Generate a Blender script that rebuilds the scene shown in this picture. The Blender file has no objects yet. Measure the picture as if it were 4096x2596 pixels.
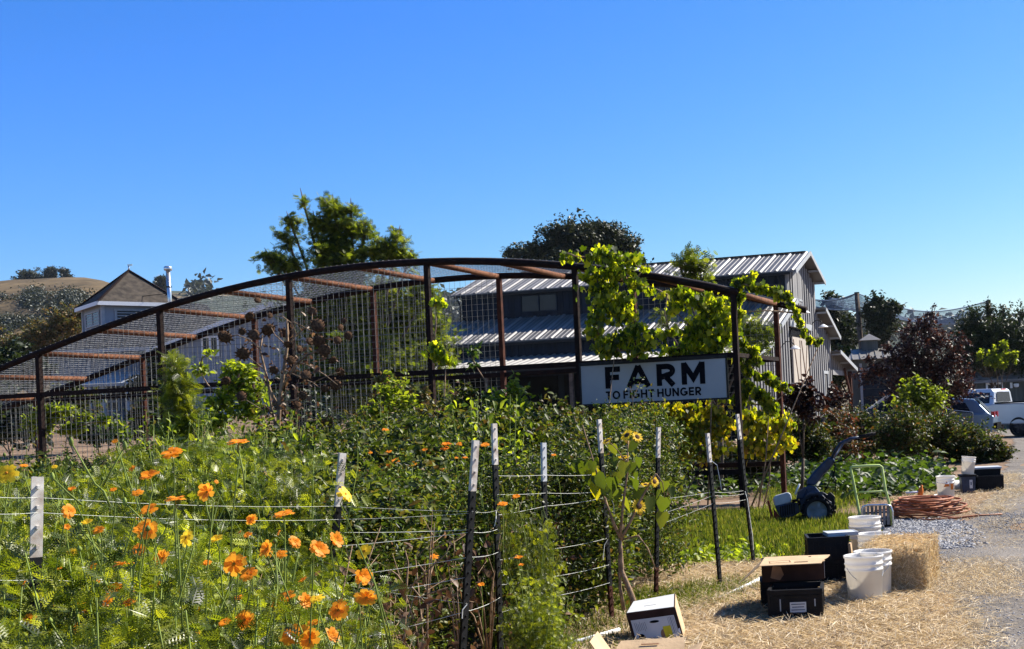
import bpy, bmesh, math, random
import numpy as np
from mathutils import Vector, Matrix
R = math.radians
S = bpy.context.scene
COL = S.collection
rnd = random.Random(7)
rng = np.random.default_rng(7)

# ------------------------------------------------------------------ camera
F, PX, PY, ROLL, CAMH = 4900.0, 3200.0, 1639.0, R(2.6), 1.5     # focal length and principal point in 4096-wide pixels
cd = bpy.data.cameras.new('camera'); cam = bpy.data.objects.new('camera', cd); COL.objects.link(cam)
cd.sensor_width = 36; cd.lens = 36 * F / 4096
cd.shift_x = -(PX - 2048) / 4096; cd.shift_y = (PY - 1298) / 4096
cd.clip_start = 0.1; cd.clip_end = 6000
cr, sr = math.cos(ROLL), math.sin(ROLL)
cam.matrix_world = Matrix(((cr, sr, 0, 0), (0, 0, -1, 0), (-sr, cr, 0, CAMH), (0, 0, 0, 1)))
S.camera = cam
# ------------------------------------------------------------------ light
SUN = Vector((0.60, 0.43, 0.66)).normalized()
w = bpy.data.worlds.new('World'); S.world = w; w.use_nodes = True
wn = w.node_tree.nodes; wl = w.node_tree.links
bg = wn['Background']; bg.inputs[1].default_value = 0.070
sky = wn.new('ShaderNodeTexSky'); sky.sky_type = 'NISHITA'; sky.sun_disc = False
sky.sun_elevation = math.asin(SUN.z); sky.sun_rotation = math.atan2(SUN.x, SUN.y)
sky.altitude = 0; sky.air_density = 1.0; sky.dust_density = 0.3; sky.ozone_density = 3.0
sp_ = wn.new('ShaderNodeSeparateColor'); cb_ = wn.new('ShaderNodeCombineColor'); wl.new(sky.outputs[0], sp_.inputs[0])
KS = 0.161                                   # deepens the blue of the sky as the camera's film did, without changing its brightness
def wm(op, a, b):
    n_ = wn.new('ShaderNodeMath'); n_.operation = op; wl.new(a, n_.inputs[0]); n_.inputs[1].default_value = b; return n_.outputs[0]
wl.new(wm('MINIMUM', wm('MULTIPLY', wm('POWER', wm('MULTIPLY', sp_.outputs[0], KS), 1.9), 0.86 / KS), 1.0 / KS), cb_.inputs[0])
wl.new(wm('MINIMUM', wm('MULTIPLY', wm('POWER', wm('MULTIPLY', sp_.outputs[1], KS), 1.25), .80 / KS), 1.0 / KS), cb_.inputs[1])
wl.new(wm('MINIMUM', wm('MULTIPLY', wm('POWER', wm('MULTIPLY', sp_.outputs[2], KS), 1.4), 1.42 / KS), 1.03 / KS), cb_.inputs[2])
wl.new(cb_.outputs[0], bg.inputs[0])
sd = bpy.data.lights.new('sun', 'SUN'); sd.energy = 4.9; sd.angle = R(0.53); sd.color = (1.0, 0.93, 0.82)
so = bpy.data.objects.new('sun', sd); COL.objects.link(so)
so.rotation_euler = (-SUN).to_track_quat('-Z', 'Y').to_euler()
S.view_settings.view_transform = 'Standard'; S.view_settings.look = 'None'
S.view_settings.exposure = 1.2; S.view_settings.gamma = 1.0; S.view_settings.use_curve_mapping = False

# ------------------------------------------------------------------ pixels to places
def ray(px, py):
    u = (px - PX) / F; v = (PY - py) / F
    return Vector((u * cr + v * sr, 1.0, -u * sr + v * cr))
O = Vector((0, 0, CAMH))
def at(px, py, D): return O + ray(px, py) * D
def sstep(a, b, x):
    t = min(1, max(0, (x - a) / (b - a))); return t * t * (3 - 2 * t)
def g(x, y):
    h = 2.6 * sstep(20, 72, y) * (1 - sstep(-27, -9, x))
    h += 0.02 * math.sin(x * 1.7 + y * .6) * sstep(9, 14, y) * (1 - sstep(30, 40, y))
    return h
def gp(px, py, dmin=3.0, dmax=400.0):
    r = ray(px, py); D = dmin
    while D < dmax:
        p = O + r * D
        if p.z <= g(p.x, p.y): break
        D *= 1.01
    lo, hi = D / 1.01, D
    for _ in range(20):
        m = (lo + hi) / 2; p = O + r * m
        if p.z <= g(p.x, p.y): hi = m
        else: lo = m
    p = O + r * hi
    return Vector((p.x, p.y, g(p.x, p.y)))
def gat(px, D):
    """the ground point seen in column px at distance D"""
    p = at(px, 1700, D)
    for _ in range(3):
        v = PY - (p.z - g(p.x, p.y)) * 0
        # shift along the tilted column so that z lands on the ground
        k = (g(p.x, p.y) - p.z)
        p = Vector((p.x + k * math.tan(ROLL) * 1.0, p.y, g(p.x, p.y)))
        break
    return p
def on_plane(px, py, P, d):
    """where the ray meets the vertical plane through P along the horizontal direction d"""
    n = Vector((-d.y, d.x, 0)); r = ray(px, py)
    return O + r * (n.dot(P - O) / n.dot(r))

# ------------------------------------------------------------------ naming
def tag(o, label=None, cat=None, group=None, kind=None):
    if label: o['label'] = label
    if cat: o['category'] = cat
    if group: o['group'] = group
    if kind: o['kind'] = kind
    return o
def thing(name, label, cat, loc=(0, 0, 0), rz=0.0, group=None):
    o = bpy.data.objects.new(name, None); COL.objects.link(o)
    o.location = loc; o.rotation_euler = (0, 0, rz); o.empty_display_size = .1
    return tag(o, label, cat, group)
_kids = {}
def copy_tree(o, parent=None):
    c = o.copy(); COL.objects.link(c); c.parent = parent
    for ch in [k for k in COL.objects if k.parent == o]: copy_tree(ch, c)
    return c

# ------------------------------------------------------------------ mesh builder
class MB:
    def __init__(s): s.v = []; s.f = []; s.m = []; s.sm = []; s.cur = 0; s.smooth = False
    def add(s, vs, fs, M=None):
        b = len(s.v)
        s.v += [tuple(M @ Vector(p)) if M is not None else tuple(p) for p in vs]
        for f in fs: s.f.append([b + i for i in f]); s.m.append(s.cur); s.sm.append(s.smooth)
        return s
    def box(s, c, size, M=None, rz=0, rx=0, ry=0):
        x, y, z = (k / 2 for k in size)
        T = Matrix.Translation(c) @ Matrix.Rotation(rz, 4, 'Z') @ Matrix.Rotation(ry, 4, 'Y') @ Matrix.Rotation(rx, 4, 'X')
        if M is not None: T = M @ T
        vs = [(-x,-y,-z),(x,-y,-z),(x,y,-z),(-x,y,-z),(-x,-y,z),(x,-y,z),(x,y,z),(-x,y,z)]
        return s.add(vs, [(0,3,2,1),(4,5,6,7),(0,1,5,4),(1,2,6,5),(2,3,7,6),(3,0,4,7)], T)
    def hexa(s, p):
        """8 points: bottom loop 0-3, top loop 4-7"""
        return s.add(p, [(0,3,2,1),(4,5,6,7),(0,1,5,4),(1,2,6,5),(2,3,7,6),(3,0,4,7)])
    def beam(s, a, b, w_, h_, up=Vector((0, 0, 1))):
        a = Vector(a); b = Vector(b); d = (b - a).normalized()
        x = d.cross(up)
        if x.length < 1e-4: x = d.cross(Vector((0, 1, 0)))
        x.normalize(); y = x.cross(d).normalized()
        o = [(-.5,-.5),(.5,-.5),(.5,.5),(-.5,.5)]
        p = [a + x * i * w_ + y * j * h_ for i, j in o] + [b + x * i * w_ + y * j * h_ for i, j in o]
        return s.add(p, [(0,1,2,3),(7,6,5,4),(1,0,4,5),(2,1,5,6),(3,2,6,7),(0,3,7,4)])
    def tube(s, pts, r, n=6, cap=True):
        pts = [Vector(p) for p in pts]; k = len(pts)
        rs = [r] * k if not hasattr(r, '__len__') else list(r)
        d0 = (pts[1] - pts[0]).normalized()
        x = d0.cross(Vector((0, 0, 1)))
        if x.length < .1: x = d0.cross(Vector((0, 1, 0)))
        x.normalize(); vs = []; fs = []
        for i in range(k):
            d = (pts[min(i + 1, k - 1)] - pts[max(i - 1, 0)])
            if d.length < 1e-9: d = d0
            d.normalize()
            x = (x - d * x.dot(d)); x.normalize(); y = d.cross(x)
            for j in range(n):
                a = 2 * math.pi * j / n
                vs.append(pts[i] + (x * math.cos(a) + y * math.sin(a)) * rs[i])
        for i in range(k - 1):
            for j in range(n):
                fs.append((i*n+j, i*n+(j+1)%n, (i+1)*n+(j+1)%n, (i+1)*n+j))
        if cap: fs += [tuple(reversed(range(n))), tuple(range((k-1)*n, k*n))]
        sm = s.smooth; s.smooth = n > 4; s.add(vs, fs); s.smooth = sm; return s
    def lathe(s, prof, n=24, M=None, close=False):
        vs = []; fs = []; k = len(prof)
        for r, z in prof:
            for j in range(n):
                a = 2 * math.pi * j / n; vs.append((r * math.cos(a), r * math.sin(a), z))
        for i in range(k - 1):
            for j in range(n): fs.append((i*n+j, i*n+(j+1)%n, (i+1)*n+(j+1)%n, (i+1)*n+j))
        if close: fs += [tuple(reversed(range(n))), tuple(range((k-1)*n, k*n))]
        sm = s.smooth; s.smooth = True; s.add(vs, fs, M); s.smooth = sm; return s
    def prism(s, poly, M, depth):
        """poly in the local xy plane, extruded along local z from 0 to depth"""
        n = len(poly)
        vs = [(x, y, 0) for x, y in poly] + [(x, y, depth) for x, y in poly]
        fs = [tuple(reversed(range(n))), tuple(range(n, 2*n))] + [(i, (i+1)%n, n+(i+1)%n, n+i) for i in range(n)]
        return s.add(vs, fs, M)
    def build(s, name, mats, parent=None, world=False, bevel=0, sub=0):
        if not isinstance(mats, (list, tuple)): mats = [mats]
        me = bpy.data.meshes.new(name)
        off = parent.location if (parent is not None and world) else Vector((0, 0, 0))
        vs = [(p[0]-off.x, p[1]-off.y, p[2]-off.z) for p in s.v] if world and parent is not None else s.v
        me.from_pydata(vs, [], s.f)
        for m_ in mats: me.materials.append(m_)
        me.polygons.foreach_set('material_index', s.m)
        me.polygons.foreach_set('use_smooth', s.sm)
        me.update()
        o = bpy.data.objects.new(name, me); COL.objects.link(o); o.parent = parent
        if bevel:
            b = o.modifiers.new('bevel', 'BEVEL'); b.width = bevel; b.segments = 2; b.limit_method = 'ANGLE'
        return o

# ------------------------------------------------------------------ leaves (numpy)
def T_diamond(l=1, w_=.5, fold=.12):
    return np.array([(0,0,0),(w_/2,l*.45,fold*l),(0,l,0),(-w_/2,l*.45,fold*l)], float), [(0,1,2),(0,2,3)]
def T_leaf(l=1, w_=.6, fold=.1, droop=.12):
    v = [(0,0,0),(w_*.42,l*.25,fold*l*.8),(w_*.5,l*.5,fold*l-droop*l*.2),(w_*.3,l*.78,fold*l*.5-droop*l*.6),(0,l,-droop*l),
         (-w_*.3,l*.78,fold*l*.5-droop*l*.6),(-w_*.5,l*.5,fold*l-droop*l*.2),(-w_*.42,l*.25,fold*l*.8),(0,l*.5,-droop*l*.2)]
    return np.array(v, float), [(0,1,8),(1,2,8),(2,3,8),(3,4,8),(4,5,8),(5,6,8),(6,7,8),(7,0,8)]
def T_grape(l=1):
    a = [(0,-.06),(.22,-.24),(.5,-.16),(.42,.1),(.62,.34),(.36,.46),(.3,.62),(0,.9),(-.3,.62),(-.36,.46),(-.62,.34),(-.42,.1),(-.5,-.16),(-.22,-.24)]
    v = [(x, y, .10*abs(x) - .10*y*y) for x, y in a] + [(0,.2,-.02)]
    n = len(a)
    return np.array(v, float) * l, [(i, (i+1) % n, n) for i in range(n)]
def T_fern(l=1, pairs=6, w_=.05, sp=.42):
    vs = []; fs = []
    def blade(a, b, w0):
        a = np.array(a); b = np.array(b); d = b - a; nrm = np.array([-d[1], d[0], 0]); nrm = nrm / (np.linalg.norm(nrm) + 1e-9) * w0 / 2
        k = len(vs); m = (a + b) / 2
        vs.extend([a, m + nrm, b, m - nrm]); fs.append((k, k+1, k+2, k+3))
    blade((0,0,0), (0,l,-.12*l), w_)
    for i in range(pairs):
        t = .18 + .72 * i / (pairs - 1); L = sp * l * math.sin(math.pi * (.25 + .7 * t))
        for sg in (-1, 1):
            e = (sg * L * .8, t*l + L*.6, .06*l - .12*l*t)
            blade((0, t*l, -.12*l*t), e, w_)
            if pairs > 4:
                blade((sg*L*.35, t*l + L*.26, 0), (sg*L*.75, t*l + L*.1, .05*l), w_*.9)
    return np.array(vs, float), fs
def rotmats(n, r_, up=.5):
    """random frames (columns x,y,z); the z axis (leaf normal) leans upwards by `up`"""
    z = r_.normal(size=(n, 3)); z /= np.linalg.norm(z, axis=1)[:, None]
    z[:, 2] = np.abs(z[:, 2]) * (1 if up > 0 else 1); z += np.array([0, 0, up]); z /= np.linalg.norm(z, axis=1)[:, None]
    y = r_.normal(size=(n, 3)); y -= (y * z).sum(1)[:, None] * z; y /= np.linalg.norm(y, axis=1)[:, None]
    x = np.cross(y, z)
    return np.stack([x, y, z], axis=2)
def hangmats(n, r_):
    """leaves that hang: tip down, blade upright"""
    y = r_.normal(size=(n, 3)) * .45 + np.array([0, 0, -1.0]); y /= np.linalg.norm(y, axis=1)[:, None]
    z = r_.normal(size=(n, 3)); z[:, 2] *= .3; z -= (z * y).sum(1)[:, None] * y; z /= np.linalg.norm(z, axis=1)[:, None]
    return np.stack([np.cross(y, z), y, z], axis=2)
def leaf_mesh(name, P, size, T, mat, parent=None, up=.5, r_=None, jitter=.35, rots=None, origin=None):
    r_ = r_ if r_ is not None else rng
    P = np.asarray(P, float); n = len(P); tv, tf = T; k = len(tv)
    A = rots if rots is not None else rotmats(n, r_, up)
    sc = size * (1 + jitter * r_.uniform(-1, 1, n))
    V = np.einsum('nij,kj->nki', A, tv) * sc[:, None, None] + P[:, None, :]
    if origin is not None: V = V - np.array(origin)[None, None, :]
    V = V.reshape(-1, 3)
    nf = len(tf); lens = np.array([len(f) for f in tf]); flat = np.concatenate([np.array(f) for f in tf])
    loops = (flat[None, :] + (np.arange(n) * k)[:, None]).reshape(-1)
    tot = np.tile(lens, n); start = np.concatenate([[0], np.cumsum(tot)[:-1]])
    me = bpy.data.meshes.new(name)
    me.vertices.add(n * k); me.vertices.foreach_set('co', V.astype(np.float32).ravel())
    me.loops.add(len(loops)); me.loops.foreach_set('vertex_index', loops.astype(np.int32))
    me.polygons.add(nf * n); me.polygons.foreach_set('loop_start', start.astype(np.int32)); me.polygons.foreach_set('loop_total', tot.astype(np.int32))
    a = me.attributes.new('rnd', 'FLOAT', 'FACE'); a.data.foreach_set('value', np.repeat(r_.uniform(0, 1, n), nf).astype(np.float32))
    me.materials.append(mat)
    me.update(calc_edges=True)
    o = bpy.data.objects.new(name, me); COL.objects.link(o); o.parent = parent
    return o

# ------------------------------------------------------------------ materials
def nt(name):
    m = bpy.data.materials.new(name); m.use_nodes = True
    return m, m.node_tree.nodes, m.node_tree.links, m.node_tree.nodes['Principled BSDF']
def mat(name, col, rough=.7, var=.15, scale=6.0, bump=0.0, bscale=40.0, metal=0.0, spec=.12, col2=None, coord='Object', stretch=None, detail=6):
    m, n, l, p = nt(name)
    p.inputs['Roughness'].default_value = rough; p.inputs['Metallic'].default_value = metal
    p.inputs['Specular IOR Level'].default_value = spec
    tc = n.new('ShaderNodeTexCoord'); mp = n.new('ShaderNodeMapping')
    if stretch: mp.inputs['Scale'].default_value = stretch
    l.new(tc.outputs[coord], mp.inputs[0])
    nz = n.new('ShaderNodeTexNoise'); nz.inputs['Scale'].default_value = scale; nz.inputs['Detail'].default_value = detail
    l.new(mp.outputs[0], nz.inputs['Vector'])
    rp = n.new('ShaderNodeValToRGB'); c = Vector(col[:3])
    c2 = Vector(col2[:3]) if col2 else c * (1 - var * 1.6)
    c1 = c if col2 else c * (1 + var)
    rp.color_ramp.elements[0].position = .32; rp.color_ramp.elements[1].position = .68
    rp.color_ramp.elements[0].color = (*c2, 1); rp.color_ramp.elements[1].color = (*c1, 1)
    l.new(nz.outputs['Fac'], rp.inputs[0]); l.new(rp.outputs[0], p.inputs['Base Color'])
    if bump:
        nb = n.new('ShaderNodeTexNoise'); nb.inputs['Scale'].default_value = bscale; nb.inputs['Detail'].default_value = 5
        l.new(mp.outputs[0], nb.inputs['Vector'])
        b = n.new('ShaderNodeBump'); b.inputs['Strength'].default_value = bump; b.inputs['Distance'].default_value = .02
        l.new(nb.outputs['Fac'], b.inputs['Height']); l.new(b.outputs[0], p.inputs['Normal'])
    return m
def leafmat(name, cols, trans=.4, tcol=None, rough=.5, spec=.35, objvar=.25, tmul=1.5):
    """cols: ramp of base colours spread over the leaves at random; light also passes through the blade"""
    m, n, l, p = nt(name)
    p.inputs['Roughness'].default_value = rough; p.inputs['Specular IOR Level'].default_value = spec
    at_ = n.new('ShaderNodeAttribute'); at_.attribute_name = 'rnd'
    rp = n.new('ShaderNodeValToRGB'); e = rp.color_ramp.elements
    while len(e) < len(cols): e.new(.5)
    for i, c in enumerate(cols):
        e[i].position = i / max(1, len(cols) - 1); e[i].color = (*c, 1)
    l.new(at_.outputs['Fac'], rp.inputs[0])
    oi = n.new('ShaderNodeObjectInfo'); hv = n.new('ShaderNodeHueSaturation')
    mr = n.new('ShaderNodeMapRange'); mr.inputs['To Min'].default_value = 1 - objvar; mr.inputs['To Max'].default_value = 1 + objvar
    l.new(oi.outputs['Random'], mr.inputs[0]); l.new(mr.outputs[0], hv.inputs['Value']); l.new(rp.outputs[0], hv.inputs['Color'])
    l.new(hv.outputs[0], p.inputs['Base Color'])
    tr = n.new('ShaderNodeBsdfTranslucent'); mx = n.new('ShaderNodeMixShader'); mx.inputs[0].default_value = trans
    tm = n.new('ShaderNodeMix'); tm.data_type = 'RGBA'; tm.blend_type = 'MULTIPLY'; tm.inputs[0].default_value = 1
    l.new(hv.outputs[0], tm.inputs[6]); t = tcol or (1.3, 1.25, .5)
    tm.inputs[7].default_value = (t[0]*tmul, t[1]*tmul, t[2]*tmul, 1)
    l.new(tm.outputs[2], tr.inputs[0])
    l.new(p.outputs[0], mx.inputs[1]); l.new(tr.outputs[0], mx.inputs[2])
    l.new(mx.outputs[0], n['Material Output'].inputs[0])
    return m
M = {}
M['rust'] = mat('rusty_steel', (.085, .030, .018), .8, .5, 9, .3, 60, .1, col2=(.035, .014, .010))
M['rust_dark'] = mat('dark_rusty_steel', (.022, .011, .009), .8, .4, 9, .2, 60, .1, col2=(.008, .006, .006))
M['rust_tube'] = mat('orange_rust_pipe', (.19, .085, .045), .8, .4, 14, .3, 70, .1, col2=(.09, .038, .022))
M['wire'] = mat('galvanised_wire', (.19, .19, .175), .5, .3, 20, metal=.1, spec=.3)
M['roof_wire'] = mat('sunlit_wire', (.36, .36, .34), .45, .3, 20, metal=.2, spec=.5)  # same mesh wire, paler: light glancing off the roof is in its colour
M['dark_rim'] = mat('dark_alloy', (.05, .05, .055), .4, .2, 10, metal=.3)
M['weathered_shingle'] = mat('weathered_shingle', (.22, .225, .235), .9, .3, 2.0, .4, 14, stretch=(1, 1, 8))
M['white_paint'] = mat('white_paint', (.78, .79, .80), .5, .06, 20)
M['black_paint'] = mat('black_paint', (.010, .011, .012), .55, .4, 30, spec=.25)
M['worn_white'] = mat('chipped_white_paint', (.70, .68, .64), .6, .1, 26, col2=(.40, .33, .27))
M['letter'] = mat('black_lettering', (.006, .007, .010), .8, .2, 20, spec=.03)
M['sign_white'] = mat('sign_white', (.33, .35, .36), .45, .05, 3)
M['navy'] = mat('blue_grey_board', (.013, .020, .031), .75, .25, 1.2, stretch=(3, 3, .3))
M['board'] = mat('shadow_toned_board', (.045, .045, .048), .85, .25, 1.5, stretch=(4, 4, .3))  # darkened so the gaps carry the battens' shadow in their colour
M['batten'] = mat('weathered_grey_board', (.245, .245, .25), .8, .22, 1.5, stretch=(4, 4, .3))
M['metal_roof'] = mat('galvanised_roofing', (.070, .066, .060), .5, .18, 1.2, metal=.0, spec=1.0, stretch=(1, 1, 1))
M['rib'] = mat('roof_rib', (.16, .15, .135), .5, .1, 3, metal=.0, spec=1.0)  # paler than the sheets: sun catching the ribs is put into the colour
M['trim'] = mat('pale_trim', (.34, .36, .38), .6, .08, 4)
M['dark'] = mat('dark_opening', (.008, .009, .011), .9, .3, 3, spec=.03)
M['door_white'] = mat('pale_door_boards', (.42, .38, .33), .75, .12, 1.4, stretch=(5, 5, .4))
M['rustline'] = mat('rust_brace', (.30, .17, .10), .8, .2, 8)
M['house_wall'] = mat('pale_house_siding', (.27, .30, .34), .8, .06, .8)
M['house_blue'] = mat('blue_house_siding', (.12, .155, .205), .8, .08, .8)
M['shaded_shingle'] = mat('shaded_shingle', (.030, .031, .036), .9, .4, 3.0, .5, 25)  # near-black shingle: the shade on the main roof is put into its colour
M['shingle'] = mat('brown_shingle', (.085, .070, .056), .9, .4, 3.0, .5, 25, col2=(.035, .030, .026))
M['shingle_grey'] = mat('grey_shingle', (.10, .105, .115), .9, .3, 2.0, .4, 14, stretch=(1, 1, 8))
M['glass'] = mat('window_glass', (.012, .015, .020), .25, .2, 2, spec=.3)
M['steel'] = mat('stainless_pipe', (.62, .64, .66), .25, .08, 6, metal=.8)
M['wood_post'] = mat('weathered_timber_pole', (.13, .10, .08), .9, .3, 4)
M['bark'] = mat('bark', (.11, .085, .065), .95, .35, 6, .6, 20)
M['stem'] = mat('green_stem', (.20, .26, .055), .6, .3, 12)
M['dry_stem'] = mat('dry_stem', (.28, .19, .12), .85, .35, 16, .3, 60)
M['dry_head'] = mat('dead_flower_head', (.17, .095, .052), .95, .5, 40, .8, 160, col2=(.045, .025, .016))
M['bucket'] = mat('white_bucket_plastic', (.78, .77, .74), .38, .06, 5, spec=.5)
M['black_plastic'] = mat('black_plastic', (.006, .006, .007), .6, .3, 12, .1, 60, spec=.2)
M['cardboard'] = mat('cardboard', (.50, .36, .22), .85, .12, 5, .15, 40)
M['box_white'] = mat('printed_white_board', (.55, .56, .56), .6, .06, 8)
M['box_brown'] = mat('dark_brown_print', (.045, .022, .016), .6, .2, 8)
M['yellow'] = mat('yellow_print', (.62, .52, .03), .6, .15, 12)
M['ink'] = mat('ink_print', (.07, .09, .14), .6, .2, 20)
M['twine'] = mat('pale_twine', (.70, .72, .66), .8, .1, 30)
M['blue_metal'] = mat('dark_blue_enamel', (.012, .030, .070), .4, .3, 10, spec=.4)
M['grey_metal'] = mat('light_grey_plastic', (.50, .52, .53), .4, .1, 8)
M['tyre'] = mat('black_rubber', (.016, .016, .017), .8, .3, 20, .4, 80)
M['rim'] = mat('dull_grey_rim', (.18, .22, .26), .5, .2, 10, metal=.3)
M['green_metal'] = mat('pale_green_enamel', (.48, .58, .20), .45, .1, 10)
M['hose'] = mat('terracotta_hose', (.34, .13, .065), .5, .3, 12)
M['red_paint'] = mat('worn_red_paint', (.28, .045, .03), .6, .3, 18)
M['orange_print'] = mat('orange_print', (.75, .22, .04), .6, .15, 10)
M['truck'] = mat('silver_vehicle_paint', (.52, .54, .57), .28, .03, 2, metal=.35, spec=.6)
M['car_blue'] = mat('blue_grey_vehicle_paint', (.18, .25, .33), .25, .03, 2, metal=.35, spec=.6)
M['car_dark'] = mat('dark_vehicle_paint', (.05, .055, .06), .25, .05, 2, metal=.3, spec=.6)
M['tail_red'] = mat('red_tail_lamp', (.45, .02, .02), .2, .1, 8, spec=.6)
M['shed'] = mat('olive_grey_siding', (.10, .105, .095), .8, .15, 1.4, stretch=(6, 6, .3))
M['stone'] = mat('rough_stone', (.22, .20, .18), .9, .3, 5, .6, 10)
M['net'] = mat('bird_netting', (.16, .22, .30), .8, .1, 3)
M['petal'] = mat('orange_petal', (.92, .34, .02), .5, .12, 60, spec=.2)
M['petal_y'] = mat('yellow_petal', (.92, .62, .03), .5, .12, 60, spec=.2)
M['flower_eye'] = mat('flower_centre', (.55, .22, .02), .8, .4, 90)
for k_ in ('petal', 'petal_y'):
    n_ = M[k_].node_tree.nodes; l_ = M[k_].node_tree.links; p_ = n_['Principled BSDF']
    t_ = n_.new('ShaderNodeBsdfTranslucent'); x_ = n_.new('ShaderNodeMixShader'); x_.inputs[0].default_value = .45
    t_.inputs[0].default_value = (1.0, .47, .04, 1) if k_ == 'petal' else (1.0, .75, .05, 1)
    l_.new(p_.outputs[0], x_.inputs[1]); l_.new(t_.outputs[0], x_.inputs[2]); l_.new(x_.outputs[0], n_['Material Output'].inputs[0])
M['bucket_t'] = M['bucket']
n_ = M['bucket'].node_tree.nodes; l_ = M['bucket'].node_tree.links
t_ = n_.new('ShaderNodeBsdfTranslucent'); x_ = n_.new('ShaderNodeMixShader'); x_.inputs[0].default_value = .35
t_.inputs[0].default_value = (.9, .86, .80, 1)
l_.new(n_['Principled BSDF'].outputs[0], x_.inputs[1]); l_.new(t_.outputs[0], x_.inputs[2]); l_.new(x_.outputs[0], n_['Material Output'].inputs[0])
G_tomato = leafmat('tomato_leaf', [(.010,.018,.004), (.018,.032,.007), (.036,.060,.010), (.062,.095,.016), (.13,.17,.028), (.10,.065,.026)], .34, rough=.45, spec=.3, objvar=.3)
G_tom2 = leafmat('yellowing_tomato_leaf', [(.008,.015,.003), (.020,.034,.006), (.045,.068,.010), (.085,.115,.016), (.15,.165,.03), (.09,.05,.022)], .34, rough=.5, spec=.25)
G_cosmos = leafmat('cosmos_leaf', [(.022,.036,.004), (.07,.10,.008), (.17,.205,.015), (.33,.35,.03)], .45, rough=.4, spec=.5, objvar=.35)
G_grape = leafmat('grape_leaf', [(.025,.042,.006), (.06,.095,.009), (.13,.18,.012), (.24,.28,.018), (.38,.37,.03)], .58, (1.3,1.25,.30), tmul=2.1)
G_grape2 = leafmat('yellowing_grape_leaf', [(.03,.05,.007), (.10,.13,.01), (.22,.24,.014), (.36,.33,.02), (.20,.12,.03)], .55, (1.3,1.2,.3), tmul=1.7)
G_locust = leafmat('locust_leaf', [(.018,.030,.006), (.045,.068,.009), (.10,.13,.014), (.17,.195,.026)], .5, tmul=1.8)
G_oak = leafmat('oak_leaf', [(.014,.022,.009), (.025,.037,.012), (.045,.058,.020)], .15)
G_dark = leafmat('evergreen_leaf', [(.010,.018,.008), (.018,.030,.010), (.035,.052,.018)], .2)
G_purple = leafmat('purple_leaf', [(.008,.005,.005), (.020,.009,.007), (.040,.016,.011), (.11,.055,.034)], .2, (1.3,.9,.7))
G_shrub = leafmat('shrub_leaf', [(.012,.022,.006), (.022,.036,.008), (.045,.065,.012), (.085,.11,.022), (.12,.045,.02)], .35, rough=.5, spec=.25)
G_red = leafmat('reddening_leaf', [(.03,.045,.012), (.05,.06,.018), (.13,.035,.018), (.05,.06,.016), (.16,.06,.03)], .3, (1.3,1,.7))
G_bright = leafmat('bright_shrub_leaf', [(.055,.085,.01), (.12,.16,.015), (.24,.28,.025)], .5, tmul=1.8)
G_brown = leafmat('mixed_autumn_leaf', [(.05,.06,.02), (.09,.10,.03), (.16,.12,.045), (.20,.11,.05)], .3)
G_squash = leafmat('broad_green_leaf', [(.014,.030,.007), (.035,.065,.011), (.075,.12,.022)], .4)
G_euc = leafmat('distant_eucalyptus_leaf', [(.022,.030,.026), (.036,.045,.036), (.055,.062,.048)], .12)
G_grass = leafmat('grass_blade', [(.025,.045,.008), (.06,.095,.012), (.13,.165,.02), (.24,.22,.07)], .42, spec=.2)
G_straw = leafmat('straw_blade', [(.40,.29,.16), (.66,.51,.31), (.86,.74,.52), (.27,.18,.10)], .25, (1,.95,.8), rough=.6, objvar=0, tmul=1)
G_dry = leafmat('dry_leaf', [(.05,.025,.014), (.10,.05,.028), (.20,.12,.065)], .3, (1.1,1,.8))
def gat(px, D):
    """the ground point in column px at distance D"""
    u = (px - PX) / F; gz = 0.0
    for _ in range(4):
        v = ((gz - CAMH) / D + u * sr) / cr
        x = D * (u * cr + v * sr); gz = g(x, D)
    return Vector((x, D, gz))
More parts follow.
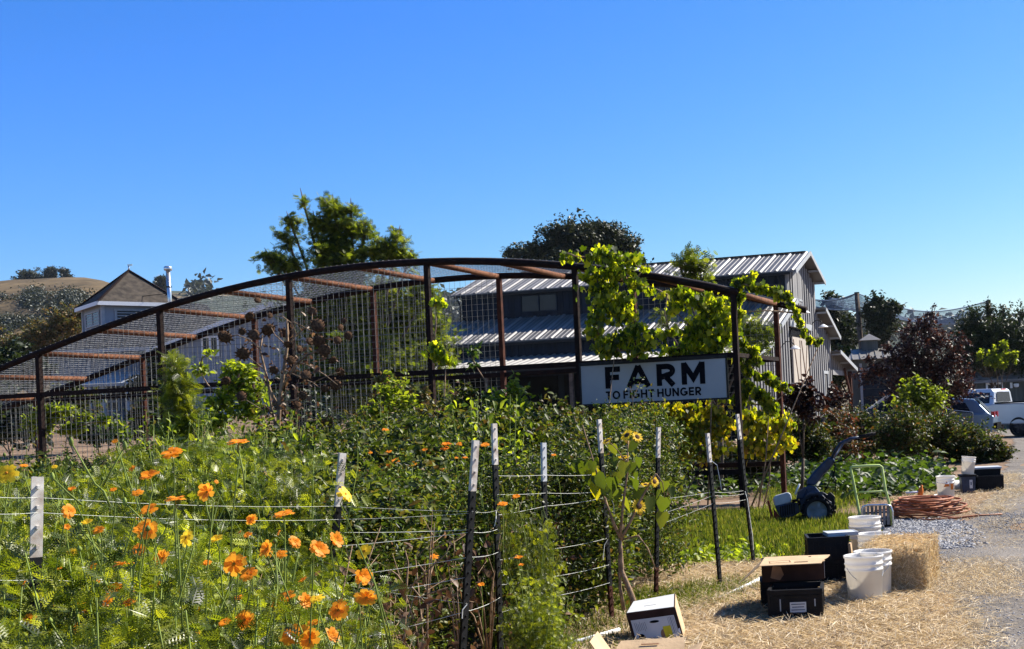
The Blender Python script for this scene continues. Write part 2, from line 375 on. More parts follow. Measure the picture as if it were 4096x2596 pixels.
# ================================================================== ground
def axis(spec):
    a = [spec[0][0]]
    for s0, s1, st in spec:
        while a[-1] < s1 - 1e-6: a.append(min(s1, a[-1] + st))
    return a
def sheet(name, xs, ys, zf, m, kind='structure'):
    nx, ny = len(xs), len(ys)
    vs = [(x, y, zf(x, y)) for y in ys for x in xs]
    fs = [(j*nx+i, j*nx+i+1, (j+1)*nx+i+1, (j+1)*nx+i) for j in range(ny-1) for i in range(nx-1)]
    me = bpy.data.meshes.new(name); me.from_pydata(vs, [], fs); me.materials.append(m)
    for p in me.polygons: p.use_smooth = True
    o = bpy.data.objects.new(name, me); COL.objects.link(o); o['kind'] = kind
    return o
def rampmat(name, stops, scale, detail=8, rough=.95, bump=.4, bscale=12, mix=None):
    m, n, l, p = nt(name); p.inputs['Roughness'].default_value = rough; p.inputs['Specular IOR Level'].default_value = .15
    tc = n.new('ShaderNodeTexCoord')
    a = n.new('ShaderNodeTexNoise'); a.inputs['Scale'].default_value = scale; a.inputs['Detail'].default_value = detail; a.inputs['Roughness'].default_value = .65
    l.new(tc.outputs['Object'], a.inputs['Vector'])
    rp = n.new('ShaderNodeValToRGB'); e = rp.color_ramp.elements
    while len(e) < len(stops): e.new(.5)
    for i, (pos, c) in enumerate(stops): e[i].position = pos; e[i].color = (*c, 1)
    l.new(a.outputs['Fac'], rp.inputs[0])
    f = n.new('ShaderNodeTexNoise'); f.inputs['Scale'].default_value = bscale; f.inputs['Detail'].default_value = 6
    l.new(tc.outputs['Object'], f.inputs['Vector'])
    mm = n.new('ShaderNodeMix'); mm.data_type = 'RGBA'; mm.blend_type = 'MULTIPLY'; mm.inputs[0].default_value = .6
    r2 = n.new('ShaderNodeValToRGB'); r2.color_ramp.elements[0].position = .3; r2.color_ramp.elements[1].position = .7
    r2.color_ramp.elements[0].color = (.5, .5, .5, 1); r2.color_ramp.elements[1].color = (1.25, 1.25, 1.25, 1)
    l.new(f.outputs['Fac'], r2.inputs[0]); l.new(rp.outputs[0], mm.inputs[6]); l.new(r2.outputs[0], mm.inputs[7])
    l.new(mm.outputs[2], p.inputs['Base Color'])
    b = n.new('ShaderNodeBump'); b.inputs['Strength'].default_value = bump; b.inputs['Distance'].default_value = .05
    l.new(f.outputs['Fac'], b.inputs['Height']); l.new(b.outputs[0], p.inputs['Normal'])
    return m
M_soil = rampmat('brown_garden_soil', [(.3, (.10, .065, .04)), (.5, (.19, .125, .08)), (.7, (.29, .20, .13))], .8, bscale=14)
M_path = rampmat('gravelly_dirt', [(.3, (.105, .092, .080)), (.5, (.165, .147, .13)), (.7, (.24, .215, .19))], 1.2, bscale=40, bump=.5)
M_hill = rampmat('dry_grass_hillside', [(.36, (.045, .042, .025)), (.48, (.085, .062, .034)), (.60, (.15, .107, .056)), (.75, (.12, .09, .045))], .045, bscale=.3, bump=.2)
M_ridge = rampmat('wooded_ridge', [(.40, (.045, .06, .045)), (.52, (.06, .075, .05)), (.58, (.22, .17, .10)), (.7, (.05, .065, .045))], .012, bscale=.15, bump=.6)
xs = axis([(-1500, -200, 100), (-200, -60, 20), (-60, -16, 4), (-16, 12, .5), (12, 60, 4), (60, 200, 20), (200, 1500, 100)])
ys = axis([(-20, 0, 2), (0, 34, .5), (34, 110, 4), (110, 300, 20), (300, 1300, 100)])
sheet('ground', xs, ys, g, M_soil)
# dirt path along the right
def pathz(off): return lambda x, y: g(x, y) + off
def poly_sheet(name, pts, m, off, kind='structure', jag=.12):
    """a ragged-edged sheet over a ground outline given in metres"""
    o2 = []
    n = len(pts)
    for i in range(n):
        a = pts[i]; b = pts[(i+1) % n]; L = math.dist(a, b); k = max(1, int(L / .35))
        if L > 30: k = 24
        for j in range(k):
            t = j / k; x = a[0] + (b[0]-a[0])*t; y = a[1] + (b[1]-a[1])*t
            o2.append((x + rnd.uniform(-jag, jag), y + rnd.uniform(-jag, jag)))
    bm = bmesh.new()
    vs = [bm.verts.new((x, y, 0)) for x, y in o2]
    bm.faces.new(vs); bmesh.ops.triangulate(bm, faces=bm.faces[:])
    bmesh.ops.subdivide_edges(bm, edges=[e for e in bm.edges if e.calc_length() > 1.5], cuts=3, use_grid_fill=False)
    bmesh.ops.triangulate(bm, faces=bm.faces[:])
    for v in bm.verts: v.co.z = g(v.co.x, v.co.y) + off
    bm.normal_update()
    for f in bm.faces:
        if f.normal.z < 0: f.normal_flip()
    me = bpy.data.meshes.new(name); bm.to_mesh(me); bm.free(); me.materials.append(m)
    o = bpy.data.objects.new(name, me); COL.objects.link(o)
    if kind: o['kind'] = kind
    return o
M_litter = rampmat('straw_litter', [(.3, (.26, .17, .09)), (.5, (.42, .29, .17)), (.7, (.54, .40, .25))], 3.5, bscale=60, bump=.8)
edge = [gp(*q).xy for q in [(3560, 2500), (3640, 2420), (3800, 2200), (3890, 2090), (3990, 1960), (4030, 1860), (4060, 1760)]]
poly_sheet('path', [(0.2, 2), (.45, 6.5)] + [tuple(e) for e in edge] + [(9.5, 60), (12, 75), (30, 75), (30, 2)], M_path, .008)

lit = [gp(*q).xy for q in [(2380,2640),(2600,2480),(2640,2400),(2640,2330),(2720,2284),(3000,2268),(3200,2295),(3560,2300),(3700,2330),(3800,2420),(3860,2640)]]
poly_sheet('straw_litter', [tuple(e) for e in lit], M_litter, .012, 'stuff', .1)
# ================================================================== hills
def ridge(name, pts, D0, D1, D2, m, amp, x0=-2600, x1=7000, seed=1, back=160):
    X = [p[0] for p in pts]; Y = [p[1] for p in pts]
    cols = np.arange(x0, x1, 70.0); vs = []; fs = []
    r_ = np.random.default_rng(seed); n1 = r_.normal(size=len(cols)); n1 = np.convolve(n1, np.ones(4)/4, 'same')
    rows = [0, .12, .25, .4, .55, .7, .82, .92, 1.0, 1.15, 1.5]
    ph = r_.uniform(0, 6, 6)
    for i, c in enumerate(cols):
        py = float(np.interp(c, X, Y)) + n1[i] * amp * .3
        top = at(c, py, D1); cx = top.x / D1
        for t in rows:
            D = D0 + (D1 - D0) * t if t <= 1 else D1 + (t - 1) * (D2 - D1) * 2
            sh = math.sin(min(t, 1) * math.pi / 2) ** 1.15 if t <= 1 else max(0, 1 - (t - 1) * 1.1)
            x = cx * D
            z = -2 + (top.z + 2) * sh + (amp * .06 * (math.sin(x*.03+ph[0]) + math.sin(D*.045+x*.012+ph[1])) * (1 - abs(2*min(t,1)-1)) if t < 1 else 0) * 3
            vs.append((x, D, z))
    k = len(rows)
    for i in range(len(cols)-1):
        for j in range(k-1): fs.append((i*k+j, (i+1)*k+j, (i+1)*k+j+1, i*k+j+1))
    me = bpy.data.meshes.new(name); me.from_pydata(vs, [], fs); me.materials.append(m)
    for p in me.polygons: p.use_smooth = True
    o = bpy.data.objects.new(name, me); COL.objects.link(o); o['kind'] = 'structure'
    return o
hill_o = ridge('hill', [(-2600, 1320), (-900, 1240), (-300, 1190), (0, 1167), (150, 1152), (320, 1137), (430, 1152), (560, 1200), (700, 1265), (900, 1345), (1100, 1430), (1300, 1530), (1600, 1640), (7000, 1660)],
      170, 400, 560, M_hill, 14, seed=3)
far_o = ridge('far_hill', [(-2600, 1200), (500, 1172), (800, 1182), (1300, 1205), (1850, 1240), (1950, 1240), (2500, 1300), (3300, 1312), (3600, 1318), (4100, 1332), (7000, 1345)],
      600, 950, 1300, M_ridge, 10, seed=5)

# ================================================================== house with the pyramid tower
def bx(mb, x0, x1, y0, y1, z0, z1): return mb.box(((x0+x1)/2, (y0+y1)/2, (z0+z1)/2), (abs(x1-x0), abs(y1-y0), abs(z1-z0)))
HD = 74.0
def hx(px, D=HD, py=1500): return at(px, py, D).x
def hz(px, py, D=HD): return at(px, py, D).z
hbase = gat(600, HD)
house = thing('farmhouse', 'pale blue grey farmhouse with a brown pyramid roofed tower and steel chimney pipe', 'house', (hx(600), HD, 2.3))
L0, L1, L2 = hx(200), hx(642), hx(1230)
zE = hz(400, 1400)                     # eave of the main block
mb = MB(); bx(mb, L0, L1, HD, HD+9, 1.0, zE); mb.build('wall', M['house_blue'], house, True)
# ground floor trim boards
mb = MB()
for px in (362, 405, 508, 636):
    x = hx(px); bx(mb, x-.09, x+.09, HD-.14, HD-.003, 1.6, zE-1.5 if px in (405, 508) else zE)
mb.build('corner_board', M['trim'], house, True)
mb = MB(); x0, x1 = hx(420, HD, 1600), hx(475, HD, 1600); z0, z1 = hz(440, 1640), hz(440, 1572)
bx(mb, x0, x1, HD-.05, HD+.02, z0, z1); wdw = mb.build('window', M['glass'], house, True)
mb = MB()
for a in (x0-.05, (x0+x1)/2, x1+.05): bx(mb, a-.05, a+.05, HD-.10, HD-.052, z0-.08, z1+.08)
for zz in (z0-.05, (z0+z1)/2, z1+.05): bx(mb, x0, x1, HD-.09, HD-.053, zz-.045, zz+.045)
fr = mb.build('window_frame', M['trim'], wdw); 
for v in fr.data.vertices: v.co -= house.location
mb = MB(); x0, x1 = hx(432, HD, 1650), hx(505, HD, 1650); bx(mb, x0+1.0, x1-.1, HD-.06, HD+.01, hz(470, 1692), hz(470, 1560)); mb.build('door', M['house_blue'], house, True)
# entry porch roof
mb = MB(); y0 = HD - 2.2; a, b = hx(266, y0, 1548), hx(545, y0, 1540); zt, zb = hz(400, 1512), hz(400, 1545)
mb.hexa([(a, y0, zb-.12), (b, y0, zb-.12), (b-.3, HD, zb-.12), (a+1, HD, zb-.12), (a, y0, zb+.05), (b, y0, zb+.05), (b-.9, HD, zt+.3), (a+1.6, HD, zt+.3)])
mb.build('porch_roof', M['trim'], house, True)
mb = MB()
for px in (408, 505):
    x = hx(px, y0, 1620); bx(mb, x-.11, x+.11, y0+.15, y0+.37, 1.4, zb-.125)
for i, part in enumerate([mb]): part.build('porch_post', M['trim'], house, True)
mb = MB(); bx(mb, a+.4, b, y0, HD-.16, 1.2, 2.15); mb.build('porch_floor', M['stone'], house, True)
# main hip roof, flared at the eave
mb = MB(); e0, e1 = hx(115, HD-.6, 1390), L1+.5
def ring(x0, x1, y0, y1, z): return [(x0, y0, z), (x1, y0, z), (x1, y1, z), (x0, y1, z)]
r0 = ring(e0, e1, HD-.7, HD+10, zE-.05); r1 = ring(e0+2.2, e1-.1, HD+.9, HD+8.6, zE+.85); r2 = ring(e0+6, e1-.1, HD+4.0, HD+5.5, zE+3.0)
for ra, rb in ((r0, r1), (r1, r2)):
    mb.add(ra + rb, [(0,1,5,4), (1,2,6,5), (2,3,7,6), (3,0,4,7)])
mb.add(r2, [(0,1,2,3)]); mb.add(r0, [(3,2,1,0)])
mb.build('roof', M['shaded_shingle'], house, True)
mb = MB(); bx(mb, e0, e1, HD-.76, HD-.702, zE-.20, zE+.02); bx(mb, e0-.06, e0-.002, HD-.76, HD+10, zE-.2, zE+.02); mb.build('gutter', M['trim'], house, True)
# tower
TC = at(525, 1290, 80.0)
apex = at(525, 1083, 80.0).z; te = at(525, 1228, 80.0).z; tb = te - 3.6
Tm = Matrix.Translation((TC.x, 80.0, 0)) @ Matrix.Rotation(R(44), 4, 'Z')
hh = 2.22
mb = MB(); mb.box((0, 0, (te+tb)/2), (2*hh, 2*hh, te-tb), Tm); tw = mb.build('tower_wall', M['house_wall'], house, True)
mb = MB()
for sx, sy in ((1,1),(1,-1),(-1,1),(-1,-1)): mb.box((sx*hh, sy*hh, (te+tb)/2), (.18, .18, te-tb-.01), Tm)
mb.build('tower_trim', M['trim'], house, True)
mb = MB(); rr = hh + .35
mb.add([(-rr,-rr,te),(rr,-rr,te),(rr,rr,te),(-rr,rr,te),(0,0,apex)], [(0,1,4),(1,2,4),(2,3,4),(3,0,4),(3,2,1,0)], Tm)
mb.build('tower_roof', M['shingle'], house, True)
mb = MB()
for k in range(4):
    Rk = Tm @ Matrix.Rotation(k*math.pi/2, 4, 'Z'); mb.box((0, -rr-.03, te-.05), (2*rr+.12, .06, .24), Rk)
mb.build('tower_fascia', M['white_paint'], house, True)
mb = MB()
for k in range(4):
    Rk = Tm @ Matrix.Rotation(k*math.pi/2, 4, 'Z')
    mb.beam(Rk @ Vector((rr+.02, rr+.02, te+.03)), Rk @ Vector((0, 0, apex+.04)), .14, .09)
mb.build('ridge_cap', M['rust_dark'], house, True)
for k in (0, 3):
    Rk = Tm @ Matrix.Rotation(k*math.pi/2, 4, 'Z')
    mb = MB()
    for c in (-.75, .75): mb.box((c, -hh-.02, te-.85), (1.3, .03, .75), Rk)
    wv = mb.build('louvre_window', M['glass'], house, True)
    mb = MB(); mb.box((0, -hh-.04, te-.42), (3.2, .06, .1), Rk); mb.box((0, -hh-.04, te-1.28), (3.2, .06, .1), Rk)
    for c in (-1.5, 0, 1.5): mb.box((c, -hh-.045, te-.85), (.12, .05, .76), Rk)
    for q in range(4): mb.box((0, -hh-.042, te-.6-.18*q), (2.9, .012, .05), Rk)
    f2 = mb.build('window_frame', M['trim'], wv)
    for v in f2.data.vertices: v.co -= house.location
mb = MB(); p = Vector((TC.x, 80, apex)); mb.tube([p, p+Vector((0,0,.35))], .05); mb.box(p+Vector((.08,0,.38)), (.3,.06,.12)); mb.build('finial', M['steel'], house, True)
mb = MB(); c0 = at(680, 1215, 78.0); c1 = at(672, 1082, 78.0); c0.z -= 1.5
mb.tube([c0, c1], .13, 12); mb.lathe([(.0, 0), (.22, 0), (.24, .08), (.24, .2), (.2, .26), (0, .3)], 12, Matrix.Translation(c1)); mb.build('chimney_pipe', M['steel'], house, True)
mb = MB()
for t in (.35, .7): q = c0.lerp(c1, t); mb.tube([q, q+Vector((0,0,.08))], .15, 12)
for dx in (-1.3, .5): mb.tube([c0.lerp(c1, .6), Vector((c0.x+dx-1.2, 78.8, te+.5))], .02, 4)
mb.build('pipe_collar', M['dark'], house, True)
# gable wing
GD = 72.0; ex0, ex1 = hx(640, GD), hx(1580, GD); ze = hz(642, 1408, GD); xm = (ex0+ex1)/2; zp = ze + 2.4
mb = MB()
mb.add([(ex0, GD, 1), (ex1, GD, 1), (ex1, GD, ze), (xm, GD, zp), (ex0, GD, ze), (ex0, GD+10, 1), (ex1, GD+10, 1), (ex1, GD+10, ze), (xm, GD+10, zp), (ex0, GD+10, ze)],
       [(0,1,2,3,4), (9,8,7,6,5), (0,5,6,1), (1,6,7,2), (2,7,8,3), (3,8,9,4), (4,9,5,0)])
wing = mb.build('wing_wall', M['house_wall'], house, True)
mb = MB()
for sx, xa in ((1, ex0), (-1, ex1)):
    sl = (zp-ze)/(xm-ex0); o_ = .5
    xa2 = xa - sx*o_; za = ze - sl*o_ + .06
    mb.hexa([(xa2, GD-.5, za), (xm, GD-.5, zp+.06), (xm, GD+10.4, zp+.06), (xa2, GD+10.4, za), (xa2, GD-.5, za+.2), (xm, GD-.5, zp+.26), (xm, GD+10.4, zp+.26), (xa2, GD+10.4, za+.2)])
mb.build('wing_roof', M['shingle_grey'], house, True)
mb = MB()
for sx, xa in ((1, ex0), (-1, ex1)):
    sl = (zp-ze)/(xm-ex0); a_ = Vector((xa-sx*.5, GD-.53, ze-sl*.5+.1)); b_ = Vector((xm, GD-.53, zp+.1)); mb.beam(a_, b_, .06, .3)
mb.build('rake_board', M['white_paint'], house, True)
mb = MB()
x = ex0+.4
while x < ex1:
    zt = ze + (zp-ze)*(1-abs(x-xm)/(xm-ex0)); bx(mb, x-.03, x+.03, GD-.035, GD-.003, 1.2, zt); x += .41
mb.build('siding_batten', M['house_wall'], house, True)
x0, x1 = hx(815, GD, 1385), hx(872, GD, 1385); z0, z1 = hz(840, 1420, GD), hz(840, 1352, GD)
mb = MB(); bx(mb, x0, x1, GD-.06, GD-.04, z0, z1); wv = mb.build('window', M['glass'], house, True)
mb = MB()
for a in (x0-.05, (x0+x1)/2, x1+.05): bx(mb, a-.05, a+.05, GD-.12, GD-.062, z0-.1, z1+.1)
for zz in (z0-.05, z1+.05): bx(mb, x0, x1, GD-.11, GD-.063, zz-.05, zz+.05)
f2 = mb.build('window_frame', M['white_paint'], wv)
for v in f2.data.vertices: v.co -= house.location

# ================================================================== barn
bu = Vector((.97, -.243, 0)).normalized(); bw = Vector((.243, .97, 0)).normalized()
BP = O + ray(3150, 1640) * 73.0
BP.z = 0
# barn frame: local x = distance back along the length (0 at the end wall, negative into the building), y = across, z = up
BM = Matrix(((bu.x, bw.x, 0, BP.x), (bu.y, bw.y, 0, BP.y), (0, 0, 1, 0), (0, 0, 0, 1)))
barn = thing('barn', 'large blue grey three tiered barn with galvanised roofs and a pale sliding door', 'barn', (BP.x, BP.y, 1.0))
LEN = -21.6; GZ = -.1
m0, m1, me_, mr = .85, 8.15, 9.85, 11.25        # monitor walls, eave, ridge
c_ = (m0+m1)/2
a0, a1 = -3.0, 12.1                              # middle tier walls
at_, ae = 8.0, 6.42                              # middle roof top, eave
p0, p1 = -7.6, 17.9                              # porch outer edges
pt, pe = 5.35, 4.45
mb = MB()
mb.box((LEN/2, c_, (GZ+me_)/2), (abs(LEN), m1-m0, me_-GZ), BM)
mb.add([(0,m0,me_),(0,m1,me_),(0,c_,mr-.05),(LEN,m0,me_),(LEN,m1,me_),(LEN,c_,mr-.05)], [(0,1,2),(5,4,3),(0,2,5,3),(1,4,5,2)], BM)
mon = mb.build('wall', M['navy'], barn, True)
mb = MB()
mb.add([(0-.006,a0,GZ),(0-.006,m0,GZ),(-.006,m0,at_),(-.006,a0,ae+.03),(LEN+.006,a0,GZ),(LEN+.006,m0,GZ),(LEN+.006,m0,at_),(LEN+.006,a0,ae+.03)], [(0,1,2,3),(7,6,5,4),(0,3,7,4),(3,2,6,7),(0,4,5,1)], BM)
mb.add([(-.006,m1,GZ),(-.006,a1,GZ),(-.006,a1,ae+.03),(-.006,m1,at_),(LEN+.006,m1,GZ),(LEN+.006,a1,GZ),(LEN+.006,a1,ae+.03),(LEN+.006,m1,at_)], [(0,1,2,3),(7,6,5,4),(1,5,6,2),(2,6,7,3)], BM)
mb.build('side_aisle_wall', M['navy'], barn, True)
# board and batten skins: pale weathered on the end wall, dark on the long wall
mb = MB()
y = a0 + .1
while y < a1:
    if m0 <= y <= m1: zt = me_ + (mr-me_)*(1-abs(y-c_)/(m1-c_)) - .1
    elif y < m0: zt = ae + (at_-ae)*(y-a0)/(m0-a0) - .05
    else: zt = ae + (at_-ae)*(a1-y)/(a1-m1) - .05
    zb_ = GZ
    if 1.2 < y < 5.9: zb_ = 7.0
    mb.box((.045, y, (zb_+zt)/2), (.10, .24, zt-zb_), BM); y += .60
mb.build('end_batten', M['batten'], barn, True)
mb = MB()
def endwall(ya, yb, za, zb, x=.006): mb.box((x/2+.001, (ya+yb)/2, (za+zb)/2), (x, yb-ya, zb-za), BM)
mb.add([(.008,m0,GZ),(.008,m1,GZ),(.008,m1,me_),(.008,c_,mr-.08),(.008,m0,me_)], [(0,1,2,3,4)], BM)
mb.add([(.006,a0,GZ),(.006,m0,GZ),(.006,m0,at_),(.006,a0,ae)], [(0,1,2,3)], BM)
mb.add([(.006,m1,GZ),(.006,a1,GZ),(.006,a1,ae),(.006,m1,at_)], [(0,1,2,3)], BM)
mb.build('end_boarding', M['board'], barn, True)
mb = MB()
x = -.3
while x > LEN:
    mb.box((x, m0-.02, (at_+me_)/2), (.09, .04, me_-at_-.02), BM)
    mb.box((x, a0-.02, (pt+ae)/2), (.09, .04, ae-pt-.1), BM)
    x -= .42
mb.box((LEN/2, m0-.025, at_+.42), (abs(LEN), .045, .10), BM)
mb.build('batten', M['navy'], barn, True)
def roof_plane(ya, za, yb, zb, x0, x1, nm='roof', step=1.0, thick=.12):
    """a sheet metal roof slope from the eave (ya,za) to the top (yb,zb)"""
    mb = MB(); mb.cur = 0
    mb.add([(x0,ya,za),(x1,ya,za),(x1,yb,zb),(x0,yb,zb),(x0,ya,za+thick),(x1,ya,za+thick),(x1,yb,zb+thick),(x0,yb,zb+thick)],
           [(0,3,2,1),(4,5,6,7),(0,1,5,4),(1,2,6,5),(2,3,7,6),(3,0,4,7)], BM)
    d = Vector((0, yb-ya, zb-za)).normalized(); n = Vector((0, -d.z, d.y)); n = n if n.z > 0 else -n
    mb.cur = 1
    x = max(x0, x1) - .25; lo = min(x0, x1)
    while x > lo:
        A_ = Vector((x, ya, za+thick)); B_ = Vector((x, yb, zb+thick))
        for wv_, hv_ in ((.13, .07),):
            vs = []
            for P_ in (A_, B_):
                vs += [P_+Vector((-wv_,0,0)), P_+Vector((-wv_*.35,0,0))+n*hv_, P_+Vector((wv_*.35,0,0))+n*hv_, P_+Vector((wv_,0,0))]
            mb.add(vs, [(0,1,5,4),(1,2,6,5),(2,3,7,6),(0,3,2,1),(4,5,6,7)], BM)
        for q in (1/3, 2/3):
            xq = x - step*q
            if xq > lo: mb.add([Vector((xq-.04,ya,za+thick)), Vector((xq,ya,za+thick))+n*.025, Vector((xq+.04,ya,za+thick)), Vector((xq-.04,yb,zb+thick)), Vector((xq,yb,zb+thick))+n*.025, Vector((xq+.04,yb,zb+thick))], [(0,1,4,3),(1,2,5,4)], BM)
        x -= step
    return mb.build(nm, [M['metal_roof'], M['rib']], barn, True)
OV = .75
sl = (mr-me_)/(c_-m0)
roof_plane(m0-.35, me_-sl*.35+.03, c_, mr+.03, LEN-.6, OV)
roof_plane(m1+.35, me_-sl*.35+.03, c_, mr+.03, LEN-.6, OV)
sl2 = (at_-ae)/(m0-a0)
roof_plane(a0-.4, ae-sl2*.4+.04, m0-.002, at_+.04, LEN-.6, OV)
roof_plane(a1+.4, ae-sl2*.4+.04, m1+.002, at_+.04, LEN-.6, OV)
sl3 = (pt-pe)/(a0-p0)
roof_plane(p0, pe, a0-.002, pt, LEN-4.5, .3, 'porch_roof', .5, .1)
roof_plane(p1, pe-.25, a1+.002, pt, LEN, OV, 'porch_roof', 1.0, .1)
mb = MB()
for y_, z_ in ((m0-.38, me_-sl*.35), (a0-.43, ae-sl2*.4), (p0-.03, pe-.02)):
    mb.box(((LEN+.1)/2, y_, z_), (abs(LEN)+OV, .1, .16), BM)
mb.box(((LEN+.1)/2, c_, mr+.20), (abs(LEN)+OV+.1, .3, .06), BM)
mb.build('gutter', M['black_paint'], barn, True)
mb = MB()
def rake(ya, za, yb, zb, x=OV+.03):
    mb.beam(BM @ Vector((x, ya, za)), BM @ Vector((x, yb, zb)), .05, .26)
rake(m0-.35, me_-sl*.35+.06, c_, mr+.08); rake(m1+.35, me_-sl*.35+.06, c_, mr+.08)
rake(a0-.4, ae-sl2*.4+.06, m0-.1, at_+.06); rake(a1+.4, ae-sl2*.4+.06, m1+.1, at_+.06)
rake(p1, pe-.2, a1+.1, pt+.04); rake(p0, pe+.06, a0-.1, pt+.06, .34)
mb.build('rake_board', M['trim'], barn, True)
mb = MB()
for ya, za, yb, zb in ((m1+.35, me_-sl*.35, c_, mr), (a1+.4, ae-sl2*.4, m1, at_), (p1, pe-.25, a1, pt)):
    for t in (.08, .5, .95):
        y_, z_ = ya+(yb-ya)*t, za+(zb-za)*t
        mb.box((OV/2+.05, y_, z_-.07), (OV-.1, .1, .12), BM)
mb.build('outrigger', M['trim'], barn, True)
mb = MB()
for y_ in (m0+.08, m1-.08): mb.box((.05, y_, (at_+me_)/2), (.1, .2, me_-at_-.1), BM)
for y_ in (a0+.08, a1-.08): mb.box((.05, y_, (GZ+ae)/2), (.1, .2, ae-GZ-.1), BM)
mb.build('corner_board', M['batten'], barn, True)
# loft doors under the gable and hinges
mb = MB()
for y_ in (2.85, 4.05): mb.box((.075, y_, 9.35), (.05, 1.05, 2.5 if y_ > 3 else 2.0), BM)
mb.build('loft_door', M['batten'], barn, True)
mb = MB()
for y_ in (2.85, 4.05):
    mb.box((.115, y_, 8.35), (.04, .9, .12), BM); mb.box((.115, y_-.35, 8.0), (.04, .1, .6), BM, rx=.4); mb.box((.115, y_+.35, 8.0), (.04, .1, .6), BM, rx=-.4)
mb.build('loft_bracket', M['trim'], barn, True)
# sliding door with its track, and the open slot beside it
mb = MB(); mb.box((.05, 3.55, (GZ+6.5)/2), (.03, 4.9, 6.5-GZ), BM); mb.build('door_opening', M['dark'], barn, True)
mb = MB(); mb.box((.14, 3.2, (GZ+5.95)/2), (.10, 3.9, 5.95-GZ), BM); dr = mb.build('sliding_door', M['door_white'], barn, True)
mb = MB()
for ya, yb in ((1.4, 3.0), (4.9, 3.4)):
    mb.beam(BM @ Vector((.205, ya, 5.8)), BM @ Vector((.205, yb, 1.4)), .05, .02); mb.beam(BM @ Vector((.205, yb, 5.8)), BM @ Vector((.205, ya if ya > 3 else 2.9, 1.4)), .05, .02)
br = mb.build('door_brace', M['rustline'], dr)
for v in br.data.vertices: v.co -= barn.location
mb = MB(); mb.box((.1, 3.7, 6.75), (.2, 5.6, .38), BM); mb.build('door_track', M['trim'], barn, True)
mb = MB(); mb.box((.06, 10.3, 2.3), (.06, 1.0, 3.0), BM); d2 = mb.build('side_door', M['dark'], barn, True)
mb = MB()
for y_ in (9.7, 10.9): mb.box((.09, y_, 2.3), (.08, .18, 3.2), BM)
mb.box((.09, 10.3, 3.95), (.1, 1.5, .2), BM)
f2 = mb.build('door_frame', M['trim'], d2)
for v in f2.data.vertices: v.co -= barn.location
mb = MB()
for q in range(6): mb.box((-2.6-q*4.2, a0-.03, (GZ+4.2)/2), (3.8, .05, 4.2-GZ), BM)
mb.build('open_bay_shade', M['dark'], barn, True)  # near-black panels paint the deep shade under the porch onto the wall
# gooseneck barn lamps
for y_, z_ in ((2.0, 7.6), (6.9, 7.0), (-.9, 5.3)):
    mb = MB(); pts = [(.05,y_,z_), (.35,y_,z_+.25), (.7,y_,z_+.2), (.85,y_,z_-.05)]
    mb.tube([BM @ Vector(p_) for p_ in pts], .03, 6); lm = mb.build('barn_lamp', M['black_paint'], barn, True)
    mb = MB(); mb.lathe([(.05,.18),(.12,.14),(.32,0),(.34,-.03),(.30,-.01),(.1,.1)], 14, BM @ Matrix.Translation((.85,y_,z_-.2))); sh_ = mb.build('lamp_shade', M['white_paint'], lm)
    for v in sh_.data.vertices: v.co -= barn.location
# windows in the long walls
for x0_, x1_, z0_, z1_, yy in ((-19.0, -16.9, 8.45, 9.35, m0),):
    pass
wl_, wr_ = -17.35, -15.9
for (xa, xb, za, zb, yy) in ((wl_, wr_+.9, 8.55, 9.5, m0), (-8.4, -7.0, 8.7, 9.45, m0)):
    mb = MB(); mb.box(((xa+xb)/2, yy-.05, (za+zb)/2), (xb-xa, .02, zb-za), BM); wv = mb.build('window', M['glass'], barn, True)
    mb = MB()
    for xx in (xa-.06, (xa+xb)/2, xb+.06): mb.box((xx, yy-.09, (za+zb)/2), (.10, .06, zb-za+.2), BM)
    for zz in (za-.06, zb+.06): mb.box(((xa+xb)/2, yy-.085, zz), (xb-xa, .05, .10), BM)
    f2 = mb.build('window_frame', M['navy'], wv)
    for v in f2.data.vertices: v.co -= barn.location
# downpipe, porch posts and beams
mb = MB(); mb.tube([BM @ Vector((LEN-.1, m0-.35, me_-.3)), BM @ Vector((LEN-.05, m0-.12, me_-.7)), BM @ Vector((LEN-.05, m0-.12, at_))], .06, 6)
mb.tube([BM @ Vector((-.4, m0-.35, me_-.2)), BM @ Vector((-.3, m0-.12, me_-.6)), BM @ Vector((-.3, m0-.12, at_))], .06, 6)
mb.build('downpipe', M['black_paint'], barn, True)
for x_ in (-.2, -5.3, -10.5, -15.7, -20.9, -25.5):
    mb = MB(); mb.box((x_, p0+.35, (GZ+pe)/2), (.2, .2, pe-GZ-.1), BM); mb.build('porch_post', M['wood_post'], barn, True)
for x_ in (.3, -5, -10, -15):
    mb = MB(); mb.box((x_, p1-.6, (0+pe-.3)/2), (.26, .26, pe-.3), BM)
    mb.beam(BM @ Vector((x_, p1-.6, 2.4)), BM @ Vector((x_, p1-2.4, 4.3)), .16, .16); mb.build('porch_post', M['rust'], barn, True)
mb = MB(); mb.box((.1, (a1+p1)/2, 4.0), (.12, p1-a1-.4, .35), BM); mb.box((-8, p0+.35, pe-.14), (17, .18, .24), BM); mb.build('porch_beam', M['batten'], barn, True)
mb = MB()
y = a1 + .25
while y < p1-.5:
    zt = pt + (pe-.25-pt)*(y-a1)/(p1-a1); mb.box((.0, y, (4.2+zt)/2), (.05, .24, zt-4.2), BM); y += .60
y = p0 + .35
while y < a0:
    zt = pe + (pt-pe)*(y-p0)/(a0-p0); mb.box((.0, y, (GZ+zt)/2-.01), (.05, .24, zt-GZ), BM); y += .60
mb.build('porch_siding', M['batten'], barn, True)
mb = MB(); mb.box((-.05, (p0+.3+a0)/2, (GZ+pe)/2), (.04, a0-p0-.35, pe-GZ), BM); mb.build('porch_end_wall', M['board'], barn, True)

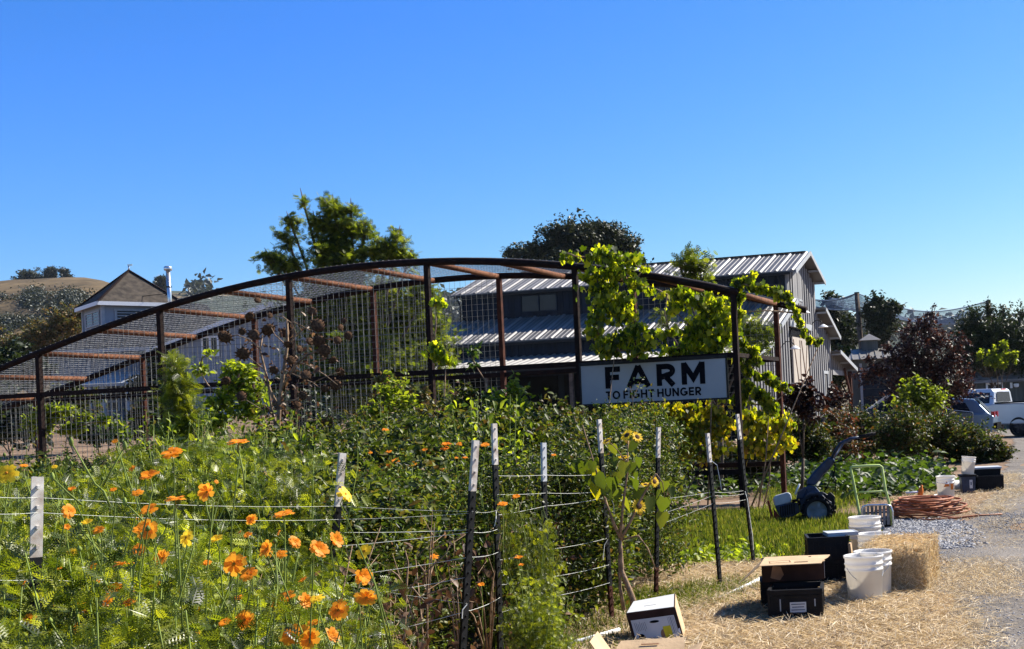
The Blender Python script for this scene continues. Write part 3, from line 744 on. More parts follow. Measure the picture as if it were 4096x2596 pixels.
# ================================================================== arched trellis tunnel
td = Vector((-.9704, .2416, 0)); tn = Vector((.2416, .9704, 0))
NP = at(2945, 1425, 17.6); NP.z = 0; FP = at(3113, 1443, 19.8); FP.z = 0
_ac = np.polyfit([-1, 0, 1.2, 2.44, 3.6, 4.84, 6.2, 7.4, 8.7, 9.9, 11.2, 12.2, 13.1, 14.75, 15.5], [2.93, 3.25, 3.54, 3.77, 3.93, 4.01, 4.05, 3.97, 3.80, 3.58, 3.30, 3.03, 2.77, 2.38, 2.20], 5)
def arch_h(t): return float(np.polyval(_ac, t))
BAY = 2.44
trellis = thing('arched_trellis', 'long rusty steel trellis tunnel with an arched wire mesh roof', 'trellis', (NP.x, NP.y, 0))
def TP(side, t, z): b = NP if side == 0 else FP; return Vector((b.x, b.y, 0)) + td * t + Vector((0, 0, z))
TEND = 15.4
for side in (0, 1):
    T0 = -.06 if side == 0 else -.50
    mb = MB(); pts = [TP(side, T0 + (TEND - T0) * i / 40, arch_h(T0 + (TEND - T0) * i / 40)) for i in range(41)]
    mb.tube(pts, .055, 8); mb.build('arch_rail', M['rust_dark'], trellis, True)
    for k in range(7):
        t = k * BAY
        mb = MB(); b = TP(side, t, 0); b.z = g(b.x, b.y) - .1; top = TP(side, t, arch_h(t) - .03)
        mb.beam(b, top, .075, .075, up=td); mb.build('post', M['rust'] if side else M['rust_dark'], trellis, True)
    for k in range(7):
        for h in (.65, 2.33):
            t0, t1 = k * BAY + .04, min((k + 1) * BAY - .04, TEND)
            if t1 <= t0: continue
            mb = MB(); mb.beam(TP(side, t0, h), TP(side, t1, h), .06, .075); mb.build('rail', M['rust_dark'], trellis, True)
for k2 in range(0, 13):
    t = k2 * BAY / 2
    if t > TEND: break
    
    mb = MB(); a = TP(0, t, arch_h(t) - .01); b = TP(1, t, arch_h(t) - .01); d_ = (b - a).normalized()
    mb.tube([a + d_ * .03, b + d_ * (.30 if k2 == 0 else .03)], .045, 8); mb.build('purlin', M['rust_tube'], trellis, True)
def wires(name, segs, r, m, parent):
    vs = []; fs = []; mb = MB()
    for pts in segs: mb.tube(pts, r, 3, cap=False)
    return mb.build(name, m, parent, True)
for side in (0, 1):
    for k in range(7):
        t0, t1 = k * BAY, min((k + 1) * BAY, TEND); segs = []
        off = tn * .045
        if (side == 0 and k not in (2, 3, 4, 5)) or (side == 1 and k == 1): continue
        nxt = int(round((t1 - t0) / .102))
        for i in range(nxt):
            t = t0 + .05 + i * .102
            segs.append([TP(side, t, .15) + off, TP(side, t, arch_h(t) - .02) + off])
        z = .2
        while z < 3.95:
            ta = [t0 + (t1 - t0) * j / 24 for j in range(25) if arch_h(t0 + (t1 - t0) * j / 24) > z + .02]
            if len(ta) > 1: segs.append([TP(side, ta[0], z) + off, TP(side, ta[-1], z) + off])
            z += .102
        wires('wall_mesh', segs, .0031, M['wire'], trellis)
for k in range(6):
    t0, t1 = k * BAY, (k + 1) * BAY; segs = []
    lift = Vector((0, 0, .06)); n_ = int(round((t1 - t0) / .102))
    for i in range(n_):
        t = t0 + .05 + i * .102; segs.append([TP(0, t, arch_h(t)) + lift, TP(1, t, arch_h(t)) + lift])
    for j in range(24):
        s_ = (j + .5) / 24
        segs.append([TP(0, t, arch_h(t)).lerp(TP(1, t, arch_h(t)), s_) + lift for t in [t0 + (t1 - t0) * q / 5 for q in range(6)]])
    wires('roof_mesh', segs, .0036, M['roof_wire'], trellis)
for i in range(1):
    t0, t1 = 6 * BAY, TEND; segs = []
    for j in range(24):
        s_ = (j + .5) / 24; segs.append([TP(0, t, arch_h(t)).lerp(TP(1, t, arch_h(t)), s_) + lift for t in (t0, t1)])
    wires('roof_mesh', segs, .0036, M['roof_wire'], trellis)
# end frame rails at the mouth
mb = MB(); mb.beam(TP(0, 0, 2.33) + tn * .05, TP(1, 0, 2.33) - tn * .05, .05, .06); mb.build('rail', M['rust_dark'], trellis, True)

# ================================================================== sign
so_ = Vector((tn.x, tn.y, 0)) * -.10
s0 = TP(0, 2.375, 0) + so_; sw = 2.375 - .125; sb, st_ = 1.715, 2.30
sx = -td                                                     # reading direction, left to right
SM = Matrix(((sx.x, 0, -tn.x, s0.x), (sx.y, 0, -tn.y, s0.y), (0, 1, 0, 0), (0, 0, 0, 1)))   # x along, y up, z towards the viewer
sign = thing('farm_sign', 'white rectangular sign reading FARM TO FIGHT HUNGER fixed to the trellis posts', 'sign', (s0.x, s0.y, sb))
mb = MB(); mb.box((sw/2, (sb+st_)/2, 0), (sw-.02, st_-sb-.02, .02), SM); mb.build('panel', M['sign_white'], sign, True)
mb = MB()
for c, s_ in (((sw/2, sb-.004, .004), (sw+.03, .022, .036)), ((sw/2, st_+.012, .004), (sw+.03, .05, .036)), ((-.006, (sb+st_)/2, .004), (.018, st_-sb, .034)), ((sw+.006, (sb+st_)/2, .004), (.018, st_-sb, .034))):
    mb.box(c, s_, SM)
mb.build('frame', M['black_paint'], sign, True)
def stroke(mb, pts, w_, z0=.0112, dep=.003, closed=False):
    """a flat brush stroke along pts in the sign plane"""
    n = len(pts); Lf = []; Rt = []
    for i in range(n):
        a = Vector(pts[(i-1) % n] if (closed or i > 0) else pts[i]); b = Vector(pts[(i+1) % n] if (closed or i < n-1) else pts[i]); c = Vector(pts[i])
        d1 = (c - a); d2 = (b - c); d1 = d1.normalized() if d1.length > 1e-6 else d2.normalized(); d2 = d2.normalized() if d2.length > 1e-6 else d1
        n1 = Vector((-d1.y, d1.x)); n2 = Vector((-d2.y, d2.x)); nn = (n1 + n2); nn = nn.normalized() if nn.length > 1e-6 else n1
        k = w_/2 / max(.35, nn.dot(n1)); Lf.append(c + nn*k); Rt.append(c - nn*k)
    m_ = n if closed else n-1
    for i in range(m_):
        j = (i+1) % n
        mb.add([(*Lf[i], z0), (*Lf[j], z0), (*Rt[j], z0), (*Rt[i], z0), (*Lf[i], z0+dep), (*Lf[j], z0+dep), (*Rt[j], z0+dep), (*Rt[i], z0+dep)],
               [(0,1,2,3),(7,6,5,4),(0,4,5,1),(2,6,7,3),(1,5,6,2),(0,3,7,4)], SM)
def arc(cx, cy, rx, ry, a0, a1, n=14): return [(cx+rx*math.cos(R(a0+(a1-a0)*i/n)), cy+ry*math.sin(R(a0+(a1-a0)*i/n))) for i in range(n+1)]
def glyph(ch, W, k):
    """strokes of a geometric capital 1 high, W wide; k = stroke width"""
    h = k/2
    return {
    'F': [[(h,0),(h,1)], [(k*.6,1-h),(W,1-h)], [(k*.6,.5),(W*.92,.5)]],
    'A': [[(h*.9,0),(W/2,1-h*.2)], [(W-h*.9,0),(W/2,1-h*.2)], [(W*.24,.26),(W*.76,.26)]],
    'R': [[(h,0),(h,1)], [(k*.6,1-h),(W*.5,1-h)]+arc(W*.55,.68,W*.45-h,.32-h,90,-90)+[(k*.6,.36+h*.0)], [(W*.52,.38),(W-h*.8,0)]],
    'M': [[(h,0),(h,1)], [(W-h,0),(W-h,1)], [(h,1-h*.3),(W/2,.28),(W-h,1-h*.3)]],
    'T': [[(W/2,0),(W/2,1)], [(0,1-h),(W,1-h)]],
    'O': [arc(W/2,.5,W/2-h,.5-h*.9,0,360,28)],
    'I': [[(h,0),(h,1)]],
    'G': [arc(W/2,.5,W/2-h,.5-h*.9,48,330,24)+[(W-h,.28),(W-h,.46)], [(W*.55,.46),(W,.46)]],
    'H': [[(h,0),(h,1)], [(W-h,0),(W-h,1)], [(h,.5),(W-h,.5)]],
    'U': [[(h,1)]+[(h,.4)]+arc(W/2,.38,W/2-h,.38-h*.9,180,360,14)+[(W-h,1)]],
    'N': [[(h,0),(h,1)], [(W-h,0),(W-h,1)], [(h,1-h*.6),(W-h,h*.6)]],
    'E': [[(h,0),(h,1)], [(k*.6,1-h),(W,1-h)], [(k*.6,.5),(W*.92,.5)], [(k*.6,h),(W,h)]],
    }[ch]
def text(mb, s, widths, x, y, H, k, gap, space=.3):
    z = .0112
    for ch in s:
        if ch == ' ': x += space * H; continue
        for st in glyph(ch, widths[ch], k):
            stroke(mb, [(x + a*H, y + b*H) for a, b in st], k*H, z0=z); z += .00007
        x += (widths[ch] + gap) * H
    return x
mb = MB()
H1 = .318
text(mb, 'FARM', {'F': .74, 'A': 1.18, 'R': .90, 'M': 1.12}, .39, sb+.222, H1, .25, .30)
wd = {'T': .72, 'O': 1.0, 'F': .66, 'I': .19, 'G': .95, 'H': .82, 'U': .80, 'N': .84, 'E': .66, 'R': .74}
text(mb, 'TO FIGHT HUNGER', wd, .388, sb+.062, .120, .21, .155, .27)
mb.build('lettering', M['letter'], sign, True)
# ================================================================== trees and shrubs
def blobs_world(bl, D):
    out = []
    for b in bl:
        dd = b[4] if len(b) > 4 else 0
        c = at(b[0], b[1], D + dd); k = (D + dd) / F
        out.append((c, b[2] * k, b[3] * k))
    return out
def crown_points(W, n, clump=.22, per=28, r_=None, shell=.55, depth=.85, spray=None):
    r_ = r_ or rng
    vol = np.array([rx * rx * rz for _, rx, rz in W]) ** .62; vol /= vol.sum(); pts = []
    for (c, rx, rz), v in zip(W, vol):
        m = max(2, int(n * v / per))
        d = r_.normal(size=(m, 3)); d /= np.linalg.norm(d, axis=1)[:, None]
        rad = r_.uniform(0, 1, m) ** shell * np.exp(r_.normal(size=m) * (.22 if spray else .13))
        cc = d * rad[:, None] * np.array([rx, rx * depth, rz]) + np.array(c)
        s_ = clump * min(rx, rz, 99) ** .5 * r_.uniform(.5, 1.3, m)
        if spray:      # each clump is a shoot: leaves strung along a curved twig that points outwards and up
            L, upb, thin = spray; q = d + np.array([0, 0, upb]) + r_.normal(size=(m, 3)) * .35; q /= np.linalg.norm(q, axis=1)[:, None]
            ln = L * min(rx, rz) ** .5 * r_.uniform(.4, 1.5, m); tt = np.tile(np.linspace(-.35, 1, per), m)
            off = np.repeat(q * ln[:, None], per, axis=0) * tt[:, None]; off[:, 2] -= np.repeat(ln, per) * .22 * np.clip(tt, 0, 1) ** 2 * (1 if upb < .9 else .0)
            pts.append(np.repeat(cc, per, axis=0) + off + r_.normal(size=(m * per, 3)) * (np.repeat(s_, per) * thin * (1.15 - .7 * np.clip(tt, 0, 1)))[:, None]); continue
        p = np.repeat(cc, per, axis=0) + r_.normal(size=(m * per, 3)) * np.repeat(s_, per)[:, None] * np.array([1, 1, .7])
        pts.append(p)
    return np.concatenate(pts)
def tree(name, label, cat, bl, D, n, size, T, m, basepx=None, group=None, clump=.25, per=28, trunk_r=.12, up=.3, bark='bark', depth=.85, shell=.55, limbs=7, base=None, baseD=None, spray=(.42, .5, .55)):
    W = blobs_world(bl, D)
    if base is None: base = gat(basepx if basepx else bl[0][0], baseD or D)
    t = thing(name, label, cat, base, 0, group)
    P = crown_points(W, n, clump, per, depth=depth, shell=shell, spray=spray)
    P = P[P[:, 2] > base.z + .03]
    leaf_mesh('crown', P, size, T, m, t, up=up, origin=tuple(base))
    mb = MB(); big = sorted(W, key=lambda q: -q[1]*q[2]); c0 = big[0][0]
    fork = base.lerp(c0, .45) + Vector((rnd.uniform(-.1, .1), 0, 0)) * trunk_r
    mb.tube([base - Vector((0,0,.1)), base.lerp(fork, .5) + Vector((trunk_r*.5, 0, 0)), fork], [trunk_r*1.25, trunk_r, trunk_r*.85], 8)
    for i, (c, rx, rz) in enumerate(W[:limbs*3]):
        mid = fork.lerp(c, .5) + Vector((rnd.uniform(-1, 1), rnd.uniform(-1, 1), .3)) * rx * .25
        rr_ = trunk_r * .55
        mb.tube([fork, mid, c, c + (c - mid) * .12], [rr_, rr_*.7, rr_*.4, rr_*.12], 6)
        for _ in range(3):
            e = c + Vector((rnd.uniform(-1,1)*rx, rnd.uniform(-1,1)*rx*depth, rnd.uniform(-.6,.8)*rz)) * .6
            mb.tube([mid.lerp(c, .7), c.lerp(e, .5), e], [rr_*.4, rr_*.25, rr_*.08], 4)
    for i, v in enumerate(mb.v): mb.v[i] = (v[0]-base.x, v[1]-base.y, v[2]-base.z)
    mb.build('trunk', M[bark], t)
    return t
LF = T_leaf(1, .55); LFN = T_leaf(1, .42, .14, .2); DI = T_diamond(1, .55); GR = T_grape(1); FR = T_fern(1, 4, .13, .45); FN = T_fern(1, 6, .05, .42); FNW = T_fern(1, 6, .075, .42)
FIN = T_fern(1, 3, .20, .5)
tree('locust_tree', 'tall feathery green locust tree rising behind the mesh arch', 'tree',
     [(1336,828,40,44),(1405,842,24,20),(1340,925,82,74),(1163,893,26,24),(1150,962,30,30),(1080,1030,44,14),(1132,1062,58,26),(1214,805,14,16),(1262,890,20,20),
      (1452,925,38,34),(1592,945,28,18),(1548,1010,84,42),(1352,1030,105,52),(1634,1036,32,18),(1350,1200,180,140),(1560,1250,150,130,1),(1450,1450,240,130),(1720,1400,80,120,1),(1700,1190,55,45),
      (1300,1570,180,100,-1),(1560,1560,150,100)], 40, 46000, .20, FR, G_locust, 1430, clump=.16, per=18, trunk_r=.13, depth=.6, shell=.5, spray=(.55, .35, .30))
tree('oak_tree', 'dark rounded oak crown standing behind the barn roof', 'tree',
     [(2330,985,130,75),(2215,960,70,55),(2130,1012,75,36),(2058,1018,36,26),(2420,965,110,68),(2500,1005,62,55),(2300,930,90,38),(2400,925,60,32),(2250,1080,200,80),(2430,1080,150,80)], 112, 36000, .34, DI, G_oak, 2330, clump=.30, per=24, trunk_r=.45, depth=.9, spray=(.34, .3, .8))
tree('young_locust_tree', 'small sparse grey green tree poking up in front of the barn roof', 'tree',
     [(2770,1035,62,30),(2800,1075,55,30),(2720,1062,30,20),(2790,1140,45,40),(2650,1275,34,22),(3010,1305,60,36),(2960,1395,55,60),(2880,1250,60,60),(3060,1380,40,30)], 23, 1300, .16, FR, G_locust, 2880, clump=.24, per=10, trunk_r=.05, depth=.8)
tree('autumn_tree', 'yellow brown tree to the left behind the tower house', 'tree',
     [(270,1290,90,50),(180,1360,105,60),(330,1252,28,28),(60,1392,90,50),(120,1450,120,70),(-60,1420,90,70)], 98, 24000, .24, DI, G_brown, 180, clump=.3, trunk_r=.25)
tree('dark_bush_tree', 'dark leafy tree at the far left edge beside the low house roof', 'tree',
     [(60,1440,100,55),(10,1510,90,60),(130,1500,60,50),(-80,1460,90,70)], 58, 5000, .24, LF, G_dark, 40, clump=.26, trunk_r=.16)
tree('grey_green_tree', 'thin grey green tree against the pale gable wall of the house', 'tree',
     [(650,1440,50,60),(610,1490,55,70),(650,1560,60,70),(570,1560,50,60)], 58, 2600, .2, LF, G_dark, 630, clump=.28, trunk_r=.08)
tree('purple_leaf_tree', 'dark purple leaved plum tree in front of the small cupola shed', 'tree',
     [(3690,1430,90,90),(3760,1500,90,60),(3620,1520,100,50),(3825,1565,60,40),(3700,1310,36,44),(3728,1245,12,22),(3650,1320,26,30),(3800,1430,46,46),(3590,1450,46,34),(3520,1480,60,20),(3470,1500,40,16),(3870,1500,24,36),(3700,1580,150,40),(3750,1350,44,40),(3640,1390,40,40),(3840,1370,20,26),(3610,1340,12,24),(3560,1395,22,20),(3480,1440,18,10)], 42, 15000, .12, DI, G_purple, 3700, clump=.17, per=18, trunk_r=.11, shell=.5, spray=(.55, .6, .55))
tree('evergreen_tree', 'big dark evergreen with upright shoots behind the grey shed', 'tree',
     [(3960,1355,105,80),(4060,1380,90,80),(3885,1335,62,60),(3893,1250,10,34),(3949,1235,14,34),(4012,1250,9,34),(4082,1270,12,34),(3975,1270,10,24),(3960,1440,140,50),(4080,1450,110,50),(3860,1410,50,50),(4190,1390,90,90)], 66, 26000, .17, DI, G_dark, 3990, clump=.2, per=22, trunk_r=.2, spray=(.8, 1.6, .5))
tree('young_poplar', 'yellow green upright sapling in front of the dark evergreen', 'tree',
     [(3975,1420,12,44),(4022,1412,14,44),(4060,1430,12,34),(3990,1455,50,22),(3920,1425,12,20)], 62, 1600, .2, DI, G_bright, 4010, clump=.15, trunk_r=.06, spray=(.5, 2.0, .5))
tree('cypress_tree', 'bluish conifer beside the barn with the pole in front of it', 'tree',
     [(3345,1300,45,70),(3320,1200,30,22),(3335,1240,26,30),(3380,1350,55,80),(3360,1430,70,70),(3300,1400,60,80)], 104, 12000, .3, DI, G_dark, 3350, clump=.24, trunk_r=.3, spray=(.8, .7, .5))
tree('pine_tree', 'dark pine with ragged upward tufts behind the netting poles', 'tree',
     [(3530,1250,62,36),(3478,1230,16,40),(3500,1200,10,22),(3520,1215,14,26),(3560,1225,14,22),(3585,1240,16,12),(3500,1290,48,40),(3540,1310,56,34),(3520,1350,40,40)], 98, 7000, .28, DI, G_dark, 3520, clump=.18, trunk_r=.3, spray=(.9, 1.5, .5))
tree('roadside_tree', 'mid green low tree behind the netting left of the small shed', 'tree',
     [(3385,1440,55,50),(3420,1490,50,60),(3350,1500,50,60)], 96, 3500, .34, DI, G_shrub, 3390, clump=.3, trunk_r=.2)
for i, (bl, lab) in enumerate([
    ([(120,1100,48,22),(84,1122,32,12),(158,1124,30,18),(118,1138,56,22),(132,1180,30,40),(140,1225,36,30)], 'broad eucalyptus, leftmost on the hill crest'),
    ([(210,1084,28,13),(203,1106,26,20),(213,1134,16,22),(220,1160,18,24),(235,1200,50,24)], 'narrow topped eucalyptus in the middle of the hill crest trio'),
    ([(258,1090,17,14),(268,1110,22,14),(260,1136,24,22),(285,1128,14,14),(280,1165,30,24),(300,1205,50,24)], 'loose grey eucalyptus, rightmost of the hill crest trio'),
    ([(648,1130,20,18),(655,1158,16,20),(640,1120,12,10)], 'far eucalyptus seen just left of the chimney pipe')]):
    tree('eucalyptus_tree', lab, 'tree', bl, 392, 9000, .60, DI, G_euc, bl[0][0], group='eucalyptus trees on the dry hill', clump=.55, trunk_r=.7, per=20)
# groves on the hillside: nobody could count these
from mathutils.bvhtree import BVHTree
def grove(name, surf_o, spots, size, lift):
    me = surf_o.data; bv = BVHTree.FromPolygons([v.co.copy() for v in me.vertices], [tuple(p.vertices) for p in me.polygons])
    P = []
    for (px, py, rx, ry, k) in spots:
        for _ in range(k):
            r = ray(px + rnd.gauss(0, rx*.5), py + rnd.gauss(0, ry*.5)); hit = bv.ray_cast(O, r.normalized())[0]
            if hit is not None: P.append((hit.x, hit.y - .5, hit.z + abs(rnd.gauss(0, lift))))
    return tag(leaf_mesh(name, np.array(P), size, DI, G_euc, None, up=.3), kind='stuff')
grove('hillside_woodland', hill_o, [(140,1200,50,34,3000),(60,1295,100,18,1800),(290,1205,80,30,3600),(215,1250,50,10,700),(230,1300,50,12,700),(340,1270,60,20,1200),(20,1330,50,10,500),(440,1240,50,8,300),(-150,1270,100,24,600),(10,1200,50,4,300)], .6, .8)
grove('ridge_woodland', far_o, [(800,1182,60,14,250),(1850,1275,90,30,900),(1800,1250,40,24,400),(1920,1250,30,18,300),(3500,1340,240,26,2200),(3380,1320,60,20,500),(3800,1345,180,20,1200),(4050,1350,180,24,1200),(2650,1330,140,26,500),(1700,1270,60,24,400)], 5.5, 5)
for bl, D, n, m, lab in [([(1560,1560,40,60),(1620,1620,50,40),(1500,1650,40,40)], 16.6, 700, G_bright, 'pale leaved bean vine climbing the post below the locust tree'),
    ([(2050,1560,24,60),(2010,1620,40,40),(2100,1640,40,34)], 16.4, 500, G_bright, 'bean vine climbing beside the post left of the sign'),
    ([(1830,1640,50,50),(1880,1580,20,40)], 16.5, 450, G_shrub, 'thin vine on the mesh beneath the porch roof'),
    ([(2280,1680,60,40),(2240,1640,20,40)], 16.2, 450, G_shrub, 'leafy sprawl at the foot of the post under the sign left edge')]:
    tree('bean_plant', lab, 'plant', bl, D, n, .07, LF, m, bl[0][0], clump=.14, per=8, trunk_r=.012)
# scrub behind the trellis at left
for bl, D, n, m, lab, nm in [
    ([(300,1620,80,60),(215,1650,110,60),(260,1580,60,40),(340,1690,60,40)], 44, 3600, G_shrub, 'leafy green shrub against the corner of the blue house wall', 'garden_shrub'),
    ([(40,1650,90,90),(-60,1680,90,80),(90,1720,60,60)], 33, 3600, G_dark, 'dark hedge shrub behind the left end of the mesh wall', 'garden_shrub'),
    ([(430,1720,60,34),(380,1735,60,26),(480,1735,40,22)], 24, 1500, G_squash, 'low rounded green bush on the brown slope below the house door', 'low_bush'),
    ([(590,1640,40,60),(620,1700,60,50),(560,1700,40,40)], 30, 1500, G_shrub, 'grey leaved shrub between two trellis posts under the house wall', 'garden_shrub'),
    ([(1500,1690,90,40),(1620,1680,90,50)], 25, 2600, G_shrub, 'low green shrub behind the mesh below the locust tree', 'garden_shrub'),
    ([(1780,1650,70,50),(1840,1690,90,40)], 24, 2200, G_shrub, 'green shrub behind the mesh beneath the porch roof of the barn', 'garden_shrub'),
    ([(2060,1690,90,40),(2200,1700,90,36)], 23, 2400, G_shrub, 'green shrub in front of the black barn opening', 'garden_shrub'),
    ([(2360,1700,90,34),(2480,1710,80,34)], 24, 2400, G_shrub, 'green shrub behind the post under the sign left corner', 'garden_shrub'),
    ([(2640,1830,110,60),(2760,1850,90,60)], 25, 3000, G_shrub, 'green shrub seen through the trellis under the yellowing vine', 'garden_shrub'),
    ([(2900,1840,110,60),(3040,1860,80,50)], 24, 3000, G_shrub, 'green shrub seen between the last two trellis posts', 'garden_shrub'),
    ([(2480,1790,90,60),(2380,1760,60,50)], 24, 2400, G_shrub, 'green shrub behind the trellis left of the yellowing vine', 'garden_shrub'),
    ([(1200,1640,80,60),(1260,1690,90,50)], 27, 2200, G_dark, 'dark shrub behind the dead sunflower', 'garden_shrub')]:
    tree(nm, lab, 'shrub', bl, D, n, .12 if D < 30 else .16, LF, m, bl[0][0], group='shrubs behind the trellis', clump=.22, trunk_r=.03)
# shrubs at the right
SH = [([(3215,1735,95,95),(3160,1790,60,60),(3260,1800,80,60)], 27, G_shrub, 'green shrub just right of the trellis mouth'),
      ([(3330,1700,80,60),(3300,1760,90,80),(3370,1790,80,60)], 29, G_red, 'red and brown tinged shrub left of the tractor handlebar'),
      ([(3460,1700,90,60),(3440,1770,100,80)], 31, G_shrub, 'green shrub behind the tractor handlebar'),
      ([(3610,1710,100,70),(3600,1790,110,70)], 30, G_shrub, 'green shrub in the middle of the long hedge row'),
      ([(3760,1720,96,56),(3750,1785,106,70)], 31, G_shrub, 'green shrub below the hidden car in the hedge row'),
      ([(3880,1765,84,56),(3870,1810,105,50)], 31, G_shrub, 'green shrub in front of the silver pickup'),
      ([(3975,1805,60,40),(3950,1835,74,30)], 30, G_shrub, 'last low green shrub of the hedge row beside the drive')]
for bl, D, m, lab in SH:
    tree('hedge_shrub', lab, 'shrub', bl, D, 7000, .075, LF, m, bl[0][0], group='shrubs of the hedge row by the drive', clump=.16, per=22, trunk_r=.03)
P = crown_points(blobs_world([(3395,1715,60,26,-1.5),(3500,1760,30,20,-2),(3540,1690,30,14,-1)], 29), 900, .16, 18)
tree('bright_shrub', 'yellow green upright shrub lit by the sun in front of the purple tree', 'shrub', [(3668,1560,14,44),(3698,1550,12,44),(3660,1610,50,40),(3610,1630,30,36),(3740,1600,34,34),(3700,1650,70,30)], 34, 2600, .12, LF, G_bright, 3680, clump=.12, per=20, trunk_r=.04, spray=(.8, 2.2, .5))
tree('wilted_shrub', 'dark reddish drooping plant at the foot of the barn door', 'shrub', [(3215,1545,36,26),(3190,1600,44,40),(3230,1640,50,50)], 21, 900, .10, LF, G_purple, 3200, clump=.2, trunk_r=.03)
tree('wilted_shrub', 'dark purple shrub at the barn corner beside the porch posts', 'shrub', [(3350,1590,46,34),(3310,1620,40,26)], 60, 1500, .18, DI, G_purple, 3340, clump=.2, trunk_r=.06)

# ================================================================== vines
def vine(label, bl, D, n, size, m, basepx, T=GR, name='grape_vine', cat='vine', clump=.16, per=12, stems=None, depth=.5, up=.15, shell=.5):
    W = blobs_world(bl, D); base = gat(basepx, D); t = thing(name, label, cat, base)
    P = crown_points(W, n, clump, per, depth=depth, shell=shell); P = P[P[:, 2] > base.z + .05]
    leaf_mesh('foliage', P, size, T, m, t, up=up, origin=tuple(base), rots=hangmats(len(P), rng) if T is GR else None)
    mb = MB()
    order = sorted(W, key=lambda q: q[0].z)
    pts = [base] + [c + Vector((rnd.uniform(-.05,.05), 0, 0)) for c, _, _ in order]
    for i in range(1, len(pts)):
        j = min(range(i), key=lambda q: (pts[q] - pts[i]).length)
        mid = pts[j].lerp(pts[i], .5) + Vector((rnd.uniform(-.06,.06), rnd.uniform(-.06,.06), rnd.uniform(-.04,.06)))
        mb.tube([pts[j], mid, pts[i]], [.014, .010, .006], 5)
    for i, v in enumerate(mb.v): mb.v[i] = (v[0]-base.x, v[1]-base.y, v[2]-base.z)
    mb.build('stem', M['dry_stem'], t); return t
vine('bright yellow green grape vine climbing over the arch above the sign', [
     (2260,1025,17,14),(2300,1030,22,12),(2370,1020,29,19),(2420,1000,22,22),(2460,1030,34,19),(2530,1045,34,17),(2580,1072,17,8),(2370,1100,42,26),(2480,1090,51,29),(2540,1130,26,20),
     (2400,1160,51,29),(2420,1220,51,34),(2390,1280,37,29),(2480,1200,29,37),(2500,1260,42,34),(2380,1340,26,22),(2420,1380,42,31),(2500,1350,51,34),(2560,1320,29,29),(2590,1370,29,22),(2450,1405,42,12),(2550,1400,37,14),
     (2560,1145,14,14),(2610,1160,17,17),(2660,1180,14,12),(2680,1320,29,14),(2640,1335,19,14)], 17.4, 1700, .072, G_grape, 2420, per=4, clump=.24, depth=.35)
vine('wide green grape vine filling the bay right of the sign top', [
     (2710,1170,29,20),(2760,1190,29,17),(2800,1210,37,24),(2860,1220,42,34),(2830,1280,51,37),(2780,1330,47,37),(2870,1350,51,42),(2760,1400,51,29),(2850,1420,60,20),(2700,1410,34,22),(2920,1290,29,34),(2700,1230,22,22)], 17.95, 1750, .070, G_grape, 2830, per=4, clump=.26, depth=.35)
vine('sunlit grape vine trailing off the end of the trellis arch', [
     (2950,1130,19,19),(2990,1125,19,14),(3010,1150,22,12),(3050,1150,20,14),(3090,1160,17,14),(3120,1170,19,19),(3150,1185,12,15),(3165,1220,12,19),(3190,1250,10,19),(3200,1290,10,20),(3215,1330,10,19),(3240,1355,15,10),(3270,1365,14,7),(2950,1190,22,22),(3010,1100,8,15),(2960,1250,12,29)], 17.7, 780, .072, G_grape, 2990, per=8, clump=.11)
vine('grape vine hanging down between the two end posts of the trellis', [
     (2975,1370,19,26),(3010,1400,22,20),(3030,1440,22,20),(2960,1430,17,17),(3000,1480,34,22),(3050,1500,26,17),(3090,1525,22,15),(3130,1545,19,12),(3160,1560,15,8),(2980,1540,34,26),(3040,1580,37,26),(2960,1600,34,29),(3080,1620,34,34)], 18.3, 1200, .070, G_grape, 3030, per=9, clump=.12)
vine('yellowing grape vine low on the mesh below the sign', [
     (2540,1660,51,29),(2640,1650,60,29),(2740,1650,51,29),(2840,1650,51,29),(2600,1720,60,37),(2700,1720,60,42),(2800,1730,60,42),(2880,1700,42,42),(2700,1800,76,37),(2820,1810,60,37),(2600,1800,51,37),(2460,1640,34,20)], 18.2, 2300, .068, G_grape2, 2700, per=5, clump=.24, depth=.35)
vine('yellow and orange grape vine between the end posts near the ground', [
     (3010,1680,37,37),(3060,1720,37,37),(3100,1700,31,34),(3000,1780,37,29),(3070,1800,34,26),(3140,1760,20,26),(3150,1680,17,34)], 18.6, 1000, .068, G_grape2, 3050, per=5, clump=.24, depth=.35)
vine('pale green bean vine low on the mesh left of the sign', [
     (2060,1555,34,30),(2040,1620,60,36),(1960,1590,40,34),(2090,1670,60,34),(1940,1660,50,34),(1910,1410,26,18),(1905,1455,14,20)], 17.0, 900, .075, G_squash, 1990, T=LF, name='bean_vine', per=10)
vine('green bean vine with pale dry leaves below the locust tree', [
     (1530,1530,40,30),(1600,1560,50,34),(1560,1610,80,40),(1680,1580,40,44),(1720,1650,60,34),(1500,1640,60,34)], 17.4, 1300, .07, G_brown, 1590, T=LF, name='bean_vine', per=12)
vine('bright green climbing plant on the mesh left of the dead sunflower', [
     (930,1470,40,30),(990,1500,44,34),(950,1550,60,40),(1020,1570,50,40),(900,1610,60,44),(990,1640,60,44),(870,1690,60,34),(840,1410,12,30),(800,1480,30,14)], 16.5, 1900, .075, G_bright, 950, T=LF, name='climbing_plant', per=12)
vine('tall feathery bright green plant beside the second left trellis post', [
     (720,1480,30,34),(725,1540,44,44),(715,1610,50,50),(740,1690,60,50),(700,1750,60,44),(690,1440,14,26)], 13.6, 1300, .12, G_cosmos, 715, T=FN, name='asparagus_fern', cat='plant', per=14)
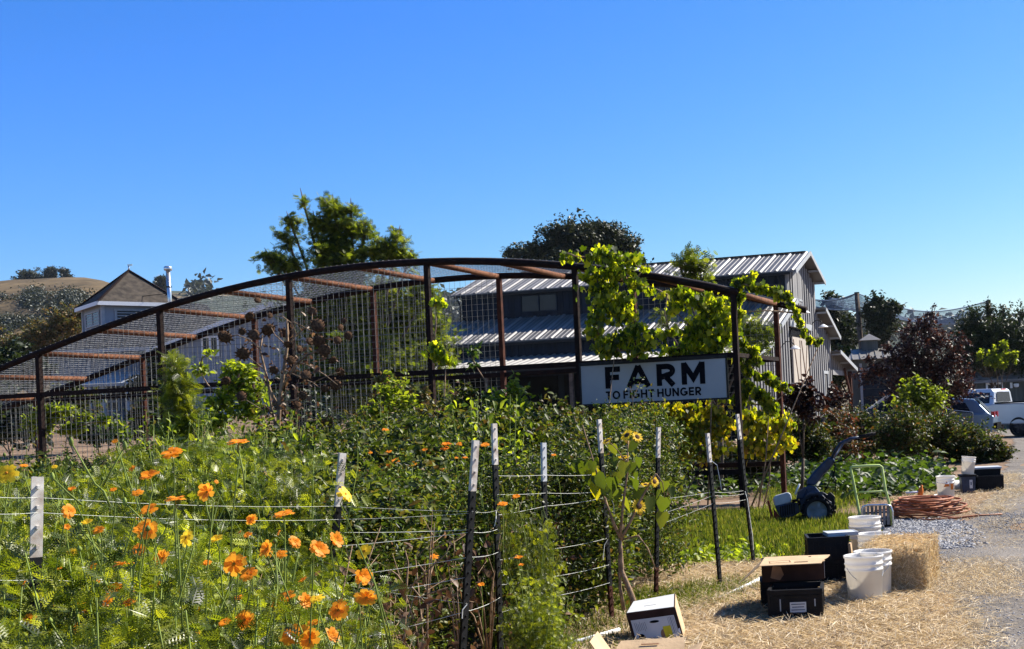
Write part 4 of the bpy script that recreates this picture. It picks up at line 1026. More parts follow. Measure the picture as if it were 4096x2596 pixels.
vine('sprawling green vine on the slope behind the left posts', [
     (250,1640,60,20),(200,1660,70,34),(330,1665,40,14),(420,1680,34,12),(150,1700,60,40),(280,1720,60,20)], 21.5, 1500, .09, G_bright, 250, T=LF, name='climbing_plant', per=12)
vine('small sunlit vine beside the middle trellis post', [(1745,1390,24,24),(1765,1420,24,16),(1790,1440,18,12),(1750,1210,24,10)], 17.6, 160, .09, G_grape, 1740, per=7)

# ================================================================== the garden bed
def proto_plant(kind, seed, h=1.3, rad=.38):
    r_ = np.random.default_rng(seed); rr = random.Random(seed)
    t = thing('tomato_plant', '', 'plant', (0, 0, 0))
    if kind == 'tomato':
        n = 300; a = r_.uniform(0, 6.283, n); rd = rad * r_.uniform(0, 1, n) ** .5; z = h * r_.uniform(.03, 1, n) ** .8
        rd *= .65 + .5 * np.sin(np.clip(z / h, 0, 1) * 2.6)
        C = np.stack([rd*np.cos(a), rd*np.sin(a), z], 1)
        P = np.repeat(C, 22, 0) + r_.normal(size=(n*22, 3)) * np.array([.055, .055, .05])
        for q in range(16):
            a_ = rr.uniform(0, 6.28); d_ = rr.uniform(.05, rad); L = rr.uniform(.06, .34)
            s_ = r_.uniform(0, 1, 26)
            P = np.concatenate([P, np.stack([d_*math.cos(a_) + s_*L*.4*math.cos(a_), d_*math.sin(a_)+s_*L*.4*math.sin(a_), h*.93 + s_*L], 1) + r_.normal(size=(26, 3))*.018])
        P = P[P[:, 2] > .02]
        leaf_mesh('foliage', P, .034 if seed % 2 else .046, LFN if seed % 2 else LF, G_tomato if seed % 2 else G_tom2, t, up=.15, r_=r_, jitter=.55)
        mb = MB()
        for q in range(9):
            a_ = rr.uniform(0, 6.28); e = Vector((math.cos(a_)*rad*.8, math.sin(a_)*rad*.8, h*rr.uniform(.7, 1.05)))
            mb.tube([(0,0,0), (e.x*.35, e.y*.35, e.z*.5), e], [.009, .006, .003], 5)
        mb.build('stem', M['stem'], t)
    return t
def proto_cosmos(seed, h=1.2, rad=.30):
    r_ = np.random.default_rng(seed); rr = random.Random(seed); t = thing('cosmos_plant', '', 'plant', (0, 0, 0))
    mb = MB(); P = []
    for q in range(20):
        a_ = rr.uniform(0, 6.28); d_ = rad * rr.uniform(.2, 1); hh_ = h * rr.uniform(.55, 1.05)
        p_ = [Vector((0,0,0)), Vector((math.cos(a_)*d_*.4, math.sin(a_)*d_*.4, hh_*.45)), Vector((math.cos(a_)*d_*.85, math.sin(a_)*d_*.85, hh_*.85)), Vector((math.cos(a_)*d_, math.sin(a_)*d_, hh_))]
        mb.tube(p_, [.0055, .004, .003, .0015], 5)
        for k in range(70):
            s_ = rr.uniform(.12, 1) * 3; i = min(2, int(s_)); c = p_[i].lerp(p_[i+1], s_ - i)
            P.append((c.x + rr.gauss(0, .05), c.y + rr.gauss(0, .05), c.z + rr.gauss(0, .03)))
        if q % 3 == 0:   # a bud on a bare stalk
            e = p_[3] + Vector((rr.uniform(-.05,.05), rr.uniform(-.05,.05), rr.uniform(.06,.16))); mb.tube([p_[3], e], [.0018, .0014], 4)
            mb.lathe([(0,-.006),(.006,-.002),(.006,.004),(.002,.010),(0,.012)], 6, Matrix.Translation(e))
    leaf_mesh('foliage', np.array(P), .055, FNW, G_cosmos, t, up=.2, r_=r_)
    mb.build('stem', M['stem'], t); return t
tom = [proto_plant('tomato', s) for s in (11, 12, 13, 14)]
cos = [proto_cosmos(s) for s in (21, 22, 23)]
def put(proto, first, p, rz, sc, label, group, name=None):
    o = proto if first else proto.copy()
    if not first:
        COL.objects.link(o)
        for ch in kids[proto.name]:
            c = ch.copy(); COL.objects.link(c); c.parent = o
    o.location = p; o.rotation_euler = (0, 0, rz); o.scale = sc
    o['label'] = label; o['group'] = group
    return o
kids = {p.name: [k for k in COL.objects if k.parent == p] for p in tom + cos}
used = set()
def bound(D): return float(np.interp(D, [4, 6, 8, 9.5, 11, 12.5, 14, 16], [-2.5, -2.05, -2.0, -1.5, -1.22, -1.55, -1.8, -1.9]))
D = 4.9; n_t = 0
while D < 16.2:
    x = bound(D) - .30; left = -.66 * D - .7
    while x > left:
        px_ = PX + x / D * F
        jx, jy = x + rnd.uniform(-.2, .14), D + rnd.uniform(-.2, .2)
        if not (D < 8.6 and px_ < 1180):
            h = 1.0 + .13 * rnd.uniform(-1, 1)
            if px_ < 600 and D > 8: h *= .86
            elif px_ < 1100 and D > 8: h *= .98
            elif D > 10 and px_ > 1150: h *= 1.04
            if D < 7: h *= .90
            p = tom[n_t % 4]; f = p.name not in used; used.add(p.name)
            put(p, f, (jx, jy, g(jx, jy)), rnd.uniform(0, 6.28), (1.05, 1.05, h), 'bushy green tomato plant in the crowded garden bed', 'tomato plants of the garden bed'); n_t += 1
        x -= .56 + .02 * D
    D += .50 + .025 * D
# cosmos in front
CP = []
spots = []
D = 3.05
while D < 9.0:
    lim = {True: 1330, False: 1180}[D < 4.4]
    xr = (lim - PX) / F * D; x = xr; left = -.66 * D - .45
    while x > left:
        px_ = PX + x / D * F
        if not (D < 4.0 and 40 < px_ < 290): spots.append((x + rnd.uniform(-.06, .06), D + rnd.uniform(-.08, .08), px_))
        x -= .30 if D < 6 else .42
    D += .30 if D < 6 else .45
for i, (x, y, px_) in enumerate(spots):
    p = cos[i % 3]; f = p.name not in used; used.add(p.name)
    h = float(np.interp(px_, [-200, 100, 600, 1000, 1250, 1400], [1.02, 1.02, 1.0, .86, .72, .62]))
    if y < 4: h *= .93
    if y > 5.5: h = float(np.interp(px_, [-200, 150, 500, 800, 1180], [1.12, 1.02, 1.08, 1.20, 1.12]))
    o = put(p, f, (x, y, g(x, y)), rnd.uniform(0, 6.28), (1, 1, h * rnd.uniform(.95, 1.05)), 'feathery bright green cosmos plant in the orange flower patch', 'cosmos plants at the front of the bed')
    CP.append(o)
for px, D, h in ((2130,7.1,.92),(2190,7.3,.72),(2150,6.5,.58),(2210,6.6,.45)):
    u_ = gat(px, D); put(cos[int(px) % 3], False, u_, rnd.uniform(0, 6.28), (.55, .55, h), 'feathery grey green plant standing in front of the straight middle post', 'feathery plants by the middle post')
rl_ = random.Random(9)
for i in range(30):
    px = rl_.uniform(-40, 1120); D = rl_.uniform(10.5, 15.8); u_ = gat(px, D)
    put(cos[i % 3], False, u_, rnd.uniform(0, 6.28), (1.25, 1.25, rl_.uniform(1.05, 1.28) if px > 560 or px < 60 else rl_.uniform(.85, 1.0)), 'tall feathery plant in front of the left part of the wire mesh', 'feathery plants along the mesh wall')
# flowers
def flower_mesh(seed, r, n=8, cup=.15):
    rr = random.Random(seed); mb = MB(); mb.smooth = True
    for lay in range(2):
        for i in range(n):
            a = 2*math.pi*(i + .5*lay)/n + rr.uniform(-.08, .08); L = r * (1 - .22*lay) * rr.uniform(.88, 1.08); w_ = L * .30
            lift = cup + rr.uniform(-.12, .15) + .25*lay
            pr = []
            for t_, ww in ((.12, .18), (.45, .75), (.75, 1.0), (.93, .8)):
                for sgn in (-1, 1):
                    z = L * (lift * t_ - .25 * t_ * t_ + rr.uniform(-.02, .02)) ; pr.append((L*t_, sgn*w_*ww, z))
            pr.append((L*1.0, w_*.38, L*(lift-.25))); pr.append((L*1.0, -w_*.38, L*(lift-.25))); pr.append((L*.95, 0, L*(lift-.22)))
            fs = [(0,1,3,2),(2,3,5,4),(4,5,7,6),(7,8,10),(6,10,9),(6,7,10)]
            mb.add(pr, fs, Matrix.Rotation(a, 4, 'Z'))
    me = MB(); me.lathe([(0, .10*r), (.09*r, .10*r), (.14*r, .05*r), (.14*r, -.04*r), (0, -.10*r)], 10)
    return mb, me
fl_mesh = []
for s in range(5):
    a, b = flower_mesh(40 + s, 1.0, 8 if s % 2 else 7, .05 + .1 * s)
    oa = a.build('petal_whorl', M['petal']); ob = b.build('flower_centre', M['flower_eye'])
    fl_mesh.append((oa.data, ob.data)); bpy.data.objects.remove(oa); bpy.data.objects.remove(ob)
ymesh = [m_[0].copy() for m_ in fl_mesh]
for m_ in ymesh: m_.materials.clear(); m_.materials.append(M['petal_y'])
def add_flower(host, c, r, tilt, az, yellow=False, s=0, stem=.35, slean=0.0, toward=None):
    """petals and stalk become parts of the plant they grow on"""
    inv = Matrix.Translation(host.location) @ host.rotation_euler.to_matrix().to_4x4() @ Matrix.Diagonal((*host.scale, 1))
    inv = inv.inverted()
    Rm = Matrix.Rotation(az, 4, 'Z') @ Matrix.Rotation(tilt, 4, 'Y') @ Matrix.Rotation(rnd.uniform(0, 6), 4, 'Z')
    fo = bpy.data.objects.new('flower', ymesh[s] if yellow else fl_mesh[s][0]); COL.objects.link(fo); fo.parent = host
    fo.matrix_local = inv @ Matrix.Translation(c) @ Rm @ Matrix.Scale(r, 4)
    ce = bpy.data.objects.new('flower_centre', fl_mesh[s][1]); COL.objects.link(ce); ce.parent = fo
    nrm = (Rm @ Vector((0, 0, 1)).to_4d()).to_3d()
    mb = MB(); c = Vector(c); a1 = c - nrm * .02 + Vector((0,0,-.02))
    e = Vector((c.x + slean, c.y + rnd.uniform(-.03, .05), c.z - stem))
    mb.tube([c, a1, a1.lerp(e, .5) + Vector((slean*.2, 0, 0)), e], [.0017, .0018, .0022, .0026], 5)
    vs = [inv @ Vector(v) for v in mb.v]; mb.v = [tuple(v) for v in vs]
    mb.build('flower_stalk', M['stem'], host)
FL = [(26,1892,42,1,1),(686,1811,42,0,0),(954,1769,46,0,2),(599,1902,38,0,0),(830,1968,44,0,1),(548,1969,24,0,0),(702,1995,42,0,2),(595,2038,38,0,0),(590,2120,44,0,1),(560,2118,30,0,0),(745,2150,38,1,1),(275,2045,30,0,3),(395,2120,26,0,0),(556,2198,26,0,1),
 (653,2232,38,0,1),(495,2250,40,0,2),(1005,2077,26,0,1),(1135,2058,46,0,2),(866,2155,26,1,0),(1070,2195,36,0,1),(1122,2215,26,0,0),(1180,2168,26,0,3),(990,2140,20,0,0),(1275,2195,38,0,3),(1342,2158,34,0,3),(937,2255,50,0,1),(993,2295,38,0,0),(1456,2205,36,1,1),
 (1450,2305,42,0,3),(1468,2390,42,0,1),(1382,1975,34,1,3),(453,2357,36,0,0),(432,2405,28,0,1),(512,2415,34,0,2),(328,2515,38,0,0),(118,2475,24,0,1),(980,2480,46,0,1),(900,2490,30,0,0),(1147,2388,34,0,0),(1220,2405,36,0,3),(1265,2392,30,1,0),(1355,2440,48,0,1),
 (1175,2540,52,0,1),(1240,2555,44,0,1),(1325,2540,34,0,3),(1210,2520,30,0,0),(452,1958,14,0,0),(460,1765,14,0,0),(288,1956,16,0,0),(350,2090,22,1,0),(370,2265,20,0,0),(955,2390,18,0,0),(1255,2490,26,0,0),(960,2475,24,0,2)]
for i, (px, py, rp, yel, mode) in enumerate(FL):
    D = 3.15 + .55 * ((i * 37) % 10) / 10
    if py < 1900: D = 3.7
    if rp < 28: D += .35
    r = rp * D / F * 1.02; c = at(px, py, D)
    host = min(CP, key=lambda o: (o.location.x - c.x) ** 2 + (o.location.y - c.y) ** 2)
    # mode 0 tilted up, 1 facing us, 2 edge on, 3 facing sideways
    tilt, az = [(R(38), R(-95)), (R(72), R(-90) + rnd.uniform(-.5, .5)), (R(8), R(-90)), (R(75), R(-25))][mode]
    add_flower(host, c, r, tilt + rnd.uniform(-.12, .12), az, yel == 1, i % 5, .45, rnd.uniform(-.12, .12))
rf_ = random.Random(77)
for i in range(46):
    px = rf_.uniform(0, 1250); py = rf_.uniform(1860, 2560); D = rf_.uniform(3.6, 4.6) if py > 2100 else rf_.uniform(4.5, 7.5)
    c = at(px, py, D); host = min(CP, key=lambda o: (o.location.x - c.x) ** 2 + (o.location.y - c.y) ** 2)
    add_flower(host, c, rf_.uniform(.010, .019), rf_.uniform(.2, 1.4), rf_.uniform(-2.6, -.6), i % 7 == 0, i % 5, .25, rf_.uniform(-.08, .08))
# orange blooms further back, on the tomato-row plants
TP_ = [o for o in COL.objects if o.name.startswith('tomato_plant')]
for i, (px, py, rp) in enumerate([(1540,1717,16),(1585,1842,22),(1650,1858,20),(1785,1778,22),(1780,1797,20),(1835,1775,14),(1775,1880,18),(1940,1780,22),(1550,1865,16),(2075,2232,20),(1735,2225,20),(1555,1805,12),(1440,1885,14),(1460,1885,12),(1700,1800,12),(1820,1830,14),
                                  (2010,2015,20),(2065,1985,18),(2085,2260,12),(1925,2340,16),(1480,1810,10),(1860,1830,12),(2215,1820,12),(3060,1830,0)]):
    if not rp: continue
    D = 8.2 if py < 1900 else 6.6
    c = at(px, py, D); host = min(TP_, key=lambda o: (o.location.x - c.x) ** 2 + (o.location.y - c.y) ** 2)
    add_flower(host, c, rp * D / F, R(15 + 10 * (i % 3)), R(-90), False, i % 5, .35, rnd.uniform(-.05, .05))
# long bare stalks standing out of the cosmos patch
SL = ['long pale green seed stalk forking left of centre of the flower patch', 'seed stalk leaning right and meeting the forked one', 'short curved seed stalk beside the closest post', 'thick pale stalk crossing diagonally under the topmost flowers', 'slanting stalk to the left of the big orange flower', 'upright bare stalk below the highest orange flower', 'bare stalk holding up the big orange flower']
host = min(CP, key=lambda o: abs(o.location.x + 1.9) + abs(o.location.y - 3.8))
for pl in ([(285,1770),(380,1935),(415,1965),(440,2025)], [(500,1785),(440,1890),(410,1945)], [(210,1910),(270,1970),(330,2020)], [(320,2110),(400,2210),(450,2260)], [(500,2010),(570,2080),(600,2140)], [(955,1800),(975,1900),(980,1960)], [(820,1990),(830,2050),(845,2100)]):
    mb = MB(); pts = [at(x_, y_, 3.75) for x_, y_ in pl]; mb.tube(pts, [.0022 + .0006*i for i in range(len(pts))], 5)
    t = thing('seed_stalk', SL.pop(0), 'plant', pts[-1], 0, 'bare stalks in the flower patch')
    mb.build('stalk', M['stem'], t, True)
    mb = MB(); mb.lathe([(0,-.014),(.006,-.006),(.007,.004),(.003,.014),(0,.017)], 7, Matrix.Translation(pts[0])); mb.build('seed_head', G_bright if False else M['stem'], t, True)

# tall weeds and dry stalks that break the top and the shaded side of the bed
def tall_weed(seed):
    r_ = np.random.default_rng(seed); rr = random.Random(seed); t = thing('tall_weed', '', 'plant', (0, 0, 0)); mb = MB(); P = []
    for q in range(5):
        a_ = rr.uniform(0, 6.28); d_ = rr.uniform(.05, .25); h = rr.uniform(1.25, 1.75); p_ = [Vector((0,0,0)), Vector((math.cos(a_)*d_*.4, math.sin(a_)*d_*.4, h*.5)), Vector((math.cos(a_)*d_, math.sin(a_)*d_, h))]
        mb.tube(p_, [.006, .004, .0015], 5)
        for k in range(60):
            s_ = rr.uniform(.5, 2); i = min(1, int(s_)); c = p_[i].lerp(p_[i+1], s_ - i); P.append((c.x + rr.gauss(0, .035), c.y + rr.gauss(0, .035), c.z + rr.gauss(0, .02)))
    leaf_mesh('foliage', np.array(P), .060, LFN, G_bright if seed % 2 else G_tomato, t, up=.2, r_=r_); mb.build('stem', M['stem'], t); return t
tw = [tall_weed(s) for s in (61, 62, 63)]
for p in tw: kids[p.name] = [k for k in COL.objects if k.parent == p]
for i in range(34):
    px = rf_.uniform(60, 2560); D = rf_.uniform(8.5, 15.5); u_ = gat(px, D); p = tw[i % 3]; f = False
    if px < 560: continue
    f = p.name not in used; used.add(p.name)
    put(p, f, u_, rnd.uniform(0, 6.28), (1, 1, rf_.uniform(.82, 1.06)), 'thin tall weed standing above the tomato bed', 'tall weeds in the garden bed')
def dry_stalk(seed):
    rr = random.Random(seed); t = thing('dry_stalk', '', 'plant', (0, 0, 0)); mb = MB()
    for q in range(6):
        a_ = rr.uniform(0, 6.28); h = rr.uniform(.5, 1.05); d_ = rr.uniform(.05, .3); e = Vector((math.cos(a_)*d_, math.sin(a_)*d_, h)); m_ = Vector((e.x*.3, e.y*.3, h*.55)); mb.tube([(0,0,0), m_, e], [.007,.005,.002], 5)
        for k in range(3):
            b_ = m_.lerp(e, rr.random()); mb.tube([b_, b_ + Vector((rr.uniform(-.15,.15), rr.uniform(-.15,.15), rr.uniform(.03,.2)))], [.003,.001], 4)
    mb.build('stem', M['dry_stem'], t)
    P = np.array([[rr.gauss(0, .12), rr.gauss(0, .12), rr.uniform(.1, .9)] for _ in range(70)]); leaf_mesh('dead_leaves', P, .05, LF, G_dry, t, up=-.1); return t
ds = [dry_stalk(s) for s in (71, 72)]
for p in ds: kids[p.name] = [k for k in COL.objects if k.parent == p]
for i, D in enumerate([4.9, 5.3, 5.8, 6.3, 6.9, 7.6, 8.6]):
    p = ds[i % 2]; f = p.name not in used; used.add(p.name); x_ = bound(D) + rf_.uniform(.0, .10)
    put(p, f, (x_, D, 0), rnd.uniform(0, 6.28), (1, 1, rf_.uniform(.8, 1.1)), 'brown dead stalks leaning at the shaded edge of the tomato bed', 'dead stalks along the edge of the bed')

# ================================================================== grass, seedlings, squash, straw, stones
def scatter(name, n, poly_px, size, T, m, up, jit=.4, zoff=.0, dens=None, upright=False, gauss=.0, kind='stuff'):
    """blades scattered over the ground inside an outline"""
    poly = [gp(*q) for q in poly_px]; X = [p.x for p in poly]; Y = [p.y for p in poly]
    pts = []
    def inside(x, y):
        c = False; k = len(poly)
        for i in range(k):
            a, b = poly[i], poly[(i+1) % k]
            if (a.y > y) != (b.y > y) and x < (b.x-a.x)*(y-a.y)/(b.y-a.y) + a.x: c = not c
        return c
    cl = [(rnd.uniform(min(X), max(X)), rnd.uniform(min(Y), max(Y)), rnd.uniform(.2, .7)) for _ in range(24)]
    while len(pts) < n:
        x = rnd.uniform(min(X)-.3, max(X)+.3); y = rnd.uniform(min(Y)-.5, max(Y)+.5)
        if dens:
            q = max([math.exp(-((x-a)**2+(y-b)**2)/(c*c)) for a, b, c in cl])
            if rnd.random() > dens + (1-dens)*q: continue
        if inside(x + rnd.gauss(0, .16), y + rnd.gauss(0, .28)): pts.append((x, y, g(x, y) + zoff + abs(rnd.gauss(0, gauss))))
    P = np.array(pts); k = len(P); rots = None
    if upright:
        y_ = rng.normal(size=(k, 3)) * .33 + np.array([0, 0, 1.0]); y_ /= np.linalg.norm(y_, axis=1)[:, None]
        z_ = rng.normal(size=(k, 3)); z_ -= (z_*y_).sum(1)[:, None]*y_; z_ /= np.linalg.norm(z_, axis=1)[:, None]
        rots = np.stack([np.cross(y_, z_), y_, z_], axis=2)
    o = leaf_mesh(name, P, size, T, m, None, up=up, jitter=jit, rots=rots)
    return tag(o, kind=kind)
BL = T_diamond(1, .06, .05); ST = T_diamond(1, .050, .02)
scatter('grass', 42000, [(2680,2080),(3100,2060),(3420,2090),(3400,2170),(3330,2200),(3230,2240),(3100,2230),(2920,2190),(2760,2240),(2640,2260)], .12, BL, G_grass, 0, upright=True, dens=.35)
scatter('grass', 9000, [(2480,2440),(2560,2390),(2800,2360),(3020,2330),(2960,2370),(2800,2430),(2700,2440)], .07, BL, G_grass, 0, upright=True, dens=.1)
scatter('grass', 9000, [(3080,1960),(3260,1930),(3480,1930),(3420,2040),(3280,2060),(3090,2050)], .12, BL, G_grass, 0, upright=True, dens=.3)
scatter('grass', 2500, [(2100,2560),(2450,2480),(2500,2520),(2400,2620),(2000,2640)], .07, BL, G_grass, 0, upright=True, dens=.1)
scatter('seedlings', 1500, [(2680,2240),(2760,2215),(2900,2200),(3060,2210),(3060,2236),(2900,2236),(2700,2262)], .075, LF, G_bright, .3, gauss=.04)
scatter('squash_foliage', 3500, [(2560,1935),(3150,1900),(3200,1960),(2600,2010)], .13, LF, G_squash, .6, gauss=.14)
scatter('squash_foliage', 6500, [(3150,1905),(3500,1880),(3760,1895),(3800,1945),(3600,1985),(3480,2010),(3250,1965)], .15, LF, G_squash, .6, gauss=.16)
STRAW = [(2440,2620),(2700,2470),(2620,2320),(2720,2280),(3000,2262),(3200,2290),(3500,2300),(3640,2420),(3800,2420),(3900,2620)]
scatter('straw', 75000, STRAW, .085, ST, G_straw, 1.8, zoff=.018, gauss=.014, dens=.35, jit=.6)
scatter('straw', 9000, [(2150,2600),(2300,2500),(2470,2440),(2520,2560),(2400,2640)], .07, ST, G_straw, 1.5, zoff=.012, gauss=.008, dens=.3)
scatter('straw', 9000, [(3560,2330),(3760,2250),(3950,2240),(4096,2300),(4096,2360),(3800,2420),(3600,2420)], .075, ST, G_straw, 1.2, zoff=.012, gauss=.008, dens=.12)
scatter('straw', 9000, [(3480,2000),(3900,1960),(4060,1880),(4096,1960),(3990,2060),(3700,2020)], .10, ST, G_straw, 1.2, zoff=.012, gauss=.01, dens=.15)
scatter('straw', 4000, [(3700,2090),(4096,2030),(4096,2596),(3700,2596)], .07, ST, G_straw, 1.5, zoff=.012, gauss=.004, dens=.02)
# gravel heap and loose stones
def stones(name, n, poly_px, s0, s1, m, h=.0):
    poly = [gp(*q) for q in poly_px]; X = [p.x for p in poly]; Y = [p.y for p in poly]
    bm = bmesh.new(); bmesh.ops.create_icosphere(bm, subdivisions=1, radius=1); base = np.array([v.co[:] for v in bm.verts]); fs = [tuple(v.index for v in f.verts) for f in bm.faces]; bm.free()
    pts = []
    def inside(x, y):
        c = False; k = len(poly)
        for i in range(k):
            a, b = poly[i], poly[(i+1) % k]
            if (a.y > y) != (b.y > y) and x < (b.x-a.x)*(y-a.y)/(b.y-a.y) + a.x: c = not c
        return c
    while len(pts) < n:
        x = rnd.uniform(min(X), max(X)); y = rnd.uniform(min(Y), max(Y))
        if inside(x + rnd.gauss(0, .10), y + rnd.gauss(0, .2)): pts.append((x, y, g(x, y) + .006 + rnd.uniform(0, h)))
    base = base * np.array([1, .8, .55]) * rng.uniform(.75, 1.2, (len(base), 1))
    o = leaf_mesh(name, np.array(pts), (s0+s1)/2, (base, fs), m, None, up=1.5, jitter=.6)
    return tag(o, kind='stuff')
G_stone = leafmat('grey_stone', [(.16,.16,.165), (.26,.26,.27), (.38,.38,.39), (.10,.10,.11)], 0.0, rough=.9, spec=.04, objvar=0)
stones('gravel', 7500, [(3540,2085),(3800,2088),(3880,2100),(3900,2130),(3860,2190),(3740,2200),(3640,2180),(3560,2165)], .012, .026, G_stone, .004)
stones('gravel', 1500, [(3300,2075),(3420,2068),(3400,2100),(3330,2098)], .016, .03, G_stone, .01)
stones('gravel', 5000, [(3660,2200),(3850,2130),(3960,2040),(4096,1960),(4096,2600),(3800,2600)], .006, .014, G_stone, 0)
# ================================================================== netting and its poles, sheds, vehicles
def ptag(o, l, c, gr=None): return tag(o, l, c, gr)
poles = []
for px, pt_, pb, D, lab in ((3308, 1190, 1640, 104, 'shorter timber pole of the netting beside the barn eave'), (3427, 1172, 1640, 99, 'tall timber pole holding up the netting, in open sky'), (3952, 1205, 1640, 100, 'timber netting pole half hidden in the dark evergreen')):
    top = at(px, pt_, D); base = Vector((top.x + .35, top.y, g(top.x, D)))
    t = thing('netting_pole', lab, 'pole', base, 0, 'timber poles of the netting')
    mb = MB(); mb.tube([base, top], [.23, .19], 10); mb.build('post', M['wood_post'], t, True)
    mb = MB(); mb.tube([top - Vector((0, 0, .02)), top + Vector((0, 0, .06))], .21, 10); mb.build('cap', M['dark'], t, True)
    poles.append(top)
net = thing('bird_netting', 'long sagging blue grey netting strung between tall timber poles', 'netting', poles[1])
def netpatch(A, B, C, Dd, sag, nu, nv, nm):
    """A-B upper edge, C-D lower edge"""
    mb = MB()
    def P_(u, v):
        p = A.lerp(B, u).lerp(C.lerp(Dd, u), v); p = p.copy(); p.z -= sag * math.sin(math.pi * u) * (1 - .5 * v); return p
    for i in range(nu + 1): mb.tube([P_(i / nu, v / 6) for v in range(7)], .016, 3, cap=False)
    for j in range(nv + 1): mb.tube([P_(u / 20, j / nv) for u in range(21)], .06 if j in (0, nv) else .016, 3, cap=False)
    mb.build(nm, M['net'], net, True)
netpatch(poles[1], poles[2], at(3430, 1238, 99), at(3960, 1290, 100), 1.15, 170, 9, 'net_panel')
netpatch(at(3250, 1198, 104), poles[1], at(3250, 1226, 104), at(3430, 1238, 99), .3, 60, 8, 'net_panel')
netpatch(poles[0], poles[1], at(3312, 1210, 104), at(3520, 1262, 99), .3, 50, 5, 'net_panel')
netpatch(poles[1] + Vector((0, 6, 0)), poles[2] + Vector((0, 8, 0)), at(3470, 1225, 106), at(3940, 1280, 108), 1.5, 120, 5, 'net_panel')

def PB(t, name, m, fn, bevel=0):
    mb = MB(); fn(mb); return mb.build(name, m, t, True, bevel=bevel)
# shed with a cupola
SD = 92.0
t = thing('cupola_shed', 'small dark shed with a pale metal roof and a square cupola behind the barn porch', 'shed', gat(3500, SD))
x0, x1 = at(3412, 1500, SD).x, at(3640, 1500, SD).x; ze_, zr_ = at(3500, 1430, SD).z, at(3500, 1396, SD).z
PB(t, 'wall', M['shed'], lambda mb: bx(mb, x0, x1, SD, SD+5, g(x0, SD)-.2, ze_))
def rf(mb):
    ym = SD + 2.5
    mb.add([(x0-.4, SD-.5, ze_-.1), (x1+.4, SD-.5, ze_-.1), (x1-.1, ym, zr_+.15), (x0+.2, ym, zr_+.15), (x0-.4, SD+5.5, ze_-.1), (x1+.4, SD+5.5, ze_-.1)], [(0,1,2,3), (3,2,5,4), (0,3,4), (1,5,2), (0,4,5,1)])
    x = x0
    while x < x1: mb.beam((x, SD-.5, ze_-.05), (x+.05, ym, zr_+.19), .07, .05); x += .6
PB(t, 'roof', M['rib'], rf)
cx = at(3486, 1380, SD).x
PB(t, 'cupola', M['shed'], lambda mb: bx(mb, cx-.6, cx+.6, SD+1.9, SD+3.1, zr_-.2, at(3486, 1355, SD).z))
zc = at(3486, 1355, SD).z; za = at(3488, 1326, SD).z
PB(t, 'cupola_roof', M['rib'], lambda mb: mb.add([(cx-.85, SD+1.65, zc), (cx+.85, SD+1.65, zc), (cx+.85, SD+3.35, zc), (cx-.85, SD+3.35, zc), (cx, SD+2.5, za)], [(0,1,4), (1,2,4), (2,3,4), (3,0,4), (3,2,1,0)]))
PB(t, 'garage_door', M['navy'], lambda mb: [bx(mb, x0+.7, x1-.9, SD-.08, SD-.01, 1.0+.62*k, 1.58+.62*k) for k in range(5)])
PB(t, 'door_trim', M['trim'], lambda mb: [bx(mb, x0+.5, x0+.69, SD-.1, SD-.01, .2, ze_-.4), bx(mb, x0+.69, x1-.7, SD-.1, SD-.01, 4.2, 4.4)])
# long grey shed at the right edge
SD = 66.0; x0, x1 = at(3898, 1500, SD).x, at(4420, 1500, SD).x; ze_, zr_ = at(3950, 1517, SD).z, at(3950, 1478, SD).z
t = thing('long_shed', 'long low grey green shed with a shingle roof behind the pickup', 'shed', (x0, SD, 0))
PB(t, 'wall', M['shed'], lambda mb: bx(mb, x0+.1, x1, SD, SD+5, 0, ze_))
PB(t, 'roof', M['weathered_shingle'], lambda mb: mb.add([(x0-.1, SD-.4, ze_-.05), (x1, SD-.4, ze_-.05), (x1, SD+2.5, zr_+1.0), (x0-.1, SD+2.5, zr_+1.0), (x0-.1, SD+5.4, ze_-.05), (x1, SD+5.4, ze_-.05), (x0-.1, SD-.4, ze_-.2), (x1, SD-.4, ze_-.2)], [(0,1,2,3), (3,2,5,4), (0,3,4), (1,5,2), (6,7,1,0), (0,4,5,1)]))
def shed_batten(mb):
    x = x0 + .2
    while x < x1: bx(mb, x-.02, x+.02, SD-.025, SD-.002, .1, ze_-.2); x += .3
PB(t, 'siding_batten', M['shed'], shed_batten)
wx0, wx1, wz0, wz1 = at(3950, 1545, SD).x, at(4003, 1545, SD).x, at(3975, 1562, SD).z, at(3975, 1538, SD).z
wv = PB(t, 'window', M['glass'], lambda mb: bx(mb, wx0, wx1, SD-.06, SD-.03, wz0, wz1))
fr = PB(t, 'window_frame', M['white_paint'], lambda mb: [bx(mb, a-.05, a+.05, SD-.12, SD-.062, wz0-.1, wz1+.1) for a in (wx0-.05, (wx0+wx1)/2, wx1+.05)] + [bx(mb, wx0, wx1, SD-.11, SD-.063, wz1, wz1+.1)]); fr.parent = wv
lp_ = at(4055, 1541, SD)
lm = PB(t, 'wall_lamp', M['white_paint'], lambda mb: [mb.box((lp_.x-.15, SD-.08, lp_.z), (.12, .12, .3)), mb.lathe([(.05, 0), (.13, .03), (.15, .16), (.13, .2), (0, .21)], 10, Matrix.Translation((lp_.x+.1, SD-.2, lp_.z-.12)))])
PB(t, 'door', M['shed'], lambda mb: bx(mb, lp_.x+.5, x1-1, SD-.08, SD-.03, .05, ze_-.5))

